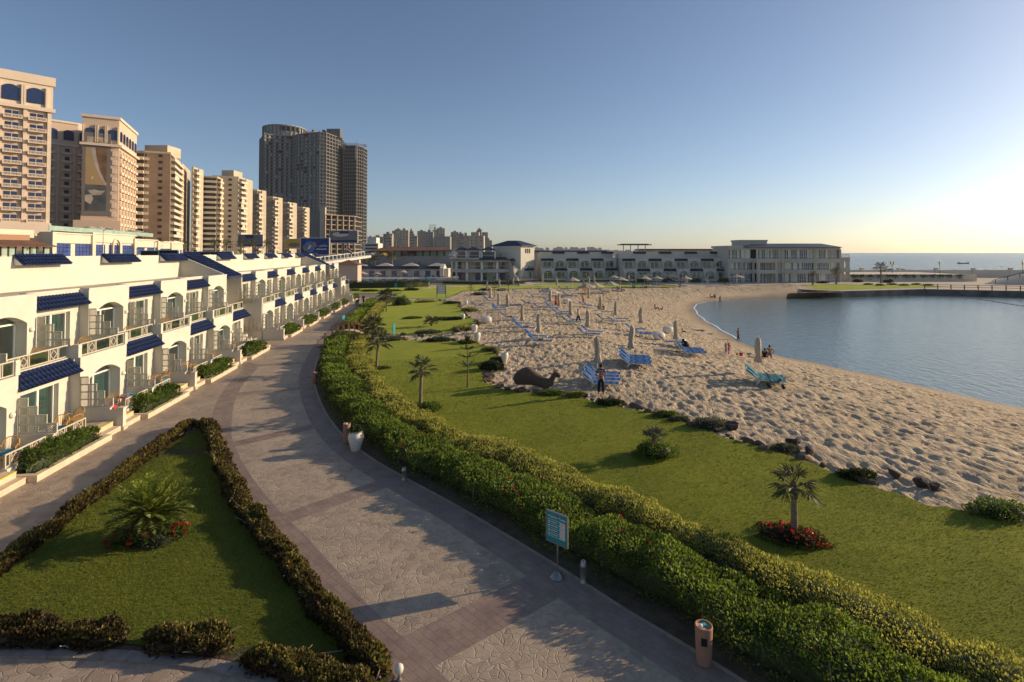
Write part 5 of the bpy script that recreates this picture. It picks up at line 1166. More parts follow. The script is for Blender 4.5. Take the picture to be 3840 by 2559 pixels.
mb.box(-.29, -.282, -.0244, -.0205, z1 - .66, z1 - .2); mb.box(.1, .108, -.0243, -.0205, z1 - .652, z1 - .2); mb.box(.282, .29, -.0244, -.0205, z1 - .66, z1 - .2); mb.build('table_lines', 'sign_white', bd)
for k, tx in enumerate(('28', '20', '24', '30')):
    zz = z1 - .295 - .115 * k
    mb = MB(); mb.box(.125, .268, -.0242, -.0205, zz - .008, zz + .085); mb.build('number_card', 'sign_white', bd)
    text(tx, .085, (.145, -.0252, zz + .008), (math.pi / 2, 0, 0), 'sign_red', bd, 'number')
    mb = MB(); mb.lathe([(.0, -.001), (.022, 0), (.0, .001)], 10); mb.xf(Matrix.Translation((-.245, -.0235, zz + .04)) @ Matrix.Rotation(math.pi / 2, 4, 'X')); mb.build('icon', 'sign_white', bd)
    mb = MB(); mb.box(-.2, .02 + .03 * (k % 2), -.0242, -.0205, zz + .034, zz + .05); mb.build('small_print', 'sign_white', bd)
# litter bin with ash tray
def bin_(p, label, h=.82, r_=.175, rz=0, full=True):
    o = empty('litter_bin', tuple(p), rz, label, 'bin', 'terracotta bins along the promenade')
    mb = MB(); mb.lathe([(r_ * .86, 0), (r_ * .92, .02), (r_ * .98, h * .3), (r_ * 1.04, h * .7), (r_ * 1.08, h * .94), (r_ * 1.1, h * .97), (r_ * 1.06, h), (r_ * .9, h), (r_ * .88, h - .035), (.0, h - .04)], 22, cap=False); mb.build('body', 'terracotta', o, True)
    if full:
        mb = MB(); mb.box(-.062, .062, -r_ * 1.10, -r_ * .9, h * .58, h * .78); mb.build('opening', 'black', o)
        mb = MB(); mb.box(-.05, .06, -.03, .05, h - .03, h + .01); mb.xf(Matrix.Rotation(.5, 4, 'Z')); x = mb.build('tissue_packet', 'tissue_blue', o)
        mb = MB(); mb.lathe([(.0, h - .035), (.05, h - .02), (.035, h + .015), (0, h + .02)], 8, c=(-.06, -.04)); mb.build('paper_ball', 'sign_white', o, True)
p = Z(2640, 2487, 0); bin_((p.x, p.y, .006), 'terracotta litter bin with blue packet on top at bottom right', rz=-.3)
p = Z(1180, 1440, 0); bin_((p.x, p.y, .006), 'terracotta bin against the hedge before the footbridge', .8, .17, 1.2)
p = Z(1300, 1665, 0); bin_((p.x, p.y, .006), 'terracotta bin behind the big white urn', .95, .16, 1.0)
def bollard(p, label, h=.6, r_=.085):
    o = empty('bollard_light', tuple(p), 0, label, 'bollard', 'bollard lights beside the promenade')
    mb = MB(); mb.lathe([(r_ * 1.35, 0), (r_ * 1.35, .03), (r_ * 1.05, .06), (r_ * 1.02, h * .68), (r_ * 1.15, h * .70), (r_ * 1.15, h * .76), (r_ * 1.0, h * .80), (r_ * .9, h * .92), (r_ * .5, h * .99), (.0, h)], 16, cap=False); mb.build('post', 'metal_grey', o, True)
    for k in range(12):
        a = 2 * math.pi * k / 12; g = MB(); g.box(r_ * .98, r_ * 1.12, -.008, .008, .08, h * .66); g.xf(Matrix.Rotation(a, 4, 'Z')); g.build('flute', 'metal_grey', o)
p = Z(2188, 2183, 0); bollard((p.x, p.y, 0), 'grey fluted bollard light between weather board and hedge')
p = Z(1515, 1800, 0); bollard((p.x, p.y, 0), 'grey bollard light half hidden in the hedge above the weather board', .5)
p = Z(1497, 2556, 0); o = empty('globe_light', (p.x, p.y, 0), 0, 'small pale globe light at the bottom tip of the bronze hedge', 'lamp'); mb = MB(); mb.lathe([(.06, 0), (.06, .05), (.03, .07), (.03, .16)], 10); mb.build('stem', 'metal_grey', o); mb = MB(); mb.lathe([(.03, .15), (.075, .2), (.092, .26), (.08, .32), (.04, .355), (0, .36)], 14, cap=False); mb.build('globe', 'globe', o, True)
# thin teal signs and notice board on the lawns
def slim_sign(p, label, h=1.5, w=.35, rz=0.0):
    o = empty('sign_post', tuple(p), rz, label, 'sign', 'teal signs on the lawns'); mb = MB(); mb.tube([(0, 0, -.1), (0, 0, h * .55)], .03, 6); mb.build('post', 'metal_grey', o); mb = MB(); mb.box(-w / 2, w / 2, -.025, .025, h * .35, h); mb.build('board', 'sign_teal', o); mb = MB(); mb.box(-w / 2 - .02, w / 2 + .02, -.03, .03, h, h + .03); mb.build('cap', 'metal_grey', o)
slim_sign(Z(1288, 1232, 0), 'narrow teal sign seen edge-on before the footbridge', 1.5, .55, R(75)); slim_sign(gp(905, 782), 'narrow teal sign at the creek bank on the lawn', 1.6, .5, R(80)); slim_sign(gp(909, 667), 'pale teal sign before the pool hedge', 1.6, .7, 0); slim_sign(gp(929, 690), 'low teal marker on the far lawn', 1.0, .3, .6); slim_sign(gp(985, 655), 'teal folding sign by the pool corner', 1.9, .8, .5)
p = gp(1014, 686); o = empty('notice_board', tuple(p), R(8), 'grey notice board with two legs on the far lawn edge', 'notice board')
for x in (-.85, .85): mb = MB(); mb.box(x - .06, x + .06, -.06, .06, 0, 2.4); mb.build('leg', 'sign_teal', o)
mb = MB(); mb.box(-.79, .79, -.04, .04, .85, 2.3); mb.build('panel', 'concrete', o); mb = MB(); mb.box(-.92, .92, -.07, .07, 2.4, 2.5); mb.build('top_rail', 'sign_teal', o)
for k in range(4): mb = MB(); mb.box(-.65, .65, -.05, -.041, 1.0 + .32 * k, 1.2 + .32 * k); mb.build('notice', 'sign_white', o)
# wooden footbridge over the dry creek
b0 = Z(1246, 1266, 0); b1 = gp(838, 770); o = empty('footbridge', (b0.x, b0.y, 0), math.atan2(b1.y - b0.y, b1.x - b0.x), 'small arched wooden footbridge crossing from promenade to lawn', 'footbridge'); BL = math.hypot(b1.x - b0.x, b1.y - b0.y)
arcz = lambda u, hh: hh * (1 - (2 * u - 1) ** 2)
for y in (-.8, .8):
    mb = MB(); mb.tube([(BL * k / 12, y, arcz(k / 12, .55) + .95) for k in range(13)], .06, 7); mb.build('handrail', 'wood', o)
    for k in range(7): u = k / 6; mb = MB(); mb.tube([(BL * u, y, arcz(u, .55) - .1), (BL * u, y, arcz(u, .55) + .98)], .055, 6); mb.build('post', 'wood', o)
    mb = MB(); mb.tube([(BL * k / 12, y * .95, arcz(k / 12, .55) + .05) for k in range(13)], .09, 6); mb.build('beam', 'wood', o)
npk = int(BL / .16)
for k in range(npk):
    u = (k + .5) / npk; mb = MB(); mb.box(-.07, .07, -.78, .78, -.02, .02); x = mb.build('plank', 'stone_beige', o); x.location = (BL * u, 0, arcz(u, .55) + .14); x.rotation_euler = (0, -math.atan2(.55 * 4 * (1 - 2 * u), BL), 0)
# --- patio furniture
def chair_proto():
    o = empty('rattan_armchair', (0, 0, -50)); mb = MB()
    mb.tube([(-.27, .27 * 0 - .26, .0), (-.28, -.27, .35), (-.25, -.28, .62), (0, -.3, .66), (.2, -.29, .62), (.3, -.27, .4), (.29, -.26, 0)], .022, 6); mb.build('arm_frame', 'rattan', o, True)
    mb = MB(); mb.tube([(-.27, .26, .0), (-.28, .27, .35), (-.25, .28, .62), (0, .3, .66), (.2, .29, .62), (.3, .27, .4), (.29, .26, 0)], .022, 6); mb.build('arm_frame', 'rattan', o, True)
    mb = MB(); mb.tube([(-.22, -.29, .6), (-.36, -.25, .78), (-.42, -.1, .9), (-.43, .1, .9), (-.36, .25, .78), (-.22, .29, .6)], .024, 6); mb.build('back_hoop', 'rattan', o, True)
    for k in range(7): y = -.21 + .07 * k; mb = MB(); mb.tube([(-.28, y * .8, .38), (-.40 + abs(y) * .25, y, .87 - abs(y) * .35)], .011, 4); mb.build('back_cane', 'rattan', o)
    for x in (-.28, .29): mb = MB(); mb.tube([(x, -.27, .33), (x, .27, .33)], .018, 5); mb.build('rail', 'rattan', o)
    mb = MB(); mb.box(-.29, .29, -.25, .25, .35, .45); me = mb.mesh('cushion', 'cushion_blue'); bm = bmesh.new(); bm.from_mesh(me); bmesh.ops.bevel(bm, geom=bm.edges[:], offset=.035, segments=2, affect='EDGES'); bm.to_mesh(me); bm.free(); obj('cushion', me, o)
    index_children(o); return o
CHP = chair_proto(); chu = False
def chair(s, t_, z, ang, label):
    global chu
    o = CHP if not chu else copy_tree(CHP); chu = True; p = vloc(s, t_, z); o.location = p; o.rotation_euler = (0, 0, VTH + ang); tag(o, label, 'armchair', 'rattan armchairs on the villa patios')
def rtable(s, t_, z, label):
    p = vloc(s, t_, z); o = empty('rattan_table', tuple(p), 0, label, 'table', 'round rattan tables on the patios'); mb = MB(); mb.lathe([(.3, .56), (.33, .58), (.33, .6), (.0, .605)], 18); mb.build('table_top', 'rattan', o)
    for k in range(4): a = k * math.pi / 2 + .4; mb = MB(); mb.tube([(.2 * math.cos(a), .2 * math.sin(a), .0), (.24 * math.cos(a), .24 * math.sin(a), .3), (.22 * math.cos(a), .22 * math.sin(a), .57)], .02, 5); mb.build('leg', 'rattan', o)
for i, (s, ch) in enumerate([(1.2, 'nearest patio at the left edge'), (4.2, 'patio right of the first lattice screen'), (8.2, 'patio with the coloured towels'), (12.6, 'patio behind the second planter'), (16.6, 'patio behind the third planter'), (20.6, 'patio behind the far end of the third planter'), (24.8, 'patio before the stair wall')]):
    chair(s, -1.75, ZP, R(-70), 'blue-cushioned rattan armchair on the ' + ch)
    if i in (1, 3): chair(s + 1.3, -2.0, ZP, R(-110), 'second rattan armchair on the ' + ch)
    if i in (1, 2, 4): rtable(s + .75, -1.6, ZP, 'round rattan table on the ' + ch)
for i, (s, ch) in enumerate([(5.2, 'upper balcony at the left edge'), (8.6, 'upper balcony above the towel patio'), (12.8, 'upper balcony above the second planter'), (17.5, 'upper balcony above the third planter'), (27.0, 'upper balcony next to the stair')]):
    chair(s, -3.4, ZB + .06, R(-60), 'rattan armchair on the ' + ch)
    if i < 2: rtable(s - .8, -3.3, ZB + .06, 'small table on the ' + ch)
def towel(s, t_, z, m_, label, rz, w=.55, l=.8):
    p = vloc(s, t_, z); o = empty('towel', tuple(p), VTH + rz, label, 'towel', 'towels drying on the second patio'); n = 9; V = []
    for i in range(n + 1):
        for j in range(5):
            u = i / n; x = (u - .5) * l; zz = .03 + .05 * math.sin(i * 1.7 + j) + .03 * math.cos(j * 2.1 + i * .6); zz -= max(0, abs(x) - .25) * 1.5; V.append((x * .8, (j / 4 - .5) * w, zz))
    mb = MB(); mb.add(V, [(i * 5 + j, i * 5 + j + 1, i * 5 + j + 6, i * 5 + j + 5) for i in range(n) for j in range(4)]); mb.build('cloth', m_, o, True)
    mb = MB(); mb.box(-.02, .02, -w / 2, w / 2, .06, .075); mb.build('hem', m_, o)
towel(7.4, -1.5, 1.05, 'towel_red', 'crumpled red towel over the patio chair', .3); towel(8.7, -1.45, 1.12, 'towel_pink', 'pink towel heaped on the patio table', 1.2, .5, .5); towel(9.1, -1.4, 1.1, 'tissue_blue', 'turquoise towel heaped on the patio table', .5, .5, .6); towel(8.95, -1.5, 1.16, 'towel_green', 'green patterned towel on top of the heap', 2.0, .4, .45)
# rope of floats across the cove
pa, pb = Z(3540, 1103, WZ), Z(4100, 1190, WZ); o = empty('float_rope', (pa.x, pa.y, WZ), 0, 'rope of small floats crossing the cove from the quay', 'rope'); mb = MB(); mb.tube([(0, 1.2, .9), (.8, .3, .05)] + [((pb.x - pa.x) * k / 12, (pb.y - pa.y) * k / 12, .03) for k in range(1, 13)], .03, 5); mb.build('line', 'rope', o)
for k in range(1, 26): f = k / 25; mb = MB(); mb.lathe([(.02, -.12), (.13, -.06), (.15, .02), (.1, .1), (.02, .13)], 8); x = mb.build('float', 'rope', o, True); x.location = ((pb.x - pa.x) * f, (pb.y - pa.y) * f, .03)
# ------------------------------------------------------------------ far shore: pool, pavilion, villa row, glazed building, quay, breakwater
mat('roof_blue_grey', (0.06, 0.075, 0.11), .5, .15, .5, spec=.4)
mat('roof_navy', (0.018, 0.03, 0.075), .5, .2, .5, .02, 2, spec=.35)
mat('render_grey', (0.50, 0.46, 0.40), .85, .06, .3)
mat('brown_roof', (0.17, 0.09, 0.06), .8, .2, .4)
mat('mint_glass', (0.30, 0.42, 0.36), .15, .15, .8, spec=.6)
mat('far_glass', (0.05, 0.07, 0.085), .06, .4, .3, spec=.9)
mat('far_glass_blue', (0.06, 0.11, 0.20), .08, .3, .3, spec=.8)
mat('sky_reflection', (0.66, 0.61, 0.46), .25, .2, .5, spec=.8)  # pale pane colour imitates bright sky reflected in the glass
mat('wall_cream', (0.66, 0.58, 0.46), .9, .06, .2)
mat('flag_red', (0.5, 0.03, 0.03), .9, .1, 2); mat('hull', (0.10, 0.07, 0.05), .7, .2, 1)
mat('sling_far', (0.03, 0.10, 0.3), .8, .3, 3)
# --- quay with its lawn, walls and breakwater
QP = [(50, 133), (66.5, 131.8), (75.4, 122.6), (88, 126.2), (99.7, 129.6), (117.5, 122.8), (200, 96), (330, 90), (330, 205), (40, 205), (40, 150)]
mb = MB(); mb.prism(QP, -3, .22); struct(mb.build('quay', 'quay_wall'))
top = fillpoly(np.array(QP), 12, lambda x, y: x * 0 + .226, 'quay_top', 'quay_top', jitter=False); struct(obj('quay_pavement', top))
ql = np.array([(68, 134.5), (76.2, 125.6), (88, 129.5), (104, 134), (112, 138), (112, 146), (96, 148), (80, 147), (70, 143)])
struct(obj('quay_lawn', fillpoly(ql, 3, lambda x, y: x * 0 + .26, 'quay_lawn', 'lawn')))
o = empty('sea_wall', (150, 190, .2), 0, 'long cream sea wall in front of the breakwater rocks', 'wall')
for k in range(16):
    x0 = -52 + k * 13.2; mb = MB(); mb.box(x0, x0 + 12.2, -.2, .2, 0, 2.7); mb.build('wall_panel', 'wall_cream', o)
    mb = MB(); mb.box(x0 + 12.2, x0 + 13.2, -.4, .4, 0, 3.25); mb.box(x0 + 12.1, x0 + 13.3, -.5, .5, 3.25, 3.4); mb.build('pillar', 'wall_cream', o)
o = empty('terrace_wall', (125, 164, .2), 0, 'low cream wall hung with climbing plants behind the quay lawn', 'wall')
mb = MB(); mb.box(-24, 17, -.25, .25, 0, 2.2); mb.box(-24, 17, .25, 26, 1.8, 2.0); mb.build('wall_face', 'wall_cream', o)
for k in range(13):
    x0 = -21 + k * 2.7 + rl.uniform(-.4, .4); r = np.random.default_rng(k); n = 110; P = np.column_stack([x0 + r.normal(0, .7, n), -.35 - np.abs(r.normal(0, .18, n)), 2.2 - np.abs(r.normal(0, .55, n))]); V, F, T = leaves(P, r.normal(0, 1, (n, 3)) + [0, -1, -.5], .32, .2, r.uniform(0, .9, n)); x = obj('climber', npmesh('climber', V, F, 'leaf_dark', T), o); x['kind'] = 'stuff'
o = empty('white_ramp', (150, 150, .2), 0, 'white stepped ramp wall with handrail at the right edge', 'ramp')
mb = MB(); mb.extr([(-17, 0), (-7, 2.6), (40, 2.6), (40, 0)], 'y', -1.5, 1.5); mb.build('ramp_wall', 'wall_cream', o)
for (xa, za), (xb, zb) in (((-17, 1.1), (-7, 3.7)), ((-7, 3.7), (8, 3.7))): mb = MB(); mb.bar((xa, -1.4, za), (xb, -1.4, zb), .12, .12); mb.build('handrail', 'metal_dark', o)
for k in range(6): x0 = -16 + k * 3.4; z0 = 0 + max(0, min(2.6, (x0 + 17) * .26)); mb = MB(); mb.box(x0, x0 + .12, -1.45, -1.33, z0, z0 + 1.1); mb.build('post', 'metal_dark', o)
for k in range(4): mb = MB(); mb.box(-6 + k * 9, -5.2 + k * 9, -1.56, -1.5, 1.2, 1.6); mb.build('niche_light', 'metal_dark', o)
o = empty('quay_railing', (100, 130, .22), 0, 'dark post and rail fence along the quay edge on the right', 'railing')
pts = [(0.6, .4), (17.5, -6.4), (100, -33)]
for (ax, ay), (bx, by) in zip(pts[:-1], pts[1:]):
    n = int(math.hypot(bx - ax, by - ay) / 2.6)
    for k in range(n): u = k / n; mb = MB(); mb.box(-.08, .08, -.08, .08, 0, 1.15); x = mb.build('post', 'bark', o); x.location = (ax + (bx - ax) * u, ay + (by - ay) * u + .3, 0)
    for z in (.55, 1.05): mb = MB(); mb.bar((ax, ay + .3, z), (bx, by + .3, z), .09, .1); mb.build('rail', 'bark', o)
BR = [rockmesh(100 + i, 'rock_dark') for i in range(5)]
for k in range(95):
    x0 = 92 + k * 1.75 + rl.uniform(-.8, .8); r_ = rl.uniform(.8, 1.7) * (1.5 if rl.random() < .1 else 1); row = rl.random()
    o = obj('breakwater_rock', BR[k % 5], None, (x0, 196 + row * 9, 1.0 + (1 - row) * .9 - .2 * rl.random())); o.scale = (r_ * 1.2, r_, r_ * rl.uniform(.8, 1.2)); o.rotation_euler = (rl.uniform(-.5, .5), rl.uniform(-.5, .5), rl.uniform(0, 6))
    tag(o, 'dark breakwater rock piled behind the cream sea wall', 'rock', 'rocks of the breakwater')
mb = MB(); mb.extr([(192, -2), (207, -2), (203, .9), (194, 1.3)], 'x', 88, 330); struct(mb.build('breakwater_bank', 'rock_dark'))
def lamp_post(p, label, heads=2, h=4.6):
    o = empty('lamp_post', tuple(p), 0, label, 'street lamp', 'lamp posts along the sea wall'); mb = MB(); mb.lathe([(.16, 0), (.14, .3), (.07, .5), (.055, h * .85)], 8); mb.build('post', 'metal_dark', o)
    if heads == 2: mb = MB(); mb.bar((-.5, 0, h * .8), (.5, 0, h * .8), .06, .06); mb.build('arm', 'metal_dark', o)
    for x in ((-.5, .5) if heads == 2 else (0,)):
        mb = MB(); mb.lathe([(.08, h * .82), (.2, h * .86), (.26, h * .96), (.2, h * 1.0)], 8, c=(x, 0)); l_ = mb.build('lantern', 'yellow_paint', o); mb = MB(); mb.lathe([(.27, h * 1.0), (.12, h * 1.05), (.0, h * 1.08)], 8, c=(x, 0)); mb.build('lantern_cap', 'metal_dark', l_)
for px, py, n, lab in ((3346, 1028, 2, 'double lantern post left on the sea wall'), (3524, 1031, 1, 'single lantern post in the middle of the sea wall'), (3836, 1038, 1, 'lantern post cut by the right edge')):
    p = YZ(px, py, 178); lamp_post((p.x, 178, .8), lab, n, 5.0)
for px, py, h, lab, cr in ((3048, 1068, 3.0, 'small palm in front of the glazed building', 1.25), (3136, 1066, 3.6, 'palm at the right corner of the glazed building', 1.6), (3304, 1062, 4.6, 'palm on the quay lawn before the terrace wall', 2.1)):
    p = Z(px, py, .3); fan_palm(Vector((p.x, p.y, .25)), h, lab, cr, 22, (0, 0), int(px), 5, 'palms beside the glazed building', .2, seg=9)
for i, (px, py, w_) in enumerate(((3215, 1058, 'left'), (3330, 1060, 'right'), (3085, 1062, 'small'))):
    p = Z(px, py, .3); shrub((p.x, p.y, .25), 1.5, 1.0, .9 if i < 2 else .5, 'leaf_dark', w_ + ' dark clipped shrub on the quay lawn', 500, .3, seed=70 + i)
for i in range(6): p = Z(3255 + i * 45, 1068 + (i % 2) * 3, .3); shrub((p.x, p.y, .25), 1.3, .7, .35, 'leaf_dark', ['first', 'second', 'third', 'fourth', 'fifth', 'sixth'][i] + ' low bush from the left in the quay bed', 260, .25, seed=80 + i, group='low bushes of the quay bed')
# boat on the open sea
o = empty('rowing_boat', (YZ(3612, 990, 505).x, 505, -1.5), .05, 'small dark rowing boat with people on the open sea', 'boat'); mb = MB(); V = []
for i in range(11):
    u = i / 10; w = .95 * math.sin(math.pi * (.08 + .84 * u)) ** .6; x = -5.5 + 11 * u; sh = .8 + .7 * (2 * u - 1) ** 2; V += [(x, -w, sh), (x, -w * .6, 0), (x, w * .6, 0), (x, w, sh)]
mb.add(V, [(4 * i + k, 4 * i + 4 + k, 4 * i + 5 + k, 4 * i + 1 + k) for i in range(10) for k in range(3)] + [(4 * i, 4 * i + 3, 4 * i + 7, 4 * i + 4) for i in range(10)]); mb.build('hull', 'hull', o)
for k in range(3): mb = MB(); mb.tube([(-3 + 2.6 * k, -1.6, .6), (-3 + 2.6 * k, 1.6, 1.6)], .05, 4); mb.build('oar', 'hull', o)
mb = MB(); mb.tube([(-3.4, 0, .9), (-3.4, 0, 2.8)], .06, 4); mb.build('mast', 'hull', o)
for i in range(26):
    p = (rl.uniform(90, 420), rl.uniform(212, 420)); l_ = rl.uniform(3, 9); mb = MB(); n = 8
    mb.add([(l_ * (k / n - .5) * 1.0, .5 * math.sin(k * 1.3) + .3, .02 + .35 * math.sin(math.pi * k / n)) for k in range(n + 1)] + [(l_ * (k / n - .5), .5 * math.sin(k * 1.3) - 1.1, 0) for k in range(n + 1)], [(k, n + 1 + k, n + 2 + k, k + 1) for k in range(n)])
    o = mb.build('whitecap', 'foam', None, True); o.location = (p[0], p[1], -1.3); o.rotation_euler = (0, 0, rl.uniform(-.3, .3)); o['kind'] = 'stuff'; o['label'] = 'short white breaking wave crest on the open sea'
# --- villa rows across the beach (same house type, seen from the front)
def row(x, y, rz, n, label, s0=0.0):
    o = empty('terraced_villas', (x, y, .45), rz, label, 'building', 'white terraced villas along the promenade')
    for i in range(n): rooms(o, U * i, False, 300 + int(x * 3) + i * 10)
    mb = MB(); mb.box(-17, TT - .3, 0, U * n, 0, ZT - .5); mb.box(TT - .3, UW - 1.8, 0, U * n, 0, ZR - .5); mb.box(UW - 1.8, TW - 1.9, 0, U * n, 0, ZB - .3); mb.build('rear_block', 'render_grey', o)
    mb = MB(); mb.box(TT, UA, U * n, U * n + .2, 0, ZR); mb.box(UA, TA, U * n, U * n + .2, 0, ZB); mb.box(TT, UA, -.2, 0, 0, ZR); mb.box(UA, TA, -.2, 0, 0, ZB); mb.build('end_wall', 'render_grey', o); return o
row(X(2338, 163.5), 160.8, -math.pi / 2, 4, 'right half of the far two-storey villa row facing the beach')
row(9.5, 165.5, -math.pi / 2 + .07, 3, 'left half of the far villa row beside the stair gap')
row(2.0, 163.5, -math.pi / 2 + .62, 1, 'sunlit end villa of the far row next to the pavilion')
for i in range(4): p = (38 + i * 8.2, 158.5); hedge('far_hedge', np.array([(p[0] - 1.8, p[1]), (p[0], p[1] - .1), (p[0] + 1.8, p[1])]), 1.2, 1.1, 'leaf_dark', ['first', 'second', 'third', 'fourth'][i] + ' dark planter hedge from the left before the far villa row', dens=300, leaf=.1, seed=400 + i, stems=False, group='planter hedges of the far villa row', zf=lambda x, y: x * 0 + .2)
mb = MB(); mb.add([(2, 140, .05), (72, 134, .05), (72, 172, .05), (2, 175, .05)], [(0, 1, 2, 3)]); struct(mb.build('far_walk', 'quay_top'))
struct(obj('far_lawn', fillpoly(np.array([(6, 150), (30, 151), (60, 153), (66, 155.5), (60, 157.6), (30, 157.6), (8, 157.6)]), 4, lambda x, y: x * 0 + .1, 'far_lawn', 'lawn')))
o = empty('roof_pergola', (42.5, 186, 8), 0, 'flat-topped roof shelter above the far villa row', 'pergola')
mb = MB(); mb.box(-5.5, 5.5, -2.5, 2.5, 3.6, 3.9); mb.box(-4.5, 4.5, -2, 2, 3.9, 4.1); mb.build('canopy', 'roof_blue_grey', o)
for x in (-3.8, -1.3, 1.3, 3.8): mb = MB(); mb.box(x - .12, x + .12, -.12, .12, -.5, 3.6); mb.build('post', 'metal_grey', o)
o = empty('service_block', (45, 193, .1), 0, 'long low grey service block behind the far villa row', 'building'); mb = MB(); mb.box(-45, -12, 0, 6, 0, 9.2); mb.box(2, 40, 0, 6, 0, 9.8); mb.build('wall', 'render_grey', o); mb = MB(); mb.box(-46, -11, -1, 7, 9.2, 9.7); mb.box(1, 41, -1, 7, 9.8, 10.3); mb.build('roof', 'roof_blue_grey', o)
# --- glazed building on the right
GY = 160.0; gx0, gx1 = X(2733, GY), X(3152, GY); GW = gx1 - gx0
GBD = empty('glazed_building', (gx0, GY, .22), 0, 'three-storey white building with large windows right of the far villas', 'building')
LV = [(0, 2.6), (3.75, 5.85), (7.05, 9.75)]
fa = lambda u: 0.0 if u < .48 else -1.8 * math.sin(math.pi * (u - .48) / .52)          # the right half bows out
poly = [(GW * k / 20, fa(k / 20)) for k in range(21)]; back = [(GW, 13), (0, 13)]
ins = [(x * .985 + .25, y + 1.0) for x, y in poly]
for z0, z1 in ((2.6, 3.75), (5.85, 7.05), (9.75, 10.3)): mb = MB(); mb.prism(poly + back, z0, z1); mb.build('floor_band', 'render_grey', GBD)
mb = MB(); mb.prism([(x, y + 2.2) for x, y in poly] + [(GW, 12.9), (0.05, 12.9)], -.2, 10.2); mb.build('core', 'room_dark', GBD); mb = MB(); mb.box(-.06, -.005, .15, 12.9, -.2, 10.2); mb.box(GW + .005, GW + .06, .15, 12.9, -.2, 10.2); mb.build('side_wall', 'render_grey', GBD)
for i in range(20):
    u0, u1 = i / 20, (i + 1) / 20; 
    for li, (z0, z1) in enumerate(LV):
        rr_ = rl.random(); x0, x1 = GW * u0 + .12, GW * u1 - .12; y0, y1 = fa(u0) + .55, fa(u1) + .55
        if i in (1, 4) and li < 3 and i == 4: continue
        f = MB()
        for a in np.linspace(x0, x1, 4): yy = y0 + (y1 - y0) * (a - x0) / max(x1 - x0, 1e-6); f.box(a - .045, a + .045, yy - .05, yy + .05, z0, z1)
        f.bar((x0, y0, z0 + .72), (x1, y1, z0 + .72), .08, .08); f.bar((x0, y0, z1 - .05), (x1, y1, z1 - .05), .08, .1)
        wn = f.build('window', 'trim_white', GBD)
        for j in range(3):
            a = x0 + (x1 - x0) * j / 3 + .05; b_ = x0 + (x1 - x0) * (j + 1) / 3 - .05; ya = y0 + (y1 - y0) * (a - x0) / (x1 - x0); yb = y0 + (y1 - y0) * (b_ - x0) / (x1 - x0)
            g = MB(); g.add([(a, ya, z0 + .05), (b_, yb, z0 + .05), (b_, yb, z1 - .1), (a, ya, z1 - .1)], [(0, 1, 2, 3)]); q = rl.random()
            g.build('pane', 'sky_reflection' if q < (.62 if li and i < 10 else .34) else ('far_glass_blue' if q < .6 else 'far_glass'), wn)
for u in (0, .12, .22, .385, .48, .74, .995):
    x = GW * u; yy = fa(u); mb = MB(); mb.box(x - .3, x + .3, yy - .06, yy + .55, 0, 9.75 if u in (.48, .995, .74) else 7.0); mb.build('column', 'render_grey', GBD)
for u in (.235, .39): mb = MB(); mb.box(GW * u - .4, GW * u + .4, -2.4, -1.6, -.2, 5.9); mb.build('column', 'render_grey', GBD)
mb = MB(); mb.box(GW * .215, GW * .405, -2.5, -.01, 5.86, 7.04); mb.box(GW * .216, GW * .404, -2.45, -.01, 2.61, 3.74); mb.build('entrance_balcony', 'render_grey', GBD)
mb = MB(); rp_ = [(x, y - .9) for x, y in poly if x > GW * .12] + [(GW + .8, 3), (GW + .8, 13), (GW * .12, 13)]; n_ = len(rp_); cx_, cy_ = GW * .6, 7
mb.prism(rp_, 10.3, 10.45); V = [(x, y, 10.45) for x, y in rp_] + [(cx_ + (x - cx_) * .75, cy_ + (y - cy_) * .35, 11.6) for x, y in rp_]
mb.add(V, [(i, (i + 1) % n_, n_ + (i + 1) % n_, n_ + i) for i in range(n_)] + [tuple(range(n_, 2 * n_))]); mb.build('roof', 'roof_blue_grey', GBD)
mb = MB(); mb.box(-.4, GW * .125, -.3, 13.2, 10.3, 10.9); mb.build('parapet', 'render_grey', GBD)
mb = MB(); mb.box(GW * .135, GW * .385, 3, 9, 10.3, 12.2); mb.box(GW * .13, GW * .39, 2.8, 9.2, 12.2, 12.7); mb.build('penthouse', 'render_grey', GBD)
for xx in (GW + .9, GW + 2.6): mb = MB(); mb.box(xx, xx + .8, 1.2, 2, -.2, 7.4); mb.build('annex_column', 'render_grey', GBD)
for z in (3.1, 6.2): mb = MB(); mb.box(GW + .3, GW + 3.5, 1.1, 4, z, z + 1.2); mb.build('annex_balcony', 'render_grey', GBD)
for k in range(5): mb = MB(); mb.box(GW + .4 + k * .65, GW + .5 + k * .65, 1.1, 1.2, 7.4, 8.3); mb.build('annex_rail_post', 'render_grey', GBD)
mb = MB(); mb.box(GW + .4, GW + 3.4, 1.08, 1.18, 8.25, 8.35); mb.build('annex_rail', 'render_grey', GBD)
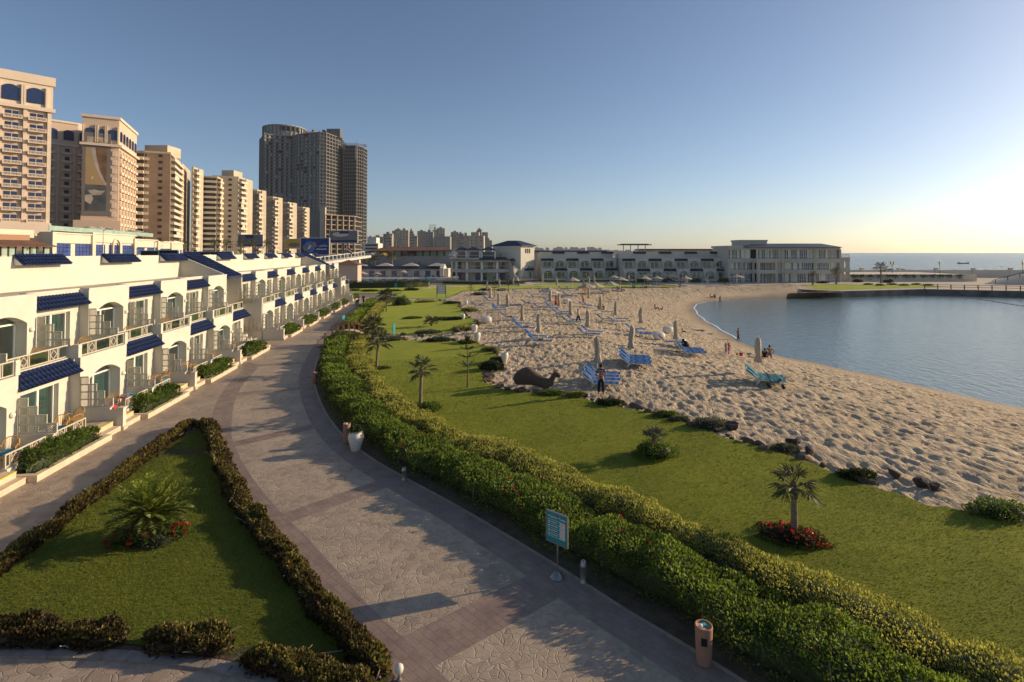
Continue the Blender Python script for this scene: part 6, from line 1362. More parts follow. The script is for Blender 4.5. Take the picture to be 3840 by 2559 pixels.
# --- pavilion with tower
PV = empty('beach_pavilion', (-8.6, 166, .15), 0, 'white rounded pavilion with blue roofs and square tower in the centre', 'building')
def arcp(rx, ry, n=16, a0=180, a1=360, cy=7.0): return [(rx * math.cos(R(a0 + (a1 - a0) * k / n)), cy + ry * math.sin(R(a0 + (a1 - a0) * k / n))) for k in range(n + 1)]
P0 = arcp(11.3, 8.0); bk = [(11.3, 16), (-11.3, 16)]
mb = MB(); mb.prism(arcp(12.2, 9.0) + [(13, 16), (-13, 16)], -.3, .25); mb.build('plinth', 'stone_beige', PV)
for z0, z1, q in ((2.75, 3.75, 1.0), (6.0, 6.6, .97)): mb = MB(); mb.prism([(x * q, y) for x, y in P0] + bk, z0, z1); mb.build('floor_slab', 'render_grey', PV)
mb = MB(); mb.prism(arcp(11.6, 8.2, 8, 180, 262) + [(-1.6, 9), (-11.6, 14)], 6.62, 7.3); mb.build('terrace_parapet', 'render_grey', PV)
mb = MB(); mb.prism([(x * .76, (y - 7) * .72 + 7) for x, y in P0] + [(8.5, 15.8), (-8.5, 15.8)], .2, 6.2); mb.build('inner_wall', 'render_grey', PV)
for lv, (z0, z1) in enumerate(((.35, 2.6), (3.9, 5.9))):
    for k in range(13):
        a0, a1 = R(186 + 13 * k), R(186 + 13 * k + 10.5)
        if k in (4, 8): continue
        pts_ = [(11.3 * .77 * math.cos(a), 7 + 8 * .735 * math.sin(a)) for a in (a0, a1)]
        g = MB(); g.add([(*pts_[0], z0), (*pts_[1], z0), (*pts_[1], z1), (*pts_[0], z1)], [(0, 1, 2, 3)]); g.build('glazing', ['far_glass', 'far_glass_blue', 'far_glass', 'mint_glass'][(k + lv) % 4], PV)
    for a in (188, 214, 240, 266, 292, 318, 344):
        x, y = 10.7 * math.cos(R(a)), 7 + 7.5 * math.sin(R(a)); mb = MB(); mb.lathe([(.4, z0 - .2), (.33, z0 + .2), (.3, z1 - .1), (.36, z1 + .2)], 10, c=(x, y)); mb.build('column', 'trim_white', PV)
mb = MB(); mb.tube([(11.1 * math.cos(R(a)), 7 + 7.8 * math.sin(R(a)), 4.7) for a in range(182, 360, 8)], .05, 5); mb.build('balcony_rail', 'trim_white', PV)
# lower hipped roof skirt, pyramid roofs of the terrace
rp_ = arcp(12.4, 8.8, 16, 205, 345); n_ = len(rp_); mb = MB(); mb.add([(x, y, 6.62) for x, y in rp_] + [(x * .62, 7 + (y - 7) * .45, 7.5) for x, y in rp_], [(i, i + 1, n_ + i + 1, n_ + i) for i in range(n_ - 1)] + [tuple(range(n_, 2 * n_)), tuple(range(n_))[::-1], (0, n_, 2 * n_ - 1, n_ - 1)]); mb.build('skirt_roof', 'roof_navy', PV)
for i, (cx_, cy_) in enumerate(((-7.2, 4.4), (-3.6, 3.2), (1.2, 3.0))):
    s_ = 2.9; mb = MB(); mb.add([(cx_ - s_, cy_ - s_ * .8, 9.6), (cx_ + s_, cy_ - s_ * .8, 9.6), (cx_ + s_, cy_ + s_ * .8, 9.6), (cx_ - s_, cy_ + s_ * .8, 9.6), (cx_, cy_, 10.75)], [(0, 1, 4), (1, 2, 4), (2, 3, 4), (3, 0, 4), (3, 2, 1, 0)]); rf = mb.build('pyramid_roof', 'roof_navy', PV)
    for dx in (-1, 1):
        for dy in (-1, 1): mb = MB(); mb.box(cx_ + dx * 2.1 - .2, cx_ + dx * 2.1 + .2, cy_ + dy * 1.7 - .2, cy_ + dy * 1.7 + .2, 6.6, 9.6); mb.build('roof_post', 'trim_white', rf)
mb = MB(); mb.box(-10, 3, 7, 7.4, 6.6, 9.2); mb.build('terrace_back_wall', 'concrete', PV)
mb = MB(); mb.tube([(11.0 * math.cos(R(a)), 7 + 7.7 * math.sin(R(a)), 8.0) for a in range(185, 290, 8)], .05, 5); mb.build('terrace_rail', 'trim_white', PV)
C = np.array([X(1953, 166) + 8.6, 0.5]); ax_, bx_ = np.array([.64, .77]) * 6.9, np.array([-.77, .64]) * 11.5
q4 = [C, C + ax_, C + ax_ + bx_, C + bx_]; mb = MB(); mb.prism(q4, -.2, 11.0); mb.build('tower_wall', 'stucco', PV)
mb = MB(); cc = C + ax_ / 2 + bx_ / 2; ex = [tuple(cc + (np.array(q) - cc) * 1.16) for q in q4]; inn = [tuple(cc + (np.array(q) - cc) * .3) for q in q4]
mb.prism(ex, 10.95, 11.1); mb.add([(*q, 11.1) for q in ex] + [(*q, 12.75) for q in inn], [(i, (i + 1) % 4, 4 + (i + 1) % 4, 4 + i) for i in range(4)] + [(4, 5, 6, 7)]); mb.build('tower_roof', 'roof_navy', PV)
mb = MB(); mb.prism([tuple(cc + (np.array(q) - cc) * 1.03) for q in q4], 10.6, 10.94); mb.build('cornice', 'trim_white', PV)
d_ = ax_ / np.linalg.norm(ax_); nrm_ = np.array([d_[1], -d_[0]])
for k in range(3):
    c_ = C + ax_ * (.36 + .14 * k) + nrm_ * .02; mb = MB(); P_ = [(-.28, 0)] + [(-.28 * math.cos(math.pi * j / 6), 1.2 + .28 * math.sin(math.pi * j / 6)) for j in range(7)] + [(.28, 0)]
    n_ = len(P_); mb.add([(*(c_ + d_ * u), 8.7 + v) for u, v in P_] + [(*(c_ + nrm_ * .05 + d_ * u), 8.7 + v) for u, v in P_], [tuple(range(n_, 2 * n_)), tuple(range(n_))[::-1]] + [(i, (i + 1) % n_, n_ + (i + 1) % n_, n_ + i) for i in range(n_)]); mb.build('arched_window', 'room_dark', PV)
for k in range(7): mb = MB(); a_ = C + ax_ * .02 + nrm_ * .03; mb.add([(*(a_ + d_ * u), z) for u, z in ((0, .5 + k * .55), (6.0, .5 + k * .55), (6.0, .54 + k * .55), (0, .54 + k * .55))], [(0, 1, 2, 3)]); mb.build('render_joint', 'stucco_cap', PV)
hedge('plinth_hedge', np.array([(-20, 154), (-10, 151.5), (0, 152.5), (4, 155)]), 1.3, .8, 'leaf_dark', 'dark low hedge in front of the pavilion plinth', dens=200, leaf=.1, seed=420, stems=False, zf=lambda x, y: x * 0 + .1)
# --- pool with its hedge, low building and parasols
mb = MB(); mb.prism([(-62, 160), (-30, 160), (-20, 170), (-20, 200), (-75, 200), (-75, 160)], -.05, .12); struct(mb.build('pool_deck', 'quay_top'))
mb = MB(); mb.add([(-58, 163, .128), (-30, 163, .128), (-24, 172, .128), (-26, 184, .128), (-62, 184, .128)], [(0, 1, 2, 3, 4)]); struct(mb.build('pool_water', 'pool_water'))
hedge('pool_hedge', np.array([(-43, 136), (-36, 137), (-28, 139), (-22, 144)]), 2.6, 2.0, 'leaf_dark', 'tall dark clipped hedge screening the pool', dens=420, leaf=.1, seed=430, stems=False, lump=.07)
struct(obj('far_lawn', fillpoly(np.array([(-41, 122), (-30, 118.5), (-22, 121), (-14, 127), (-8, 140), (-8, 150), (-24, 150), (-42, 134)]), 3, lambda x, y: x * 0 + .03, 'far_lawn', 'lawn')))
for i, (x, y, a, b_) in enumerate(((-38, 126, 2.6, .5), (-33, 124.5, 2.2, .45), (-28, 125, 2.5, .4), (-24, 128, 2.0, .6))): shrub((x, y, 0), a, .9, b_, 'leaf_dark', ['first', 'second', 'third', 'fourth'][i] + ' low bush from the left at the far end of the promenade', 500, .25, seed=440 + i, group='low bushes at the promenade end')
PB = empty('pool_house', (X(1480, 196), 196, .1), 0, 'long low white pool house with navy roof edge', 'building'); w2 = (X(1680, 196) - X(1277, 196)) / 2
mb = MB(); mb.box(-w2, w2, 0, 8, 0, 3.1); mb.build('wall', 'stucco', PB); mb = MB(); mb.extr([(-.9, 2.9), (4, 4.2), (9, 2.9)], 'x', -w2 - .5, w2 - 3); mb.build('roof', 'roof_navy', PB)
mb = MB(); mb.extr([(-1.2, .3), (-1.2, 3.3), (3, 4.8), (8, 3.2), (8, 0)], 'x', w2 - 3, w2 - 1.6); mb.build('gable_wall', 'stucco', PB)
for k in range(9): mb = MB(); x0 = -w2 + 2.2 + k * 4.1; mb.box(x0, x0 + 1.9, -.06, -.01, .2, 2.3); mb.build('window', 'far_glass_blue', PB)
for k in range(4): cx_ = -w2 + 6 + k * 9.5; mb = MB(); mb.add([(cx_ - 3.2, 1, 4.0), (cx_ + 3.2, 1, 4.0), (cx_ + 3.2, 6, 4.0), (cx_ - 3.2, 6, 4.0), (cx_, 3.5, 5.2)], [(0, 1, 4), (1, 2, 4), (2, 3, 4), (3, 0, 4)]); mb.build('skylight_roof', 'render_grey', PB); 
for i, (px, py) in enumerate(((1320, 1040), (1357, 1041), (1414, 1045), (1462, 1030), (1495, 1028), (1512, 1033), (1540, 1030), (1532, 1043), (1392, 1030))):
    p = Z(px, py + 7, .15); o = copy_tree(OP); o.location = (p.x, p.y, .1); o.rotation_euler = (rl.uniform(-.05, .05), rl.uniform(0, .15), i); tag(o, ['first', 'second', 'third', 'fourth', 'fifth', 'sixth', 'seventh', 'eighth', 'ninth'][i] + ' canvas parasol counted from the left beside the pool' if False else ['leftmost parasol beside the pool', 'second parasol from the left beside the pool', 'wide parasol at the left middle of the pool', 'parasol behind the middle of the pool', 'parasol behind the pool, right of the middle', 'slanting parasol behind the pool', 'rightmost high parasol behind the pool', 'big parasol at the right end of the pool', 'small parasol behind the left part of the pool'][i], 'parasol', 'parasols beside the pool')
for i in range(16):
    p = (-60 + i * 2.3 + rl.uniform(-.4, .4), 187 + rl.uniform(-1, 1.5)); o = copy_tree(LB); o.location = (p[0], p[1], .13); o.rotation_euler = (0, 0, -1.3 + rl.uniform(-.2, .2)); tag(o, 'blue lounger in the row along the far side of the pool', 'sun lounger', 'loungers beside the pool')
# ------------------------------------------------------------------ the town behind: corniche, hotels, apartment blocks, unfinished tower, skyline
mat('hotel_peach', (0.60, 0.46, 0.35), .85, .06, .05)
mat('hotel_trim', (0.68, 0.56, 0.44), .85, .05, .1)
mat('hotel_blue', (0.014, 0.025, 0.085), .12, .3, .3, spec=.8)
mat('podium_blue', (0.05, 0.085, 0.26), .15, .3, .4, spec=.7)
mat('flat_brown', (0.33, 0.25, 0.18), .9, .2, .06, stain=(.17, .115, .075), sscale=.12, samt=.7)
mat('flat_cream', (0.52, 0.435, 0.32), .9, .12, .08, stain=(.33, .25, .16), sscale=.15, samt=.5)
mat('flat_balcony', (0.60, 0.53, 0.41), .9, .08, .2)
mat('flat_dark', (0.045, 0.04, 0.038), .6, .4, .3)
mat('raw_concrete', (0.16, 0.16, 0.158), .95, .18, .03, stain=(.09, .085, .08), sscale=.04, samt=.6)
mat('raw_edge', (0.19, 0.188, 0.18), .95, .15, .05)
mat('raw_dark', (0.018, 0.018, 0.02), .9, .3, .05)
mat('raw_block', (0.36, 0.365, 0.37), .9, .1, .06)
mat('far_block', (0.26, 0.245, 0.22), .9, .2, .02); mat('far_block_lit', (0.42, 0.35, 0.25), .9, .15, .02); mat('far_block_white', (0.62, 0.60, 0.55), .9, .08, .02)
mat('mural_sky', (0.36, 0.25, 0.13), .8, .15, .08); mat('mural_sea', (0.075, 0.085, 0.095), .8, .4, .25); mat('mural_grey', (0.17, 0.15, 0.14), .85, .08, .1); mat('mural_drape', (0.38, 0.34, 0.29), .8, .2, .3); mat('mural_brown', (0.15, 0.085, 0.05), .8, .4, .3); mat('gold', (0.28, 0.19, 0.045), .5, .2, .5)
mat('board_blue', (0.012, 0.035, 0.17), .5, .25, .15); mat('board_glow', (0.04, 0.16, 0.45), .5, .3, .3); mat('board_snack', (0.32, 0.16, 0.06), .6, .3, .5); mat('board_grey', (0.14, 0.15, 0.17), .6, .3, .15); mat('board_yellow', (0.45, 0.30, 0.04), .6, .2, .2); mat('board_navy', (0.03, 0.03, 0.10), .6, .2, .3)
mat('crane_white', (0.7, 0.68, 0.64), .6, .05, 1); mat('crane_red', (0.5, 0.12, 0.05), .6, .1, 1)
# plateau of the corniche road
cp_ = [tuple(vloc(-60, -20.6)[:2]), tuple(vloc(86, -20.6)[:2]), (-66, 120), (-92, 150), (-92, 213), (2, 213), (16, 240), (-40, 420), (-100, 900), (-3000, 900), (-3000, -60)]
mb = MB(); mb.prism(cp_, -.2, 7.55); cor = struct(mb.build('corniche_bank', 'concrete'))
struct(obj('corniche_road', fillpoly(np.array(cp_), 400, lambda x, y: x * 0 + 7.556, 'corniche_road', 'asphalt', jitter=False)))
o = empty('corniche_balustrade', (*vloc(0, -21)[:2], 7.55), VTH, 'pale parapet of the raised coast road behind the villas', 'wall'); mb = MB(); mb.box(-.2, .2, -50, 85, 0, .9); mb.build('parapet', 'flat_balcony', o)
for k in range(20): mb = MB(); mb.box(-.3, .3, -48 + k * 6.8, -47.4 + k * 6.8, 0, 1.2); mb.build('pier', 'flat_balcony', o)
class Face:
    """a facade plane between two ground points; box() works in metres along it, outward and up"""
    def __init__(s, a, b): s.a = np.array(a, float)[:2]; d = np.array(b, float)[:2] - s.a; s.L = float(np.linalg.norm(d)); s.d = d / s.L; s.n = np.array([s.d[1], -s.d[0]]); s.rz = math.atan2(s.d[1], s.d[0])
    def obj(s, root, name, me, u, out, z):
        p = s.a + s.d * u + s.n * out; o = obj(name, me, root, (p[0] - root.location.x, p[1] - root.location.y, z - root.location.z)); o.rotation_euler = (0, 0, s.rz - root.rotation_euler.z); return o
def boxmesh(name, x0, x1, y0, y1, z0, z1, m_): mb = MB(); mb.box(x0, x1, y0, y1, z0, z1); return mb.mesh(name, m_)
def on_line(px_right, C, d):
    """length along direction d from C until the photograph column px_right is reached"""
    k = (px_right - 1920) / FP; return (k * C[1] - C[0]) / (d[0] - k * d[1])
BASEZ = 7.5
DR = np.array([-.41, .912])
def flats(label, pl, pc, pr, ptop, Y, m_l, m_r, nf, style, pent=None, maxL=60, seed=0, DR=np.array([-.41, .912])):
    r = random.Random(seed); C = np.array([X(pc, Y), Y]); top = YZ(pc, ptop, Y).z
    wl = (C[0] - X(pl, Y)); L = min(maxL, max(6, on_line(pr, C, DR)))
    A = C + np.array([-wl * 1.0, -wl * .42]) * (1 / (1 + .0)); B = C + DR * L; Dp = A + DR * L
    o = empty('apartment_block', (C[0], C[1], BASEZ), 0, label, 'building', 'apartment blocks along the coast road')
    rel = lambda p: (p[0] - C[0], p[1] - C[1])
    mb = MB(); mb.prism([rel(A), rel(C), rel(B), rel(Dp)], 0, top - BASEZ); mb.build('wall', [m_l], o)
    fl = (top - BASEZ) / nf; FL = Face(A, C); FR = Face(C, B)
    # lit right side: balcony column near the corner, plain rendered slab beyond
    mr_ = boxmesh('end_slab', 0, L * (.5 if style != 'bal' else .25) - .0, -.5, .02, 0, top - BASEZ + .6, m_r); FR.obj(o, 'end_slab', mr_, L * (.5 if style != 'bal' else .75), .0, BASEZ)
    bw = L * (.46 if style != 'bal' else .72)
    bal = boxmesh('balcony', 0, bw, -1.6, .02, 0, fl * .42, 'flat_balcony'); rec = boxmesh('recess', .3, bw - .3, -.04, .03, 0, fl * .5, 'flat_dark'); win = boxmesh('window', 0, 1.6, -.06, .05, 0, fl * .42, 'flat_dark'); pale = boxmesh('blind', 0, bw * .4, -1.5, -1.3, 0, fl * .5, 'flat_balcony')
    for k in range(nf):
        z = BASEZ + fl * k
        FR.obj(o, 'balcony', bal, L * .02, 0, z); FR.obj(o, 'recess', rec, L * .02, .0, z + fl * .46)
        if r.random() < .35: FR.obj(o, 'blind', pale, L * .02 + r.uniform(0, bw * .5), .0, z + fl * .44)
        if style == 'side' and k % 1 == 0:
            for u in (.12, .62): FL.obj(o, 'window', win, FL.L * u, 0, z + fl * .4)
        if style == 'bal': FL.obj(o, 'balcony', boxmesh('balcony', 0, FL.L * .9, -1.3, .02, 0, fl * .42, 'flat_balcony') if k == 0 else bpy.data.meshes['balcony_wide'], FL.L * .05, 0, z) if k else setattr(FL.obj(o, 'balcony', boxmesh('balcony_wide', 0, FL.L * .9, -1.3, .02, 0, fl * .42, 'flat_balcony'), FL.L * .05, 0, z).data, 'name', 'balcony_wide'); 
        if style == 'bal': FL.obj(o, 'recess', boxmesh('recess', FL.L * .03, FL.L * .87, -.04, .03, 0, fl * .5, 'flat_dark'), FL.L * .05, 0, z + fl * .46)
        if r.random() < .5: FR.obj(o, 'window', win, L * r.choice([.62, .8]), .06, z + fl * .4)
    mb = MB(); mb.prism([tuple(np.array(rel(q)) * 1.0) for q in (A, C, B, Dp)], top - BASEZ, top - BASEZ + .8); mb.build('parapet', [m_r], o)
    if pent:
        p0, p1, pt = pent; h = YZ(pc, pt, Y + 10).z - BASEZ; x0, x1 = X(p0, Y + 10) - C[0], X(p1, Y + 10) - C[0]; mb = MB(); mb.box(x0, x1, 8, 18, top - BASEZ + .8, h); mb.build('penthouse', [m_r], o)
    if 'balcony_wide' in bpy.data.meshes: bpy.data.meshes['balcony_wide'].name = 'balcony_done'
    return o
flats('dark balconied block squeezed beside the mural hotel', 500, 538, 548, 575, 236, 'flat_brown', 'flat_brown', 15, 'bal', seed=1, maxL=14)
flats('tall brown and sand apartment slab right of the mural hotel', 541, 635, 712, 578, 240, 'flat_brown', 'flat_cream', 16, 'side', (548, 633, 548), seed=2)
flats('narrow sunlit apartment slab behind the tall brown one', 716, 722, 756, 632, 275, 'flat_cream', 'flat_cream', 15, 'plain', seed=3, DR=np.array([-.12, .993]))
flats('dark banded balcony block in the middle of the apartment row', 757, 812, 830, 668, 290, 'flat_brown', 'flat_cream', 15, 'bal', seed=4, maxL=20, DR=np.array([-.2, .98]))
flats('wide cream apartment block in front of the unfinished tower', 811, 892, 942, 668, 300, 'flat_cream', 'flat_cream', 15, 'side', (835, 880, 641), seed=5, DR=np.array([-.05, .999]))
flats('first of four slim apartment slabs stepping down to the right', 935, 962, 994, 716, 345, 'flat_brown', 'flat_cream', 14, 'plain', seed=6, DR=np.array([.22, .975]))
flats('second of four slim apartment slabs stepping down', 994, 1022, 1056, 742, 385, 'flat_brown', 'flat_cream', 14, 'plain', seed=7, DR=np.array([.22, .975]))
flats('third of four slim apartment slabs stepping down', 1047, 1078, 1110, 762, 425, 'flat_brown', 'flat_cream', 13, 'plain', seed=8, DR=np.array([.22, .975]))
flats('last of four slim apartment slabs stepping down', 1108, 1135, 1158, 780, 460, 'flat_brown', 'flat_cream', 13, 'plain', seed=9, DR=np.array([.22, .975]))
# --- first hotel tower at the left edge
def arched(w, h, rise, depth, m_, name='arched_window', n=8):
    P = [(0, 0)] + [(w * k / n, h + rise * (1 - (2 * k / n - 1) ** 2)) for k in range(n + 1)] + [(w, 0)]; P = P[:1] + P[1:-1] + P[-1:]
    mb = MB(); mb.extr([(x, z) for x, z in P], 'y', 0, 0.001); mb = MB(); k_ = len(P); mb.add([(x, -depth, z) for x, z in P] + [(x, .02, z) for x, z in P], [tuple(range(k_)), tuple(range(k_, 2 * k_))[::-1]] + [(i, k_ + i, k_ + (i + 1) % k_, (i + 1) % k_) for i in range(k_)]); return mb.mesh(name, m_)
B1 = np.array([X(183, 159.5), 159.5]); A1 = B1 - np.array([.67, .742]) * 30; F1 = Face(A1, B1); ztop = YZ(189, 286, 159.5).z; fl1 = 42.6 / FP * 157
H1 = empty('hotel_tower', (B1[0], B1[1], BASEZ), 0, 'peach hotel tower with rows of white balconies at the left edge', 'building', 'peach hotels behind the villas')
N1 = np.array([-.742, .67]); rel = lambda p: (p[0] - B1[0], p[1] - B1[1])
mb = MB(); mb.prism([rel(A1), rel(B1), rel(B1 + N1 * 18), rel(A1 + N1 * 18)], 0, ztop - BASEZ - 1); mb.build('wall', 'hotel_peach', H1)
bay = 5.35; zc = ztop - 11.0
balm = MB(); balm.box(0, 4.1, -1.3, -.02, 0, .25); balm.box(0, 4.1, -1.3, -1.12, .95, 1.12); balm.box(0, .16, -1.3, 0, .25, .95); balm.box(3.94, 4.1, -1.3, 0, .25, .95)
for k in range(13): balm.box(.25 + k * .29, .37 + k * .29, -1.28, -1.16, .25, .95)
BALM = balm.mesh('balcony', 'hotel_trim'); W1 = boxmesh('window', 0, 2.9, -.06, .03, 0, 1.75, 'hotel_blue'); SH1 = boxmesh('balcony_recess', 0, 4.1, -.03, .02, 0, 2.3, 'hotel_peach'); MU1 = boxmesh('mullion', 0, .12, -.1, 0, 0, 1.75, 'hotel_trim'); PIL = boxmesh('pilaster', 0, .9, -.55, .02, 0, zc - BASEZ - 10, 'hotel_trim')
for c in range(5):
    u = F1.L - .9 - bay * (c + 1)
    F1.obj(H1, 'pilaster', PIL, u + bay, 0, BASEZ + 10.2)
    for k in range(10):
        z = zc - fl1 * (k + 1)
        F1.obj(H1, 'balcony', BALM, u + 1.0, 0, z); w = F1.obj(H1, 'window', W1, u + 1.5, 0, z + .55); mm = obj('mullion', MU1, w, (1.4, 0, 0))
mb = MB(); CR = boxmesh('crown_band', -.3, F1.L + .8, -1.1, .5, 0, 1.1, 'hotel_trim'); F1.obj(H1, 'crown_band', CR, 0, 0, zc - .2); F1.obj(H1, 'crown_band', boxmesh('crown_band', -.3, F1.L + .8, -.5, 18, 0, 2.6, 'hotel_trim'), 0, 0, ztop - 3.2)
F1.obj(H1, 'crown_wall', boxmesh('crown_wall', 0, F1.L + .3, -.1, 1, 0, 8, 'hotel_trim'), 0, 0, zc + .8)
AW = arched(3.9, 3.7, .9, .14, 'hotel_blue'); PR_ = boxmesh('crown_pier', 0, .45, -.6, 0, 0, 6.0, 'hotel_trim')
for c in range(5):
    u = F1.L - 1.0 - bay * (c + 1) + .3; F1.obj(H1, 'arched_window', AW, u + .4, .1, zc + 1.9)
    for q in (-.2, 4.6): F1.obj(H1, 'crown_pier', PR_, u + q, .1, zc + .9)
F1.obj(H1, 'base_cornice', boxmesh('base_cornice', -1, F1.L + .2, -2.2, 0, 0, 3.0, 'hotel_trim'), 0, 0, BASEZ + 7.2)
LW = arched(5.0, 3.0, 1.0, .15, 'podium_blue')
for c in range(3): F1.obj(H1, 'arched_window', LW, F1.L - 9 - c * 7, 1.0, BASEZ + 1.6)
for q in (1.0, 3.4): mb = MB(); mb.lathe([(.8, 0), (.65, .4), (.6, 6.8), (.8, 7.2)], 10); F1.obj(H1, 'column', mb.mesh('column', 'hotel_trim', True), F1.L - q, 1.4, BASEZ)
# --- second hotel with the mural
K = np.array([X(440, 206.5), 206.5]); Lm = np.array([X(300, 200.5), 200.5]); E = K + DR * 29.5
H2 = empty('mural_hotel', (K[0], K[1], BASEZ), 0, 'peach hotel with a tall painted mural of boats on its front', 'building', 'peach hotels behind the villas'); zt = YZ(444, 437, 205).z; rel = lambda p: (p[0] - K[0], p[1] - K[1])
Wl = np.array([X(176, 208), 208.0]); Wr = np.array([X(285, 216.5), 216.5])
mb = MB(); mb.prism([rel(Lm), rel(K), rel(E), rel(E + (-25, 5)), rel(Lm + (-8, 25))], 0, zt - BASEZ); mb.build('wall', 'hotel_peach', H2)
zw = YZ(200, 456, 214).z; mb = MB(); mb.prism([rel(Wl + (-6, -4.2)), rel(Wr), rel(Wr + (0, 20)), rel(Wl + (-6, 16))], 0, zw - BASEZ); mb.build('side_wing', 'hotel_peach', H2)
FM = Face(Lm, K); FE = Face(K, E); FW = Face(Wl + (-6, -4.2), Wr); fl2 = 32.6 / FP * 205
# crown arcade on both faces
FM.obj(H2, 'cornice', boxmesh('cornice', -.6, FM.L + .6, -1.0, 0, 0, .9, 'hotel_trim'), 0, 0, zt - 11.8); FM.obj(H2, 'cornice', boxmesh('cornice', -.4, FM.L + .4, -.5, 0, 0, 1.0, 'hotel_trim'), 0, 0, zt - 1.1)
AW2 = arched(3.2, 3.4, .7, .14, 'hotel_blue'); AW3 = arched(1.7, 3.4, .7, .14, 'hotel_blue')
for u, me in ((1.0, AW2), (6.0, AW3), (9.3, AW2)): FM.obj(H2, 'arched_window', me, u * FM.L / 13.5, .05, zt - 9.2)
for u in (.2, 4.7, 5.4, 8.2, 8.8, 12.9): FM.obj(H2, 'crown_pier', boxmesh('crown_pier', 0, .35, -.5, 0, 0, 6.5, 'hotel_trim'), u * FM.L / 13.5, 0, zt - 10.4)
FE.obj(H2, 'cornice', boxmesh('cornice', -.4, FE.L + .4, -1.0, 0, 0, .9, 'hotel_trim'), 0, 0, zt - 11.8); FE.obj(H2, 'cornice', boxmesh('cornice', -.4, FE.L + .4, -.5, 0, 0, 1.0, 'hotel_trim'), 0, 0, zt - 1.1)
for k in range(6): FE.obj(H2, 'arched_window', AW2, 1.2 + k * 4.8, .05, zt - 9.2)
FW.obj(H2, 'cornice', boxmesh('cornice', -.4, FW.L + .1, -.6, 0, 0, .8, 'hotel_trim'), 0, 0, zw - 10); FW.obj(H2, 'cornice', boxmesh('cornice', -.4, FW.L + .1, -.4, 0, 0, .8, 'hotel_trim'), 0, 0, zw - .9)
for k in range(4): FW.obj(H2, 'arched_window', AW2, 1.6 + k * 5.1, .05, zw - 7.6)
B2 = boxmesh('balcony', 0, 3.2, -.9, .02, 0, 1.0, 'hotel_trim'); R2 = boxmesh('balcony_recess', 0, 3.2, -.05, .03, 0, 1.9, 'flat_brown'); R2W = boxmesh('balcony_recess', 0, 3.2, -.05, .03, 0, 1.9, 'hotel_peach'); WD2 = boxmesh('window', 0, 1.5, -.08, 0, 0, 1.5, 'hotel_blue'); PW = boxmesh('pilaster', 0, .5, -.4, .02, 0, zw - BASEZ - 13, 'hotel_trim')
for c in range(6):
    u = .6 + c * 4.85
    for k in range(11):
        z = zt - 12.2 - fl2 * (k + 1); FE.obj(H2, 'balcony', B2, u, 0, z); FE.obj(H2, 'balcony_recess', R2, u, 0, z + 1.0)
for c in range(4):
    u = .6 + c * 5.1; FW.obj(H2, 'pilaster', PW, u + 4.2, 0, BASEZ + 3)
    for k in range(12):
        z = zw - 10.2 - fl2 * (k + 1)
        if z < BASEZ + 2: continue
        FW.obj(H2, 'balcony', B2, u + .4, 0, z); FW.obj(H2, 'balcony_recess', R2W, u + .4, 0, z + 1.0); FW.obj(H2, 'window', WD2, u + 1.5, .02, z + 1.0)
for k in range(10): FM.obj(H2, 'side_balcony', boxmesh('side_balcony', 0, 1.3, -.3, .02, 0, 2.0, 'hotel_trim') if k == 0 else bpy.data.meshes['side_balcony'], FM.L - 2.0, 0, zt - 15.4 - fl2 * k)
mz0, mz1 = YZ(390, 808, 203).z, YZ(390, 500, 203).z; mu0, mu1 = .35, FM.L - 2.5; fr = boxmesh('mural_frame', mu0, mu1, -.35, .02, mz0, mz1, 'mural_grey'); x = FM.obj(H2, 'mural_frame', fr, 0, 0, 0)
pw = mu1 - mu0; ph = mz1 - mz0
def mural(name, pts, m_, out):
    mb = MB(); n = len(pts); q = [(mu0 + pw * u, mz0 + ph * v) for u, v in pts]; mb.add([(a, -out, b_) for a, b_ in q] + [(a, -out + .03, b_) for a, b_ in q], [tuple(range(n)), tuple(range(n, 2 * n))[::-1]] + [(i, n + i, n + (i + 1) % n, (i + 1) % n) for i in range(n)]); return obj(name, mb.mesh(name, m_), x)
mural('painted_sky', [(.1, .36), (.86, .36), (.86, .82), (.1, .82)], 'mural_sky', .37); mural('painted_sea', [(.1, .05), (.86, .05), (.86, .37), (.1, .37)], 'mural_sea', .375); mural('painted_header', [(.14, .85), (.86, .85), (.86, .95), (.14, .95)], 'mural_drape', .37)
mural('painted_curtain', [(.42, .82), (.86, .82), (.86, .40), (.72, .46), (.58, .56), (.48, .68)], 'mural_brown', .385); mural('painted_drape', [(.27, .82), (.44, .82), (.5, .68), (.62, .54), (.8, .42), (.86, .39), (.84, .36), (.66, .44), (.48, .57), (.33, .70)], 'mural_drape', .39)
mural('painted_boat', [(.3, .26), (.42, .24), (.66, .25), (.82, .30), (.6, .30), (.45, .31), (.2, .30)], 'mural_drape', .39); mural('painted_boat', [(.1, .17), (.3, .13), (.4, .2), (.34, .25), (.1, .24)], 'mural_drape', .395); mural('painted_mast', [(.12, .31), (.8, .345), (.8, .352), (.12, .318)], 'mural_brown', .39); mural('gold_emblem', [(.3, .895), (.5, .87), (.72, .895), (.6, .9), (.55, .93), (.5, .935), (.45, .93), (.4, .9)], 'gold', .39)
mural('gull', [(.32, .44), (.35, .46), (.36, .47), (.37, .46), (.36, .445), (.34, .435)], 'trim_white', .40)
FM.obj(H2, 'base_block', boxmesh('base_block', -2, FM.L + 1.0, -1.4, 0, 0, 4.6, 'hotel_peach'), 0, 0, mz0 - 6.6)
mb = MB(); mb.lathe([(8, 0), (8, 3.6), (7.4, 4.6), (6, 5.2)], 20); o2 = mb.build('round_terrace', 'hotel_trim', H2, True); o2.location = (4, -1.5, 1.2)
